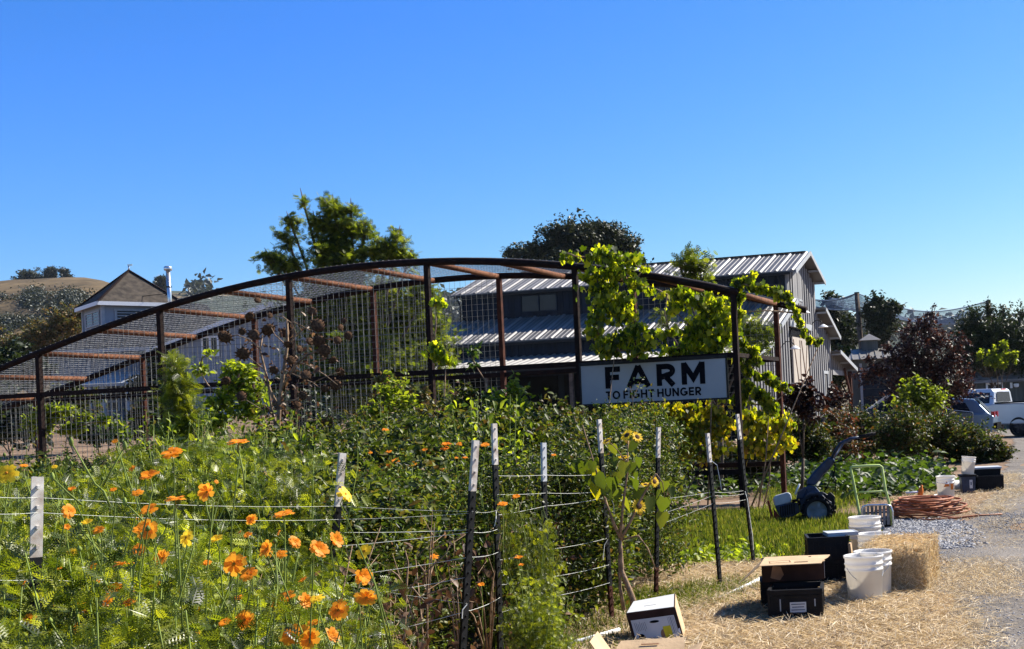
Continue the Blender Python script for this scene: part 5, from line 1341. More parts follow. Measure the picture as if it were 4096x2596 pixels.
# vehicles: side outline (x forward = towards -x of the picture, z up), real width, inset glasshouse
def vehicle(name, label, cat, loc, rz, paint, body, cabin, glass, wheels, width, wr=.36, extras=None):
    """local x = forward, y = left side, z = up"""
    t = thing(name, label, cat, loc, rz)
    def hull(mb, poly, w0, w1, zsplit=None):
        n = len(poly); vs = []
        zs = [p[1] for p in poly]; z0, z1 = min(zs), max(zs)
        for sgn in (1, -1):
            for x, z in poly:
                k = (z - z0) / max(.01, z1 - z0); vs.append((x, sgn * (w0 + (w1 - w0) * k) / 2, z))
        fs = [tuple(range(n)), tuple(reversed(range(n, 2 * n)))] + [(i, n + i, n + (i + 1) % n, (i + 1) % n) for i in range(n)]
        mb.add(vs, fs)
    mb = MB(); hull(mb, body, width, width * .97); o = mb.build('body', paint, t, bevel=.05)
    mb = MB(); hull(mb, cabin, width * .93, width * .74); mb.build('cabin', paint, t, bevel=.05)
    for nm, pts in glass:
        mb = MB()
        for P_ in pts: mb.add(P_, [tuple(range(len(P_)))])
        mb.build(nm, M['glass'], t)
    for wx in wheels:
        for sgn in (1, -1):
            mb = MB(); Tm_ = Matrix.Translation((wx, sgn * (width / 2 - .12), wr)) @ Matrix.Rotation(math.pi / 2, 4, 'X')
            mb.lathe([(wr*.62, -.11), (wr*.92, -.12), (wr, -.08), (wr, .08), (wr*.92, .12), (wr*.62, .11), (wr*.62, -.11)], 28, Tm_)
            wo = mb.build('wheel', M['tyre'], t)
            mb = MB(); mb.lathe([(0, -.07), (wr*.6, -.07), (wr*.62, .0), (wr*.6, .07), (0, .07)], 20, Tm_)
            for k in range(5):
                a = 2 * math.pi * k / 5
                for zz in (-.085, .085): mb.box((math.cos(a)*wr*.33, math.sin(a)*wr*.33, zz), (wr*.5, wr*.14, .02), Tm_, rz=a)
            ro = mb.build('rim', M['dark_rim'], wo)
    if extras: extras(t)
    return t
def quads_side(pts, width_at):
    out = []
    for sgn in (1, -1): out.append([(x, sgn * (width_at(z) + .012), z) for x, z in pts])
    return out
# pickup: faces left in the picture
ploc = gat(4045, 51.0)
def pick_extra(t):
    PB2 = lambda nm, m, fn: (lambda mb: (fn(mb), mb.build(nm, m, t)))(MB())
    PB2('bed_rail', M['dark'], lambda mb: [mb.box((-1.25, s*.94, 1.36), (2.1, .1, .05)) for s in (1, -1)])
    PB2('tail_lamp', M['tail_red'], lambda mb: mb.box((-2.31, .9, 1.1), (.04, .12, .36)))
    PB2('brake_lamp', M['tail_red'], lambda mb: mb.box((-.145, 0, 1.895), (.03, .4, .05)))
    PB2('bumper', M['steel'], lambda mb: mb.box((-2.42, 0, .62), (.16, 1.86, .22)))
    PB2('mirror', M['dark'], lambda mb: [mb.box((1.15, s*1.1, 1.4), (.12, .26, .24)) for s in (1, -1)])
    def badge(mb):
        y = .985
        for s in (1, -1):
            for x, z, w_, h_, r_ in ((-2.02,1.18,.03,.15,0), (-1.97,1.24,.1,.03,0), (-1.98,1.18,.07,.03,0), (-1.84,1.18,.03,.18,.6), (-1.84,1.18,.03,.18,-.6), (-1.68,1.2,.03,.10,0), (-1.62,1.18,.03,.15,0), (-1.66,1.165,.11,.025,0)):
                mb.box((-1.9 - (x + 1.85), s*y, z) if s > 0 else (x, s*y, z), (w_, .008, h_), ry=r_)
    PB2('side_badge', M['dark'], badge)
wd_ = lambda z: 2.0 / 2 * (.93 - .19 * (z - 1.15) / .78)
vehicle('pickup_truck', 'silver pickup truck with its bed to the right, parked before the grey shed', 'truck', (8.35, 51.0, 0), R(146), M['truck'],
        [(-2.35,.5),(-2.38,1.30),(-.16,1.34),(1.2,1.18),(2.75,1.12),(2.95,.95),(2.95,.5)],
        [(-.14,1.2),(-.10,1.80),(.0,1.93),(.98,1.95),(1.15,1.90),(1.85,1.2)],
        [('side_window', quads_side([(.05,1.36),(.05,1.78),(.93,1.80),(1.10,1.78),(1.55,1.36)], wd_)), ('rear_window', [[(-.16,-.62,1.40),(-.16,.62,1.40),(-.125,.56,1.80),(-.125,-.56,1.80)]])],
        [-1.15, 2.05], 1.98, .40, pick_extra).scale = (1.08, 1.08, 1.04)
sloc = gat(3930, 46.0)
def suv_extra(t):
    mb = MB(); mb.box((-2.05, .62, 1.02), (.12, .3, .2)); mb.box((-2.05, -.62, 1.02), (.12, .3, .2)); mb.build('tail_lamp', M['tail_red'], t)
    mb = MB(); mb.box((-2.12, 0, .6), (.14, 1.7, .22)); mb.build('bumper', M['dark'], t)
    mb = MB(); mb.box((-1.62, 0, 1.66), (.4, 1.2, .03), ry=.15); mb.build('spoiler', M['car_blue'], t)
    mb = MB(); mb.tube([(.2, 0, 1.66), (.05, 0, 1.78), (.0, 0, 1.7)], .03, 5); mb.build('roof_aerial', M['dark'], t)
wd2 = lambda z: 1.82 / 2 * (.93 - .19 * (z - 1.0) / .66)
vehicle('suv', 'blue grey hatchback suv half hidden by the shrubs in front of the pickup', 'car', (5.0, 45.6, 0), R(166), M['car_blue'],
        [(-2.05,.35),(-2.1,.95),(-1.9,1.08),(1.1,1.05),(2.1,.92),(2.3,.7),(2.3,.35)],
        [(-1.98,1.0),(-1.45,1.60),(-.9,1.66),(.3,1.66),(1.2,1.02)],
        [('side_window', quads_side([(-1.35,1.10),(-1.15,1.48),(-.2,1.54),(.25,1.52),(.85,1.10)], wd2)), ('rear_window', [[(-1.93,-.62,1.10),(-1.93,.62,1.10),(-1.52,.55,1.55),(-1.52,-.55,1.55)]])],
        [-1.35, 1.4], 1.82, .34, suv_extra).scale = (1.08, 1.08, 1.0)
cl = gat(3520, 43.0)
wd3 = lambda z: 1.8 / 2 * (.93 - .19 * (z - .95) / .5)
def sed_extra(t):
    mb = MB(); mb.beam((.78, .78, .98), (.05, .66, 1.44), .05, .07); mb.beam((.78, -.78, .98), (.05, -.66, 1.44), .05, .07); mb.beam((2.35, .70, .74), (.85, .84, .97), .05, .05); mb.build('bright_trim', M['white_paint'], t)
    mb = MB()
    for s in (.6, -.6): mb.box((2.36, s, .66), (.06, .3, .14))
    mb.build('headlight', M['steel'], t)
vehicle('parked_car', 'dark car with a pale bonnet edge almost buried behind the green shrubs', 'car', (cl.x + .5, 44.0, 0), R(176), M['car_dark'],
        [(-2.2,.3),(-2.25,.9),(-1.6,1.0),(.8,.96),(2.2,.78),(2.38,.6),(2.35,.3)],
        [(-1.7,.95),(-.9,1.42),(.0,1.46),(.85,.94)],
        [('side_window', quads_side([(-1.2,1.02),(-.8,1.34),(-.05,1.38),(.5,1.02)], wd3)), ('windscreen', [[(.80,-.66,.99),(.80,.66,.99),(.06,.6,1.43),(.06,-.6,1.43)]])],
        [-1.35, 1.4], 1.8, .32, sed_extra).scale = (1.28, 1.28, 1.28)
# stone oven-like wall and white mound beyond the barn porch
b = gat(3490, 62); 
t = thing('round_stone_wall', 'low round stone planter with an orange rim behind the hedge', 'planter', b)
PB(t, 'wall', M['stone'], lambda mb: mb.lathe([(1.25, 0), (1.25, 1.05), (1.15, 1.1), (0, 1.1)], 24, Matrix.Translation((b.x, b.y, b.z))))
PB(t, 'rim', M['rustline'], lambda mb: mb.lathe([(1.3, 1.02), (1.34, 1.06), (1.3, 1.2), (1.15, 1.22), (1.1, 1.12)], 24, Matrix.Translation((b.x, b.y, b.z))))
b = gat(3405, 55)
mb = MB(); mb.lathe([(1.0, 0), (.85, .25), (.5, .5), (.2, .68), (0, .74)], 14); 
for i, v in enumerate(mb.v): mb.v[i] = (v[0]*(1+.12*math.sin(i)), v[1]*(1+.1*math.cos(i*2)), v[2]+.04*math.sin(i*3))
o = mb.build('gravel_mound', M['trim']); o.location = b; tag(o, 'pale heap of gravel in front of the barn porch posts', 'heap')

# ================================================================== t-posts and twine
def tpost(px0, py0, D, px1, py1, label, rust=False, shade=False):
    top = at(px0, py0, D); low = at(px1, py1, D); d = (low - top).normalized(); L = (top.z + .15 - g(top.x, D)) / max(.3, -d.z); foot = top + d * L
    t = thing('garden_post', label, 'post', (foot.x, foot.y, g(foot.x, D)), 0, 'steel garden posts with white tops')
    side = Vector((1, 0, 0)); side = (side - d * side.dot(d)).normalized(); fwd = side.cross(d).normalized()
    if fwd.y > 0: fwd = -fwd
    fwd = (fwd + side * 1.5).normalized(); side = d.cross(fwd).normalized(); side = side if side.x > 0 else -side
    def seg(a, b, w_=.036):
        mb = MB(); mb.beam(a, b, w_, .004, up=fwd); m1 = a - fwd * .017; m2 = b - fwd * .017; mb.beam(m1, m2, .005, .030, up=fwd)
        n = int((b - a).length / .052)
        for i in range(n):
            c = a.lerp(b, (i + .5) / n) + fwd * .006; mb.beam(c - d * .005, c + d * .005, .009, .010, up=fwd)
        return mb
    sp = top + d * .25
    seg(top, sp - d * .001).build('white_top', M['worn_white'] if not shade else M['grey_metal'], t, True)  # posts in shade: a grey material puts the shade into the white top
    if rust:
        r0 = foot - d * .42; seg(sp, r0).build('shaft', M['black_paint'], t, True); seg(r0 + d*.001, foot).build('rusty_foot', M['rust'], t, True)
    else: seg(sp, foot).build('shaft', M['black_paint'], t, True)
    return top, foot
tpost(150, 1908, 3.8, 140, 2480, 'closest white topped steel post standing among the cosmos at the far left')
tpost(1372, 1813, 5.7, 1307, 2566, 'leaning white topped post behind the orange flower clusters')
tpost(1906, 1762, 6.0, 1855, 2572, 'leaning white topped post wrapped with thick twine, left of a straight one')
tpost(1979, 1694, 7.4, 2003, 2533, 'straight black post with a long white top in the middle of the picture')
tpost(2399, 1677, 9.0, 2453, 2507, 'white topped post directly left of the yellow sunflowers', rust=True)
tpost(2637, 1709, 10.0, 2627, 2395, 'white topped post directly right of the yellow sunflowers', rust=True)
tpost(2833, 1733, 10.5, 2886, 2360, 'black post with a short white top and white knots, below the sign right half')
tpost(2952, 1656, 12.0, 3016, 2240, 'white topped post tied in front of the trellis corner post')
tpost(2177, 1771, 7.9, 2186, 2400, 'post with its white top greyed for shade, sunk in the green bed between two white ones', shade=True)
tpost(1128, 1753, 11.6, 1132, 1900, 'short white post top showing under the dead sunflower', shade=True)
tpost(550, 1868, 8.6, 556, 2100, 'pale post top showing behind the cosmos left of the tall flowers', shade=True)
tpost(1415, 1752, 12.5, 1418, 1850, 'faint post top greyed for shade behind the bed below the locust tree', shade=True)
def twine(pl, label, r=.0010, grp='twine strung between the garden posts'):
    pts = [at(*q) for q in pl]; full = []
    for a, b in zip(pts, pts[1:]):
        L = (b - a).length
        for i in range(8): u = i / 8; p = a.lerp(b, u); p.z -= .02 * L * 4 * u * (1 - u) * .35; full.append(p)
    full.append(pts[-1])
    r = r if r > .002 else (.0006 if pl[0][2] < 4 else r)
    mb = MB(); mb.tube(full, r, 4); o = mb.build('twine', M['twine']); tag(o, label, 'twine', grp)
    o['label'] = label; return o
for pl, lab in [([(-60,1985,3.4),(150,1990,3.8),(1362,2024,5.7),(1893,2046,6.0),(1990,2040,7.4)], 'upper twine from the closest post across to the middle posts'),
    ([(-60,2055,3.4),(150,2050,3.8),(1356,2078,5.7),(1890,2052,6.0)], 'second twine from the top, slack across the orange flowers'),
    ([(-60,2318,3.4),(145,2318,3.8),(1325,2330,5.7),(1872,2415,6.0)], 'thick low twine ending in a white knot on the leaning post'),
    ([(1349,2185,5.7),(1885,2128,6.0),(1990,2117,7.4)], 'twine rising to the middle posts at mid height'),
    ([(1345,2130,5.7),(1885,2119,6.0)], 'twine just above mid height left of the leaning post'),
    ([(1340,2310,5.7),(1878,2228,6.0),(1995,2208,7.4)], 'twine below mid height sloping up to the right'),
    ([(1335,2400,5.7),(1872,2308,6.0)], 'lower twine sloping up beside the brown twigs'),
    ([(1325,2580,5.7),(1864,2446,6.0),(2000,2390,7.4)], 'lowest twine sloping up beside the brown twigs'),
    ([(1985,1903,7.4),(2180,1900,7.9),(2405,1896,9.0)], 'top twine reaching the post by the sunflowers'),
    ([(1990,1978,7.4),(2182,1972,7.9),(2409,1966,9.0)], 'second twine reaching the post by the sunflowers'),
    ([(1995,2060,7.4),(2183,2024,7.9),(2411,1992,9.0)], 'double twine sloping up to the knot by the sunflowers'),
    ([(2000,2240,7.4),(2186,2199,7.9),(2429,2153,9.0)], 'tight twine at mid height left of the sunflower stem'),
    ([(2000,2340,7.4),(2188,2310,7.9),(2437,2259,9.0)], 'low twine left of the sunflower stem'),
    ([(2002,2450,7.4),(2190,2390,7.9),(2442,2330,9.0)], 'lowest twine left of the sunflower stem'),
    ([(2632,1998,10.0),(2848,1968,10.5),(2975,1962,12.0)], 'top twine joining the posts in front of the grass'),
    ([(2632,2060,10.0),(2852,1982,10.5),(2978,1975,12.0)], 'second twine joining the posts in front of the grass'),
    ([(2632,2100,10.0),(2856,2012,10.5),(2984,1998,12.0)], 'lowest twine joining the posts in front of the grass')]:
    twine(pl, lab)
for pl, lab in [([(2840,1838,10.47),(2868,1860,10.45),(2880,1920,10.45),(2886,1960,10.45)], 'loose twine end curling off the short white post top'),
    ([(2411,1962,8.97),(2438,1975,8.95),(2455,2020,8.95),(2456,2062,8.95)], 'loose twine loop hanging from the knot by the sunflowers'),
    ([(2432,2155,8.97),(2418,2180,8.95),(2412,2240,8.95)], 'loose twine end hanging left of the rusty footed post'),
    ([(2980,1965,11.95),(2990,2000,11.9),(2998,2060,11.9),(3010,2140,11.9),(3014,2200,11.9)], 'long loose twine hanging down the post at the trellis corner'),
    ([(1985,2045,7.37),(1984,2075,7.35),(1978,2105,7.35)], 'short twine loop on the straight middle post'),
    ([(1868,2418,5.97),(1850,2440,5.95),(1848,2475,5.95)], 'twine end dangling from the low white knot')]:
    twine(pl, lab, .0028, 'loose twine ends on the posts')

# ================================================================== dead sunflower, living sunflower, twigs
base = gat(1112, 14.2); t = thing('dead_sunflower', 'tall dead brown sunflower with many drooping seed heads', 'plant', base)
SFD = 14.2
def sp(px, py, d=0): return at(px, py, SFD + d)
def branch(name, pls, m, par, rs):
    mb = MB()
    for pl, r in zip(pls, rs):
        pts = [sp(*q) for q in pl]; mb.tube(pts, [r * (1 - .55 * i / (len(pts) - 1)) for i in range(len(pts))], 6)
    return mb.build(name, m, par, True)
branch('stem', [[(1112,2040),(1112,1750),(1118,1600),(1135,1480),(1150,1380),(1148,1280)], [(1118,1640),(1080,1560),(1060,1480),(1040,1400),(1050,1340)], [(1125,1560),(1180,1460),(1230,1420),(1262,1408),(1290,1400)],
    [(1150,1385),(1185,1340),(1165,1292),(1175,1288),(1240,1320)], [(1140,1440),(1230,1460),(1300,1500),(1350,1540)], [(1118,1610),(1180,1600),(1211,1585)], [(1112,1720),(1200,1690),(1310,1672)],
    [(1060,1480),(1010,1440),(985,1420)], [(1045,1400),(1000,1360),(950,1340),(910,1345)], [(1150,1385),(1100,1340),(1085,1310)], [(1135,1480),(1250,1530),(1290,1560)], [(1250,1530),(1320,1500),(1361,1488)],
    [(1112,1700),(1050,1640),(985,1600)], [(1185,1340),(1250,1290),(1249,1250)], [(1165,1292),(1130,1265),(1090,1262)], [(1262,1408),(1300,1370),(1278,1362)], [(1100,1700),(1080,1600),(1070,1520)]], M['dry_stem'], t,
    [.032,.018,.016,.012,.012,.012,.011,.009,.009,.008,.009,.007,.009,.008,.007,.006,.014])
rr_ = random.Random(5)
for px, py, rp in [(1074,1319,24),(1015,1337,20),(973,1415,22),(969,1326,13),(905,1351,20),(1297,1401,22),(1272,1300,24),(1249,1245,16),(1375,1282,10),(1393,1342,15),(1276,1365,22),(1198,1397,13),(1152,1378,15),(999,1264,16),(1031,1200,12),(1363,1310,12),
                   (895,1344,20),(968,1417,18),(904,1523,16),(966,1583,17),(1361,1488,16),(1344,1540,20),(1350,1360,14),(1211,1582,16),(1114,1701,18),(1310,1685,22),(1190,1620,14),(1080,1262,10),(1130,1650,16),(1300,1555,14),(1165,1440,16),(1225,1500,18),(1095,1480,15),(1140,1330,17),(1330,1440,15),(1240,1365,14),(1060,1640,16),(1160,1700,18)]:
    c = sp(px, py, rr_.uniform(-.25, .25)); r = rp * SFD / F * 1.18
    mb = MB(); Tm_ = Matrix.Translation(c) @ Matrix.Rotation(rr_.uniform(-1.6, -.4), 4, 'Z') @ Matrix.Rotation(rr_.uniform(1.2, 2.4), 4, 'Y')
    mb.lathe([(0, .2*r), (.6*r, .22*r), (.9*r, .08*r), (.95*r, -.1*r), (.6*r, -.4*r), (.15*r, -.55*r)], 12, Tm_)
    for k in range(13):
        a = 2*math.pi*k/13 + rr_.uniform(-.2, .2); L = r * rr_.uniform(1.15, 1.5)
        p0_ = Vector((math.cos(a)*.85*r, math.sin(a)*.85*r, 0)); p1_ = Vector((math.cos(a)*L, math.sin(a)*L, rr_.uniform(-.1, .6)*r)); q_ = Vector((-math.sin(a), math.cos(a), 0)) * .16 * r
        mb.add([p0_ - q_, p0_ + q_, p1_], [(0,1,2)], Tm_)
    mb.build('seed_head', M['dry_head'], t, True)
P = np.array([tuple(sp(*q)) for q in [(1120,1640),(1130,1700),(1100,1600),(1180,1500),(1060,1500),(1230,1450),(1140,1420),(1200,1330),(1300,1440),(1020,1390),(1105,1740),(1240,1640),(1150,1560)]])
P = np.repeat(P, 16, 0) + rng.normal(size=(len(P)*16, 3)) * np.array([.10, .08, .10])
leaf_mesh('dry_leaves', P, .065, LF, G_dry, t, up=-.2, origin=tuple(base))

SFD = 8.8; base = gat(2525, SFD); t = thing('sunflower', 'branching sunflower plant with yellow blooms and limp heart shaped leaves', 'plant', base)
branch('stem', [[(2528,2470),(2533,2400),(2510,2340),(2487,2285),(2483,2200),(2481,2155)], [(2495,2440),(2480,2350),(2478,2250),(2478,2160)], [(2481,2155),(2450,2090),(2422,1992)], [(2480,2150),(2490,2040),(2508,1900),(2513,1763)],
    [(2482,2160),(2520,2090),(2559,2005),(2590,1950),(2624,1894)], [(2490,2158),(2553,2142),(2592,2195),(2624,2279)], [(2512,1860),(2470,1800),(2440,1770)], [(2513,1800),(2540,1770),(2549,1750)], [(2480,2150),(2420,2000),(2390,1900),(2360,1800),(2330,1700)], [(2624,1894),(2650,1930),(2660,1990)]], M['dry_stem'], t,
    [.026,.016,.010,.012,.013,.008,.005,.005,.009,.005])
def sun_bloom(px, py, r, az, tilt, d=0):
    r *= 1.2; c = sp(px, py, d); Tm_ = Matrix.Translation(c) @ Matrix.Rotation(az, 4, 'Z') @ Matrix.Rotation(tilt, 4, 'Y'); mb = MB()
    for k in range(16):
        a = 2*math.pi*k/16 + rr_.uniform(-.1, .1); L = r * rr_.uniform(.9, 1.1); q = Vector((-math.sin(a), math.cos(a), 0))*.16*r; e = Vector((math.cos(a), math.sin(a), 0))
        mb.add([e*.3*r - q*.5, e*.3*r + q*.5, e*.7*L + q + Vector((0,0,.06*r)), e*L + Vector((0,0,rr_.uniform(-.15,.1)*r)), e*.7*L - q + Vector((0,0,.06*r))], [(0,1,2,3,4)], Tm_)
    f = mb.build('bloom', M['petal_y'], t, True)
    mb = MB(); mb.lathe([(0,.1*r),(.3*r,.1*r),(.4*r,.02*r),(.3*r,-.1*r),(0,-.12*r)], 12, Tm_); h_ = mb.build('bloom_centre', M['dry_head'], f)
    for v in h_.data.vertices: v.co -= t.location
for q in [(2556,2024,.050,-1.0,1.2),(2507,1740,.045,-2.1,.9),(2549,1747,.040,-.8,1.0),(2429,1763,.036,-2.3,.6),(2494,1828,.042,-1.6,.15),(2618,1926,.038,-.7,1.3),(2582,1938,.032,-1.3,.4)]: sun_bloom(*q)
G_sunleaf = leafmat('sunflower_leaf', [(.06,.09,.012), (.11,.15,.018), (.20,.22,.025)], .45)
T_heart = (np.array([(0,0,0),(.28,-.12,.04),(.45,.12,.05),(.40,.45,.02),(.20,.80,-.03),(0,1.1,-.08),(-.20,.80,-.03),(-.40,.45,.02),(-.45,.12,.05),(-.28,-.12,.04),(0,.4,-.03)], float), [(i, (i+1) % 10, 10) for i in range(10)])
LV = [(2448,1780,.11),(2556,1830,.12),(2448,1910,.12),(2536,1915,.11),(2470,1890,.10),(2545,1890,.09),(2683,1950,.12),(2657,1990,.13),(2280,1850,.10),(2300,1835,.08),(2385,1900,.13),(2366,1850,.07),(2660,1925,.1),(2650,2050,.11),(2540,1770,.1),(2500,1850,.08),(2470,1960,.1),(2500,1990,.1),(2600,1990,.1),(2420,1950,.1),(2560,1960,.1),(2640,1960,.1),(2460,1830,.1),(2530,1850,.1)]
P = np.array([tuple(sp(px, py, rr_.uniform(-.1, .1))) for px, py, _ in LV]); k_ = len(P)
y_ = rng.normal(size=(k_, 3))*.28 + np.array([0, 0, -1.0]); y_ /= np.linalg.norm(y_, axis=1)[:, None]
z_ = rng.normal(size=(k_, 3))*.6 + np.array([.2, -1, .2]); z_ -= (z_*y_).sum(1)[:, None]*y_; z_ /= np.linalg.norm(z_, axis=1)[:, None]
leaf_mesh('leaves', P, .095, T_heart, G_sunleaf, t, jitter=.25, rots=np.stack([np.cross(y_, z_), y_, z_], axis=2), origin=tuple(base))
P = np.array([tuple(sp(px, py)) for px, py in [(2344,1850),(2378,1900),(2385,1935),(2372,1880)]])
leaf_mesh('yellowed_leaves', P, .12, T_heart, G_grape2, t, jitter=.2, rots=np.stack([np.tile([1,0,0],(4,1)), np.tile([0,0,-1],(4,1)), np.tile([0,1,0],(4,1))], axis=2).astype(float), origin=tuple(base))
SFD = 6.2
def twig(lab, stems, D, base_px, leaves=True):
    global SFD
    SFD = D; base = gat(base_px, D); t = thing('dry_twigs', lab, 'plant', base); branch('stem', stems, M['dry_stem'], t, [.008] + [.005] * (len(stems)-1)); return t
t = twig('bare reddish brown dead stalks branching in front of the tomato bed', [[(1612,2640),(1620,2480),(1625,2360),(1632,2250),(1620,2200)], [(1625,2365),(1700,2290),(1780,2220),(1800,2180)], [(1625,2355),(1590,2300),(1540,2265),(1480,2235)], [(1620,2460),(1560,2400),(1520,2390)],
    [(1640,2340),(1690,2400),(1760,2450)], [(1700,2290),(1670,2250)], [(1622,2420),(1700,2380),(1790,2350)], [(1600,2640),(1590,2560),(1570,2500)]], 5.9, 1615)
t = twig('thin grey weed stems rising in front of the sign', [[(2330,1990),(2320,1800),(2310,1720),(2290,1640)], [(2310,1720),(2260,1660),(2205,1650)], [(2330,1800),(2370,1740),(2390,1700)], [(2540,1990),(2535,1700),(2530,1600),(2560,1530)], [(2530,1600),(2520,1545)]], 12.5, 2335)
W_ = [at(q[0], q[1], 12.5) for q in [(2290,1640),(2205,1650),(2260,1660),(2310,1720),(2560,1530),(2530,1560),(2530,1620),(2340,1770),(2300,1700)]]
P = np.repeat(np.array([tuple(p) for p in W_]), 14, 0) + rng.normal(size=(len(W_)*14, 3)) * .035
leaf_mesh('leaves', P, .04, LFN, G_tomato, t, origin=tuple(t.location))

# ================================================================== walk-behind tractor
TD = 15.95
def q(px, py, d=0): return at(px, py, TD + d)
base = gat(3267, TD); t = thing('walking_tractor', 'dark blue two wheeled walking tractor with a grey fuel tank and raised handlebars', 'tractor', base)
def slab(name, poly, d0, d1, m, bevel=.012):
    mb = MB(); n = len(poly); a = [q(*p, d0) for p in poly]; b = [q(*p, d1) for p in poly]
    mb.add(a + b, [tuple(range(n)), tuple(reversed(range(n, 2*n)))] + [(i, n+i, n+(i+1) % n, (i+1) % n) for i in range(n)]); return mb.build(name, m, t, True, bevel=bevel)
wc = q(3267, 2039); wr = wc.z - base.z
for k, dy in enumerate((-.22, .26)):
    Tm_ = Matrix.Translation((wc.x + .06*k, wc.y + dy, wc.z)) @ Matrix.Rotation(math.pi/2, 4, 'X')
    mb = MB(); mb.lathe([(wr*.66,-.06),(wr*.88,-.07),(wr*.93,-.04),(wr*.93,.04),(wr*.88,.07),(wr*.66,.06),(wr*.66,-.06)], 32, Tm_)
    for i in range(16):
        a = 2*math.pi*i/16
        for s in (-1, 1): mb.box((math.cos(a+s*.08)*wr*.95, math.sin(a+s*.08)*wr*.95, s*.032), (.03, .03, .06), Tm_, rz=a + s*.3)
    w_ = mb.build('wheel', M['tyre'], t, True)
    mb = MB(); mb.lathe([(0,-.02),(.05,-.025),(.07,-.01),(wr*.62,-.02),(wr*.70,-.06),(wr*.70,.06),(wr*.60,.03),(.05,.03),(0,.03)], 24, Tm_)
    for i in range(5):
        a = 2*math.pi*i/5
        for zz in (-.035, .035): mb.box((math.cos(a)*wr*.42, math.sin(a)*wr*.42, zz), (wr*.34, .035, .012), Tm_, rz=a)
    r2 = mb.build('rim', M['rim'], w_)
    for v in r2.data.vertices: v.co -= t.location
slab('fuel_tank', [(3090,1995),(3100,1982),(3150,1968),(3163,1974),(3168,1998),(3162,2010),(3110,2027),(3098,2022)], -.14, .16, M['grey_metal'], .03)
slab('engine', [(3098,2024),(3165,2008),(3196,2012),(3200,2050),(3165,2070),(3122,2072)], -.15, .16, M['blue_metal'])
mb = MB()
for i in range(7): a = q(3122+i*9, 2030-i*2, -.16); mb.box((a.x, a.y, a.z-.05), (.012, .03, .13))
mb.tube([q(3170,2006,-.17), q(3190,2000,-.2), q(3200,2020,-.2)], .022, 8); mb.build('exhaust', M['rust_dark'], t, True)
slab('front_guard', [(3068,2004),(3076,2002),(3096,2078),(3086,2082)], -.16, .16, M['red_paint'], .005)
slab('tine_cover', [(3092,2030),(3120,2066),(3124,2086),(3098,2088)], -.15, .15, M['red_paint'], .01)
slab('gearbox', [(3195,1975),(3232,1940),(3262,1945),(3300,1990),(3330,2010),(3300,2050),(3200,2052)], -.10, .13, M['blue_metal'], .02)
slab('hood', [(3183,1995),(3190,1965),(3222,1945),(3232,1952),(3215,1998)], -.12, .14, M['blue_metal'], .02)
slab('handle_column', [(3225,1938),(3229,1918),(3262,1878),(3312,1828),(3334,1830),(3342,1846),(3316,1880),(3294,1899),(3272,1929),(3257,1944)], -.07, .09, M['blue_metal'], .025)
for s, dx in ((-.22, 0), (.24, 10)):
    mb = MB(); pts = [q(3325,1840,0), q(3338+dx,1810,s*.5), q(3362+dx,1773,s), q(3399+dx,1755,s), q(3440+dx,1748,s)]; mb.tube(pts, [.024,.022,.019,.017,.017], 8); hb = mb.build('handlebar', M['blue_metal'], t, True)
    mb = MB(); mb.tube([q(3438+dx,1748,s), q(3468+dx,1741,s), q(3493+dx,1733,s)], .023, 8); gg = mb.build('grip', M['tyre'], hb)
    for v in gg.data.vertices: v.co -= t.location
    mb = MB(); mb.tube([q(3420+dx,1756,s), q(3450+dx,1762,s), q(3480+dx,1752,s)], .007, 5); gg = mb.build('brake_lever', M['dark'], hb)
    for v in gg.data.vertices: v.co -= t.location
mb = MB(); mb.tube([q(3335,1850,-.08), q(3376,1838,-.1), q(3408,1811,-.1)], .010, 6); mb.build('gear_lever', M['dark'], t, True)
mb = MB(); mb.tube([q(3181,1978,-.16), q(3188,1958,-.16), q(3199,1936,-.16)], .014, 6); mb.build('throttle_lever', M['white_paint'], t, True)
mb = MB()
for a_, b_ in (((3340,1850),(3322,1925)), ((3345,1856),(3300,1960)), ((3320,1900),(3290,1980)), ((3330,1880),(3340,1980))): mb.tube([q(*a_, -.08), q((a_[0]+b_[0])/2+8, (a_[1]+b_[1])/2, -.1), q(*b_, -.06)], .006, 5)
mb.build('cable', M['dark'], t, True)
slab('hitch', [(3300,1978),(3322,1968),(3340,1985),(3338,2030),(3318,2032)], -.05, .08, M['black_paint'], .01)
slab('mudguard', [(3215,1988),(3240,1968),(3290,1966),(3312,1980),(3290,1976),(3245,1978)], -.30, -.14, M['blue_metal'], .006)

# ================================================================== hand truck
TD = 15.2
base = gat(3500, TD); t = thing('hand_truck', 'pale green tubular hand truck with a worn grey deck', 'hand truck', base)
mb = MB(); mb.tube([q(3441,2100),q(3440,2067),(q(3424,1980)),q(3404,1880),q(3403,1870),q(3410,1867),q(3460,1864),q(3518,1862),q(3527,1868),q(3542,1960),q(3562,2030),q(3568,2100)], .017, 8); mb.build('handle_frame', M['green_metal'], t, True)
mb = MB(); mb.tube([q(3432,1970),q(3541,1964)], .011, 8); mb.build('cross_bar', M['green_metal'], t, True)
mb = MB(); mb.tube([q(3446,2110,-.05),q(3446,2040,-.05),q(3452,2026,-.05),q(3470,2021,-.05),q(3545,2019,-.05),q(3562,2024,-.05),q(3570,2045,-.05),q(3574,2110,-.05)], .013, 8); mb.build('deck_frame', M['steel'], t, True)
M['deck'] = mat('worn_grey_deck', (.34, .32, .30), .85, .5, 6, .3, 30, col2=(.10, .095, .09)); mb = MB()
for k in range(7):
    u_ = 3456 + k * 16; a = q(u_, 2026 - k, -.02); b = q(u_ + 2, 2104 - k, -.02); mb.beam(a, b, .030 if k % 2 else .036, .012, up=Vector((0, 1, 0)))
mb.build('deck', M['deck'], t, True)
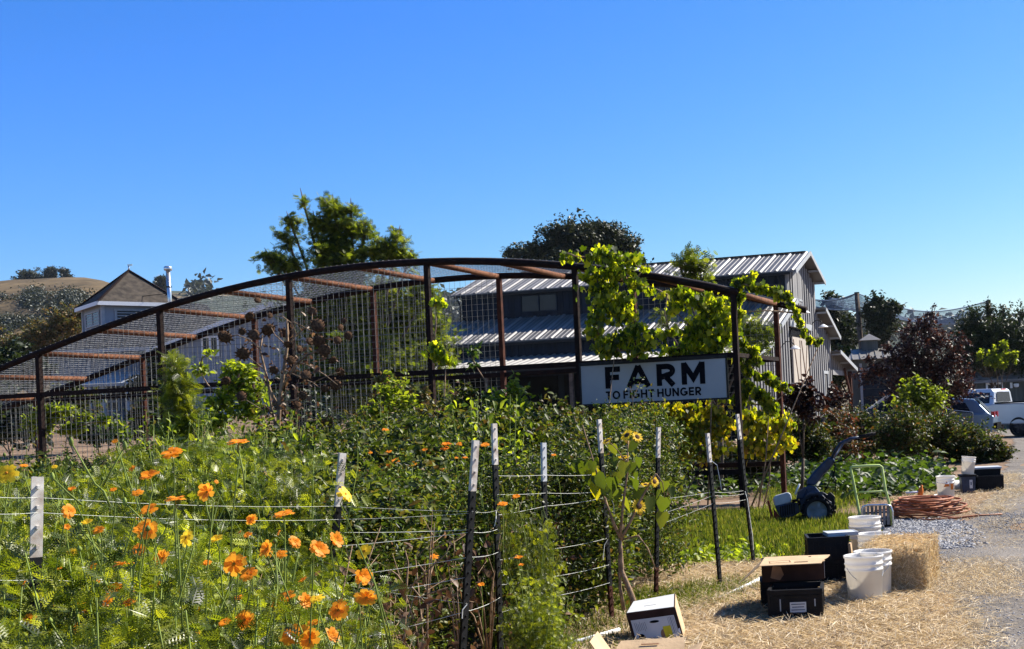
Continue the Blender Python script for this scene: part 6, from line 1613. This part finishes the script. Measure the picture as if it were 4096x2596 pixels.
mb = MB(); a = q(3452, 2052, .0); b = q(3566, 2047, .0); mb.beam(a, b, .02, .02); a = q(3452, 2088, .0); b = q(3566, 2083, .0); mb.beam(a, b, .02, .02); mb.build('deck_rail', M['black_paint'], t, True)
for px in (3462, 3552):
    c = q(px, 2098, .05); mb = MB(); Tm_ = Matrix.Translation((c.x, c.y, g(c.x, c.y)+.055)) @ Matrix.Rotation(math.pi/2, 4, 'X'); mb.lathe([(0,-.02),(.05,-.02),(.055,-.01),(.055,.01),(.05,.02),(0,.02)], 18, Tm_); mb.build('castor', M['tyre'], t, True)

# ================================================================== hose pile
c0 = gp(3720, 2068); mb = MB(); pts = []; rh = random.Random(3)
for i in range(24 * 16):
    a = 2*math.pi*i/24; k = i/24; rx = .50 + .10*math.sin(k*2.1) - .012*k; ry = .42 + .10*math.cos(k*1.7)
    pts.append(Vector((c0.x + math.cos(a)*rx + .05*math.sin(k*3), c0.y + .42 + math.sin(a)*ry, g(c0.x, c0.y) + .016 + k*.0125 + .02*abs(math.sin(a*.5 + k)) )))
for px, py in ((3600,2062),(3700,2085),(3800,2080),(3900,2068),(4010,2062)): p = gp(px, py); pts.append(p + Vector((0, 0, .016)))
mb.tube(pts, .0135, 6)
o = mb.build('garden_hose', M['hose']); tag(o, 'long terracotta coloured hose coiled in a flat heap by the gravel', 'hose')
p2 = [gp(3500, 2052), gp(3560, 2070), gp(3680, 2082), gp(3820, 2076), gp(3920, 2058), gp(4000, 2055)]
mb = MB(); mb.tube([p + Vector((0, 0, .03 + .10*math.sin(i*1.1))) for i, p in enumerate(p2)], .013, 6); o = mb.build('garden_hose', M['hose']); tag(o, 'single loose hose strand lying across the coiled heap', 'hose')
b = gp(3697, 2050) + Vector((0, .5, .2)); t = thing('spray_nozzle', 'bright orange plastic nozzle lying on the coiled hose', 'nozzle', b)
mb = MB(); mb.lathe([(0,0),(.035,0),(.04,.05),(.03,.10),(.018,.12),(.018,.15),(0,.15)], 12); mb.build('body', M['orange_print'], t)
mb = MB(); mb.tube([(0,0,.05),(-.1,0,.03),(-.2,0,0)], [.018,.014,.012], 8); mb.build('spout', M['white_paint'], t)
t.rotation_euler = (0, R(12), 0)

# ================================================================== buckets
def bucket(loc, label, group='white plastic buckets', nested=False, rot=(0, 0, 0), hang=R(-70), marks=None, k=1.0):
    t = thing('bucket', label, 'bucket', loc, 0, group); t.rotation_euler = rot; t.scale = (k, k, k)
    def one(z0, nm):
        mb = MB(); h = .37
        prof = [(0, z0), (.122, z0), (.129, z0+.008), (.141, z0+.255), (.147, z0+.256), (.148, z0+.268), (.142, z0+.270), (.143, z0+.298), (.149, z0+.299), (.150, z0+.310), (.144, z0+.312), (.145, z0+.350), (.153, z0+.352), (.154, z0+.368), (.148, z0+.370), (.139, z0+.360), (.126, z0+.012), (0, z0+.010)]
        mb.lathe(prof, 40); return mb.build(nm, M['bucket'], t)
    one(0, 'body')
    zt = 0
    if nested: one(.085, 'inner_bucket'); zt = .085
    mb = MB(); pts = []
    for i in range(17):
        a = math.pi * i / 16; x = .150 * math.cos(a); y = .165 * math.sin(a)
        pts.append(Vector((x, -y * math.sin(-hang) - .006, zt + .285 - y * math.cos(hang) * 1.0)))
    ho = (lambda: (mb.tube(pts, .0028, 5), mb.build('bail', M['steel'], t)))()[1]
    mb = MB(); mb.tube(pts[7:10], .011, 8); mb.build('grip', M['white_paint'], ho)
    if marks: marks(t)
    return t
b1 = gp(3462, 2412); bucket(b1, 'closest empty white bucket with its wire handle hanging down in front', hang=R(-42), rot=(0, 0, R(25)))
b2 = at(3490, 2188, 9.62); bucket((b2.x, 9.62, 0.0), 'white bucket just behind the closest one, against the straw bale', rot=(0, 0, R(-30)), hang=R(-40), k=1.0)
b3 = at(3458, 2074, 11.35); bucket((b3.x, 11.35, .03), 'stack of two nested white buckets farthest back beside the gravel', nested=True, rot=(0, 0, R(10)), hang=R(-35))
b4 = at(3508, 2128, 10.95); bucket((b4.x - .03, 10.95, 0.0), 'white bucket showing only its rim behind the straw bale', rot=(0, 0, R(40)))
# ================================================================== straw bale
fl = gp(3705, 2374); ang = -math.atan2(.22, 1.05)
t = thing('straw_bale', 'rectangular golden straw bale standing behind the white buckets', 'bale', fl, ang)
bw_, bl_, bh_ = .50, .98, .36
bm = bmesh.new(); bmesh.ops.create_cube(bm, size=1); bmesh.ops.subdivide_edges(bm, edges=bm.edges[:], cuts=14, use_grid_fill=True)
for v in bm.verts:
    c = v.co; s_ = 1 - .10 * (abs(c.x*2)**6 * abs(c.z*2)**6 + abs(c.y*2)**6 * abs(c.z*2)**6 + abs(c.x*2)**6 * abs(c.y*2)**6)
    n_ = .012 * math.sin(c.y*60 + c.z*9) + rnd.uniform(-.008, .008)
    c.x = (c.x * s_) * bw_ - bw_/2 + n_; c.y = c.y * s_ * bl_ + bl_/2 + n_; c.z = (c.z * s_ + .5) * bh_ + rnd.uniform(-.006, .006)
me = bpy.data.meshes.new('body'); bm.to_mesh(me); bm.free()
M['bale'] = mat('packed_straw', (.72, .52, .27), .95, .35, 26, .6, 90, col2=(.46, .30, .14), stretch=(1, 1, 3)); me.materials.append(M['bale'])
o = bpy.data.objects.new('body', me); COL.objects.link(o); o.parent = t
P = []; A_ = []
for i in range(9000):
    f = rnd.choice('tttfffrrrbl'); u, v = rnd.random(), rnd.random(); e = .002 + abs(rnd.gauss(0, .006))
    if f == 't': p = (-bw_*u, bl_*v, bh_ + e); n = (0, 0, 1)
    elif f == 'f': p = (-bw_*u, -e, bh_*v); n = (0, -1, 0)
    elif f == 'r': p = (e, bl_*u, bh_*v); n = (1, 0, 0)
    elif f == 'b': p = (-bw_*u, bl_+e, bh_*v); n = (0, 1, 0)
    else: p = (-bw_-e, bl_*u, bh_*v); n = (-1, 0, 0)
    P.append(p); A_.append(n)
z_ = np.array(A_, float) + rng.normal(size=(len(P), 3))*.22; z_ /= np.linalg.norm(z_, axis=1)[:, None]
y_ = rng.normal(size=(len(P), 3)); y_ -= (y_*z_).sum(1)[:, None]*z_; y_ /= np.linalg.norm(y_, axis=1)[:, None]
leaf_mesh('loose_straw', np.array(P), .055, T_diamond(1, .07, .05), G_straw, t, jitter=.6, rots=np.stack([np.cross(y_, z_), y_, z_], axis=2))
for yy in (.26, .72):
    mb = MB(); mb.tube([(.012,yy,0),(.012,yy,bh_+.008),(-bw_-.012,yy,bh_+.008),(-bw_-.012,yy,0)], .003, 5); mb.build('twine_band', M['hose'], t)

# ================================================================== crates and boxes
def crate(loc, rz, w_, d_, h_, label, grp='black plastic crates', m='black_plastic', paper=False):
    t = thing('crate', label, 'crate', loc, rz, grp); mb = MB(); T_ = .008
    mb.box((0, 0, .01), (w_, d_, .02))
    for s in (-1, 1):
        for (cx_, cy_, lx, ly, L) in ((0, s*d_/2, w_, T_, w_), (s*w_/2, 0, T_, d_, d_)):
            ax = 0 if lx > ly else 1
            mb.box((cx_, cy_, h_-.018), (lx + .02, ly + .014, .036) if ax == 0 else (lx + .014, ly + .02, .036))
            mb.box((cx_, cy_, .05), (lx, ly, .09)); mb.box((cx_, cy_, h_*.62), (lx, ly, .03))
            n = int(L / .045)
            for i in range(n + 1):
                o_ = -L/2 + L*i/n
                if abs(o_) < .055 and True:
                    mb.box((cx_ + (o_ if ax == 0 else 0), cy_ + (o_ if ax else 0), h_*.36), (.016 if ax == 0 else T_*1.6, .016 if ax else T_*1.6, h_*.5)); continue
                mb.box((cx_ + (o_ if ax == 0 else 0), cy_ + (o_ if ax else 0), h_/2), (.018 if ax == 0 else T_*1.8, .018 if ax else T_*1.8, h_-.03))
            mb.box((cx_, cy_, h_*.42), (lx*.96, ly*.5, h_*.8) if ax == 0 else (lx*.5, ly*.96, h_*.8))
    mb.build('body', M[m], t)
    if paper:
        mb = MB(); mb.box((.02, -d_/2-.016, h_*.48), (w_*.31, .004, h_*.30)); pl = mb.build('paper_label', M['box_white'], t)
        mb = MB()
        for k in range(4): mb.box((.02, -d_/2-.019, h_*.57-.02*k), (w_*.26*(1-.12*(k % 2)), .001, .006))
        mb.build('print', M['ink'], pl)
        mb = MB(); mb.box((-.105, -d_/2-.014, h_*.55), (.008, .004, h_*.36)); mb.box((.14, -d_/2-.014, h_*.6), (.008, .004, h_*.22)); mb.build('latch', M['trim'], t)
    return t
cB = gp(3190, 2492); crate((cB.x, cB.y+.19, cB.z), R(-3), .37, .36, .235, 'small black crate with a paper label, in front of the cardboard topped stack', paper=True)
cC = gp(3165, 2455); crate((cC.x-.02, cC.y+.30, cC.z), R(3), .40, .34, .225, 'black crate at the bottom of the stack under the cardboard')
kz = .228
t = thing('produce_box', 'dark printed produce box sitting on the crate under the torn cardboard', 'box', (cC.x+.02, cC.y+.27, kz), R(2), None)
mb = MB()
for s in (-1, 1):
    mb.box((0, s*.17, .07), (.46, .008, .14)); mb.box((s*.23, 0, .07), (.008, .34, .14))
mb.box((0, 0, .006), (.45, .33, .008)); mb.build('body', M['box_brown'], t)
mb = MB(); mb.box((.236, -.0, .07), (.003, .30, .125)); mb.build('side_print', M['box_white'], t)
mb = MB(); mb.prism([(-.17,-.04),(-.10,-.06),(-.07,-.02),(-.09,.04),(-.15,.05)], Matrix.Translation((0, -.1745, .07)) @ Matrix.Rotation(math.pi/2, 4, 'X'), .002); mb.build('front_print', M['rustline'], t)
# torn cardboard sheet on top, one flap folded down to the left
zt_ = kz + .148
def cz(px, py, D): return at(px, py, D)
A0 = [cz(3040,2293,8.9), cz(3285,2276,8.9), cz(3290,2262,9.0), cz(3300,2256,9.03), cz(3296,2246,9.1), cz(3312,2240,9.2), cz(3320,2224,9.32), cz(3180,2232,9.34), cz(3062,2240,9.34)]
for p in A0: p.z = zt_ + (p.y - 8.9) * .02
B0_ = [A0[0], A0[-1], cz(2990,2300,9.3), cz(2958,2335,8.95)]
t = thing('cardboard_sheet', 'large torn piece of cardboard lying over the box with its left flap hanging down', 'cardboard', A0[0])
def plate(mb, P_, th=.005):
    n = len(P_); nn = (P_[1]-P_[0]).cross(P_[2]-P_[0]).normalized() * th
    mb.add([p for p in P_] + [p + nn for p in P_], [tuple(range(n)), tuple(reversed(range(n, 2*n)))] + [(i, n+i, n+(i+1) % n, (i+1) % n) for i in range(n)])
mb = MB(); plate(mb, A0); mb.build('panel', M['cardboard'], t, True)
mb = MB(); plate(mb, B0_); mb.build('flap', M['cardboard'], t, True)
mb = MB(); c = cz(3205,2262,8.98); c.z = zt_ + .011; mb.box(c, (.10, .014, .002)); c2 = cz(3240, 2240, 9.25); c2.z = zt_+.014; mb.box(c2, (.02, .02, .002)); mb.build('hand_slot', M['dark'], t, True)
mb = MB(); c = cz(3120,2262,9.05); c.z = zt_ + .010; 
for a_, s_ in (((0,.05,0),(.15,.006,.001)), ((0,-.05,0),(.15,.006,.001)), ((.075,0,0),(.006,.1,.001)), ((-.075,0,0),(.006,.1,.001))): mb.box(c + Vector(a_), s_, rz=.1)
mb.build('print', M['rustline'], t, True)
# tall black crates beside the bale
cA = gp(3318, 2350)
t1 = crate((cA.x, cA.y+.2, 0), R(5), .33, .36, .22, 'lower of the two black crates beside the white buckets')
t2 = crate((cA.x-.005, cA.y+.2, .222), R(4), .33, .36, .20, 'upper of the two black crates beside the white buckets')
t = thing('cardboard_strip', 'narrow bent strip of tan cardboard stuck at the side of the black crates', 'cardboard', (cA.x+.19, cA.y+.1, .1))
mb = MB(); mb.hexa([Vector(v) for v in [(.0,-.08,-.05),(.03,-.1,-.05),(.035,.1,-.05),(.005,.1,-.05),(-.02,-.08,.26),(.0,-.1,.26),(.02,.1,.26),(.0,.1,.26)]]); mb.build('strip', M['cardboard'], t)
mb = MB(); mb.hexa([Vector(v) for v in [(.04,-.05,-.06),(.06,-.05,-.06),(.06,.05,-.06),(.04,.05,-.06),(.03,-.05,.0),(.05,-.05,.0),(.05,.05,.0),(.03,.05,.0)]]); mb.build('torn_piece', M['cardboard'], t)
b = (cA.x+.12, cA.y+.25, .424); t = thing('box_lid', 'pale flat lid resting on top of the black crates', 'lid', b, R(10)); mb = MB(); mb.box((0,0,.008), (.26,.22,.014)); mb.build('panel', M['grey_metal'], t, bevel=.004); mb = MB()
for s in (-1, 1): mb.box((s*.13, 0, .004), (.008, .22, .03)); mb.box((0, s*.11, .004), (.26, .008, .03))
mb.build('lip', M['grey_metal'], t)

# printed box standing tilted in front
FD = 8.05
f4 = [at(2540,2588,FD), at(2737,2562,FD), at(2698,2413,FD+.06), at(2503,2455,FD+.06)]
f4[2] = f4[1] + (f4[3] - f4[0])
k4 = [at(2560,2560,FD+.33), at(2745,2535,FD+.33), at(2700,2376,FD+.36), at(2532,2407,FD+.36)]
t = thing('printed_box', 'tilted white and brown printed carton with a yellow label', 'box', (f4[0]+f4[1])/2)
mb = MB(); mb.hexa([f4[0], f4[1], k4[1], k4[0], f4[3], f4[2], k4[2], k4[3]]); mb.build('carton', M['box_brown'], t, True)
ux = (f4[1]-f4[0]); uz = (f4[3]-f4[0]); W_ = ux.length; H_ = uz.length; ux.normalize(); uz.normalize(); un = ux.cross(uz).normalized()
FM = Matrix(((ux.x, uz.x, un.x, f4[0].x), (ux.y, uz.y, un.y, f4[0].y), (ux.z, uz.z, un.z, f4[0].z), (0,0,0,1)))
mb = MB(); mb.box((W_*.5, H_*.40, .0035), (W_*.88, H_*.76, .002), FM); mb.build('front_panel', M['box_white'], t, True)
mb = MB()
mb.prism([(W_*.52+.032*math.cos(a), H_*.66+.009*math.sin(a)) for a in [2*math.pi*i/16 for i in range(16)]], FM @ Matrix.Translation((0,0,.0050)), .0006); mb.build('hand_slot', M['dark'], t, True)
mb = MB(); mb.prism([(W_*.13,.006)] + [(W_*.20+.023*math.cos(a), H_*.20+.034*math.sin(a)) for a in [math.pi*(1-i/10) for i in range(11)]] + [(W_*.27,.006)], FM @ Matrix.Translation((0,0,.0050)), .0006); mb.build('side_hole', M['dark'], t, True)
mb = MB(); mb.box((W_*.74, H_*.27, .0055), (W_*.16, H_*.44, .001), FM, rz=.03); mb.build('yellow_label', M['yellow'], t, True)
mb = MB()
for i in range(7): mb.box((W_*(.12+.035*i), H_*(.58-.02*(i % 3)), .0050), (.0022, H_*(.22+.05*(i % 2)), .0006), FM, rz=.06)
for i in range(5): mb.box((W_*(.80+.03*i), H_*.5, .0048), (.0035 if i == 2 else .0018, H_*.5, .0006), FM, rz=.03)
mb.build('print', M['ink'], t, True)
mb = MB(); mb.prism([(W_*.66+.026*math.cos(a), H_*.24+.040*math.sin(a)) for a in [2*math.pi*i/18 for i in range(18)]], FM @ Matrix.Translation((0,0,.0046)), .0004); mb.build('round_print', M['rustline'], t, True)
mb = MB(); mb.prism([(W_*.98+.012*math.cos(a), H_*.30+.018*math.sin(a)) for a in [math.pi*.5+math.pi*i/10 for i in range(11)]], FM @ Matrix.Translation((0,0,.0052)), .0006); mb.build('white_spot', M['white_paint'], t, True)
tp = [f4[3], f4[2], k4[2], k4[3]]; nn = (tp[1]-tp[0]).cross(tp[3]-tp[0]).normalized()
cc = sum(tp, Vector())/4; tq = [cc + (p-cc)*.96 + nn*.002 for p in tp]; mb = MB(); mb.add([*tq, *[p + nn*.002 for p in tq]], [(4,5,6,7),(0,1,5,4),(1,2,6,5),(2,3,7,6),(3,0,4,7)]); mb.build('top_panel', M['box_white'], t, True)
tu = (tp[1]-tp[0]).normalized(); tv = nn.cross(tu)
TMx = Matrix(((tu.x, tv.x, nn.x, cc.x), (tu.y, tv.y, nn.y, cc.y), (tu.z, tv.z, nn.z, cc.z), (0,0,0,1)))
mb = MB(); mb.prism([(.02+.055*math.cos(a), .05+.055*math.sin(a)) for a in [2*math.pi*i/20 for i in range(20)]], TMx @ Matrix.Translation((0,0,.0045)), .0006); mb.build('round_print', M['cardboard'], t, True)
mb = MB(); mb.box((-.01, -.045, .005), (.08, .010, .001), TMx); mb.build('hand_slot', M['dark'], t, True)
sd_ = [f4[1], k4[1], k4[2], f4[2]]; nn = (sd_[1]-sd_[0]).cross(sd_[3]-sd_[0]).normalized(); mb = MB(); mb.add([p + nn*.002 for p in sd_] + [p + nn*.004 for p in sd_], [(4,5,6,7),(0,1,5,4),(1,2,6,5),(2,3,7,6),(3,0,4,7)]); mb.build('side_panel', M['cardboard'], t, True)
# open carton at the bottom edge
ob = at(2585, 2600, 6.75); gx = ob.x
t = thing('open_carton', 'open tan cardboard carton with spread flaps at the bottom edge of the picture', 'box', (gx, 6.72, 0))
wv_, dv_, hv_ = .40, .30, .185
mb = MB()
for s in (-1, 1): mb.box((0, s*dv_/2, hv_/2), (wv_, .006, hv_)); mb.box((s*wv_/2, 0, hv_/2), (.006, dv_, hv_))
mb.box((0,0,.004), (wv_, dv_, .006)); mb.build('body', M['cardboard'], t)
def flap(P_, nm='flap'):
    mb = MB(); plate(mb, [Vector(p) for p in P_], .004); return mb.build(nm, M['cardboard'], t)
flap([(-wv_/2, dv_/2, hv_), (wv_/2, dv_/2, hv_), (wv_/2-.01, dv_/2+.10, hv_+.05), (-wv_/2+.03, dv_/2+.10, hv_+.045)])
flap([(-wv_/2, dv_/2, hv_), (-wv_/2, -dv_/2, hv_), (-wv_/2-.08, -dv_/2+.02, hv_+.12), (-wv_/2-.08, dv_/2-.02, hv_+.13)])
flap([(wv_/2, -dv_/2, hv_), (wv_/2, dv_/2, hv_), (wv_/2+.11, dv_/2-.02, hv_+.05), (wv_/2+.10, -dv_/2+.02, hv_+.03)])
mb = MB(); mb.box((.0, dv_/2+.045, hv_+.033), (.10, .008, .004), rx=.4); mb.build('hand_slot', M['rustline'], t)

# pvc pipes and drip line
for a_, b_, r_, lab in (((2868,2412),(3040,2340),.016,'white plastic pipe lying in the straw beside the cardboard stack'), ((2930,2385),(3040,2330),.011,'thinner white pipe crossing the first one in the straw'), ((2250,2600),(2478,2545),.015,'white plastic pipe lying at the foot of the bed by the printed carton')):
    A = gp(*a_); B = gp(*b_); A.z += r_ + .012; B.z += r_ + .03
    mb = MB(); mb.tube([A, A.lerp(B, .5), B], r_, 10); o = mb.build('plastic_pipe', M['white_paint']); tag(o, lab, 'pipe', 'white plastic pipes on the ground')
A = [gp(2480,2412), gp(2600,2395), gp(2720,2372), gp(2860,2362), gp(2900,2360)]; mb = MB(); mb.tube([p + Vector((0,0,.012)) for p in A], .010, 6); o = mb.build('drip_line', M['black_plastic']); tag(o, 'black drip line lying on the ground behind the printed carton', 'irrigation line')
A = [gp(2670,2290), gp(2720,2290), gp(2742,2320), gp(2748,2340)]; mb = MB(); mb.tube([p + Vector((0,0,.03+.05*(i==1))) for i, p in enumerate(A)], .012, 6); o = mb.build('dry_root', M['dry_stem']); tag(o, 'curved brown root sticking out of the straw between two posts', 'root')

# ================================================================== buckets and bins by the drive
def label_tri(t):
    mb = MB(); mb.prism([(-.05,.20),(.05,.21),(.0,.29)], Matrix.Translation((0,-.150,0)) @ Matrix.Rotation(math.pi/2, 4, 'X'), .002); mb.box((.085, -.127, .2), (.05, .004, .09), rz=.6); mb.build('orange_print', M['orange_print'], t)
p = gp(3785, 1996); bucket(p, 'white bucket with orange print standing by the squash leaves', k=.98, marks=label_tri, hang=R(-80))
D_ = 19.9
def q2(px, py, d=0): return at(px, py, D_ + d)
b = gp(3876, 1975); 
t = thing('storage_bin', 'dark blue plastic bin with a white label, under the tilted bucket', 'bin', (b.x, b.y+.15, b.z))
mb = MB(); mb.hexa([Vector(v) for v in [(-.10,-.15,0),(.10,-.15,0),(.10,.15,0),(-.10,.15,0),(-.12,-.17,.29),(.12,-.17,.29),(.12,.17,.29),(-.12,.17,.29)]]); mb.build('body', M['blue_metal'], t, bevel=.01)
mb = MB(); mb.box((0,0,.30), (.27,.37,.03)); mb.build('rim', M['black_plastic'], t)
mb = MB(); mb.box((.04,-.167,.16), (.05,.004,.14), rx=.05); lb = mb.build('paper_label', M['box_white'], t); mb = MB(); mb.box((.04,-.171,.17), (.02,.003,.05), rx=.05); mb.build('print', M['ink'], lb)
bucket((b.x + .01, b.y + .15, b.z + .317), 'grey white bucket leaning on top of the dark blue bin', rot=(0, R(8), R(20)), k=.80, hang=R(-30))
b5 = gp(3835, 1970); bk = bucket((b5.x + .09, b5.y + .25, b5.z + .11), 'small pale bucket lying on its side left of the blue bin', rot=(0, R(-88), R(10)), k=.62)
b6 = gp(3975, 1965); cr_ = crate((b6.x - .02, b6.y + .22, b6.z), R(-6), .42, .34, .26, 'open black crate on the ground at the right end of the bin pile')
t = thing('lidded_tote', 'black tote with a grey lid stacked behind the open crate', 'bin', (b6.x - .05, b6.y + .55, b6.z)); mb = MB(); mb.hexa([Vector(v) for v in [(-.22,-.14,0),(.22,-.14,0),(.22,.14,0),(-.22,.14,0),(-.25,-.17,.36),(.25,-.17,.36),(.25,.17,.36),(-.25,.17,.36)]]); mb.build('body', M['black_plastic'], t, bevel=.01)
mb = MB(); mb.box((0,0,.375), (.53,.38,.035)); mb.build('lid', M['grey_metal'], t, bevel=.01)
b7 = gp(3740, 2000); mb = MB(); A = [gp(3690,2010), gp(3725,1998), gp(3745,1990)]; mb.tube([p_ + Vector((0,0,.035)) for p_ in A], .02, 8); o = mb.build('plastic_pipe', M['white_paint']); tag(o, 'short white pipe piece lying left of the orange printed bucket', 'pipe', 'white plastic pipes on the ground')

# ================================================================== one piece, one part
def split_loose(o):
    me = o.data; n = len(me.vertices); par = list(range(n))
    def find(a):
        while par[a] != a: par[a] = par[par[a]]; a = par[a]
        return a
    for p in me.polygons:
        v = p.vertices; r0 = find(v[0])
        for k in v[1:]: par[find(k)] = r0
    comp = {}
    for p in me.polygons: comp.setdefault(find(p.vertices[0]), []).append(p)
    if len(comp) < 2: return
    out = []
    for ps in comp.values():
        ids = sorted({i for p in ps for i in p.vertices}); mp = {a: b for b, a in enumerate(ids)}
        m2 = bpy.data.meshes.new(me.name); m2.from_pydata([me.vertices[i].co[:] for i in ids], [], [[mp[i] for i in p.vertices] for p in ps])
        for m_ in me.materials: m2.materials.append(m_)
        m2.polygons.foreach_set('material_index', [p.material_index for p in ps]); m2.polygons.foreach_set('use_smooth', [p.use_smooth for p in ps]); m2.update(); out.append(m2)
    for m2 in out[1:]:
        c = o.copy(); c.data = m2; COL.objects.link(c)
    o.data = out[0]
SPL = {'porch_siding', 'corner_board', 'tower_trim', 'outrigger', 'porch_beam', 'downpipe', 'side_window', 'gutter', 'rake_board', 'loft_door', 'open_bay_shade', 'bed_rail', 'mirror', 'tail_lamp', 'headlight', 'door_trim', 'latch', 'tower_fascia', 'ridge_cap', 'porch_post', 'bright_trim', 'louvre_window'}
for o in [o for o in COL.objects if o.type == 'MESH' and o.name.split('.')[0] in SPL]: split_loose(o)

# ================================================================== the air
mb = MB(); mb.box((0, 650, 44), (3400, 1420, 92+14)); hz_ = mb.build('haze', M['dark']); hz_['kind'] = 'stuff'
hm = bpy.data.materials.new('haze_air'); hm.use_nodes = True; hn = hm.node_tree.nodes; hn.clear()
ho_ = hn.new('ShaderNodeOutputMaterial'); pv = hn.new('ShaderNodeVolumePrincipled'); pv.inputs['Density'].default_value = .00006; pv.inputs['Color'].default_value = (.78, .88, 1, 1); pv.inputs['Anisotropy'].default_value = .3
hm.node_tree.links.new(pv.outputs[0], ho_.inputs['Volume']); hz_.data.materials.clear(); hz_.data.materials.append(hm)
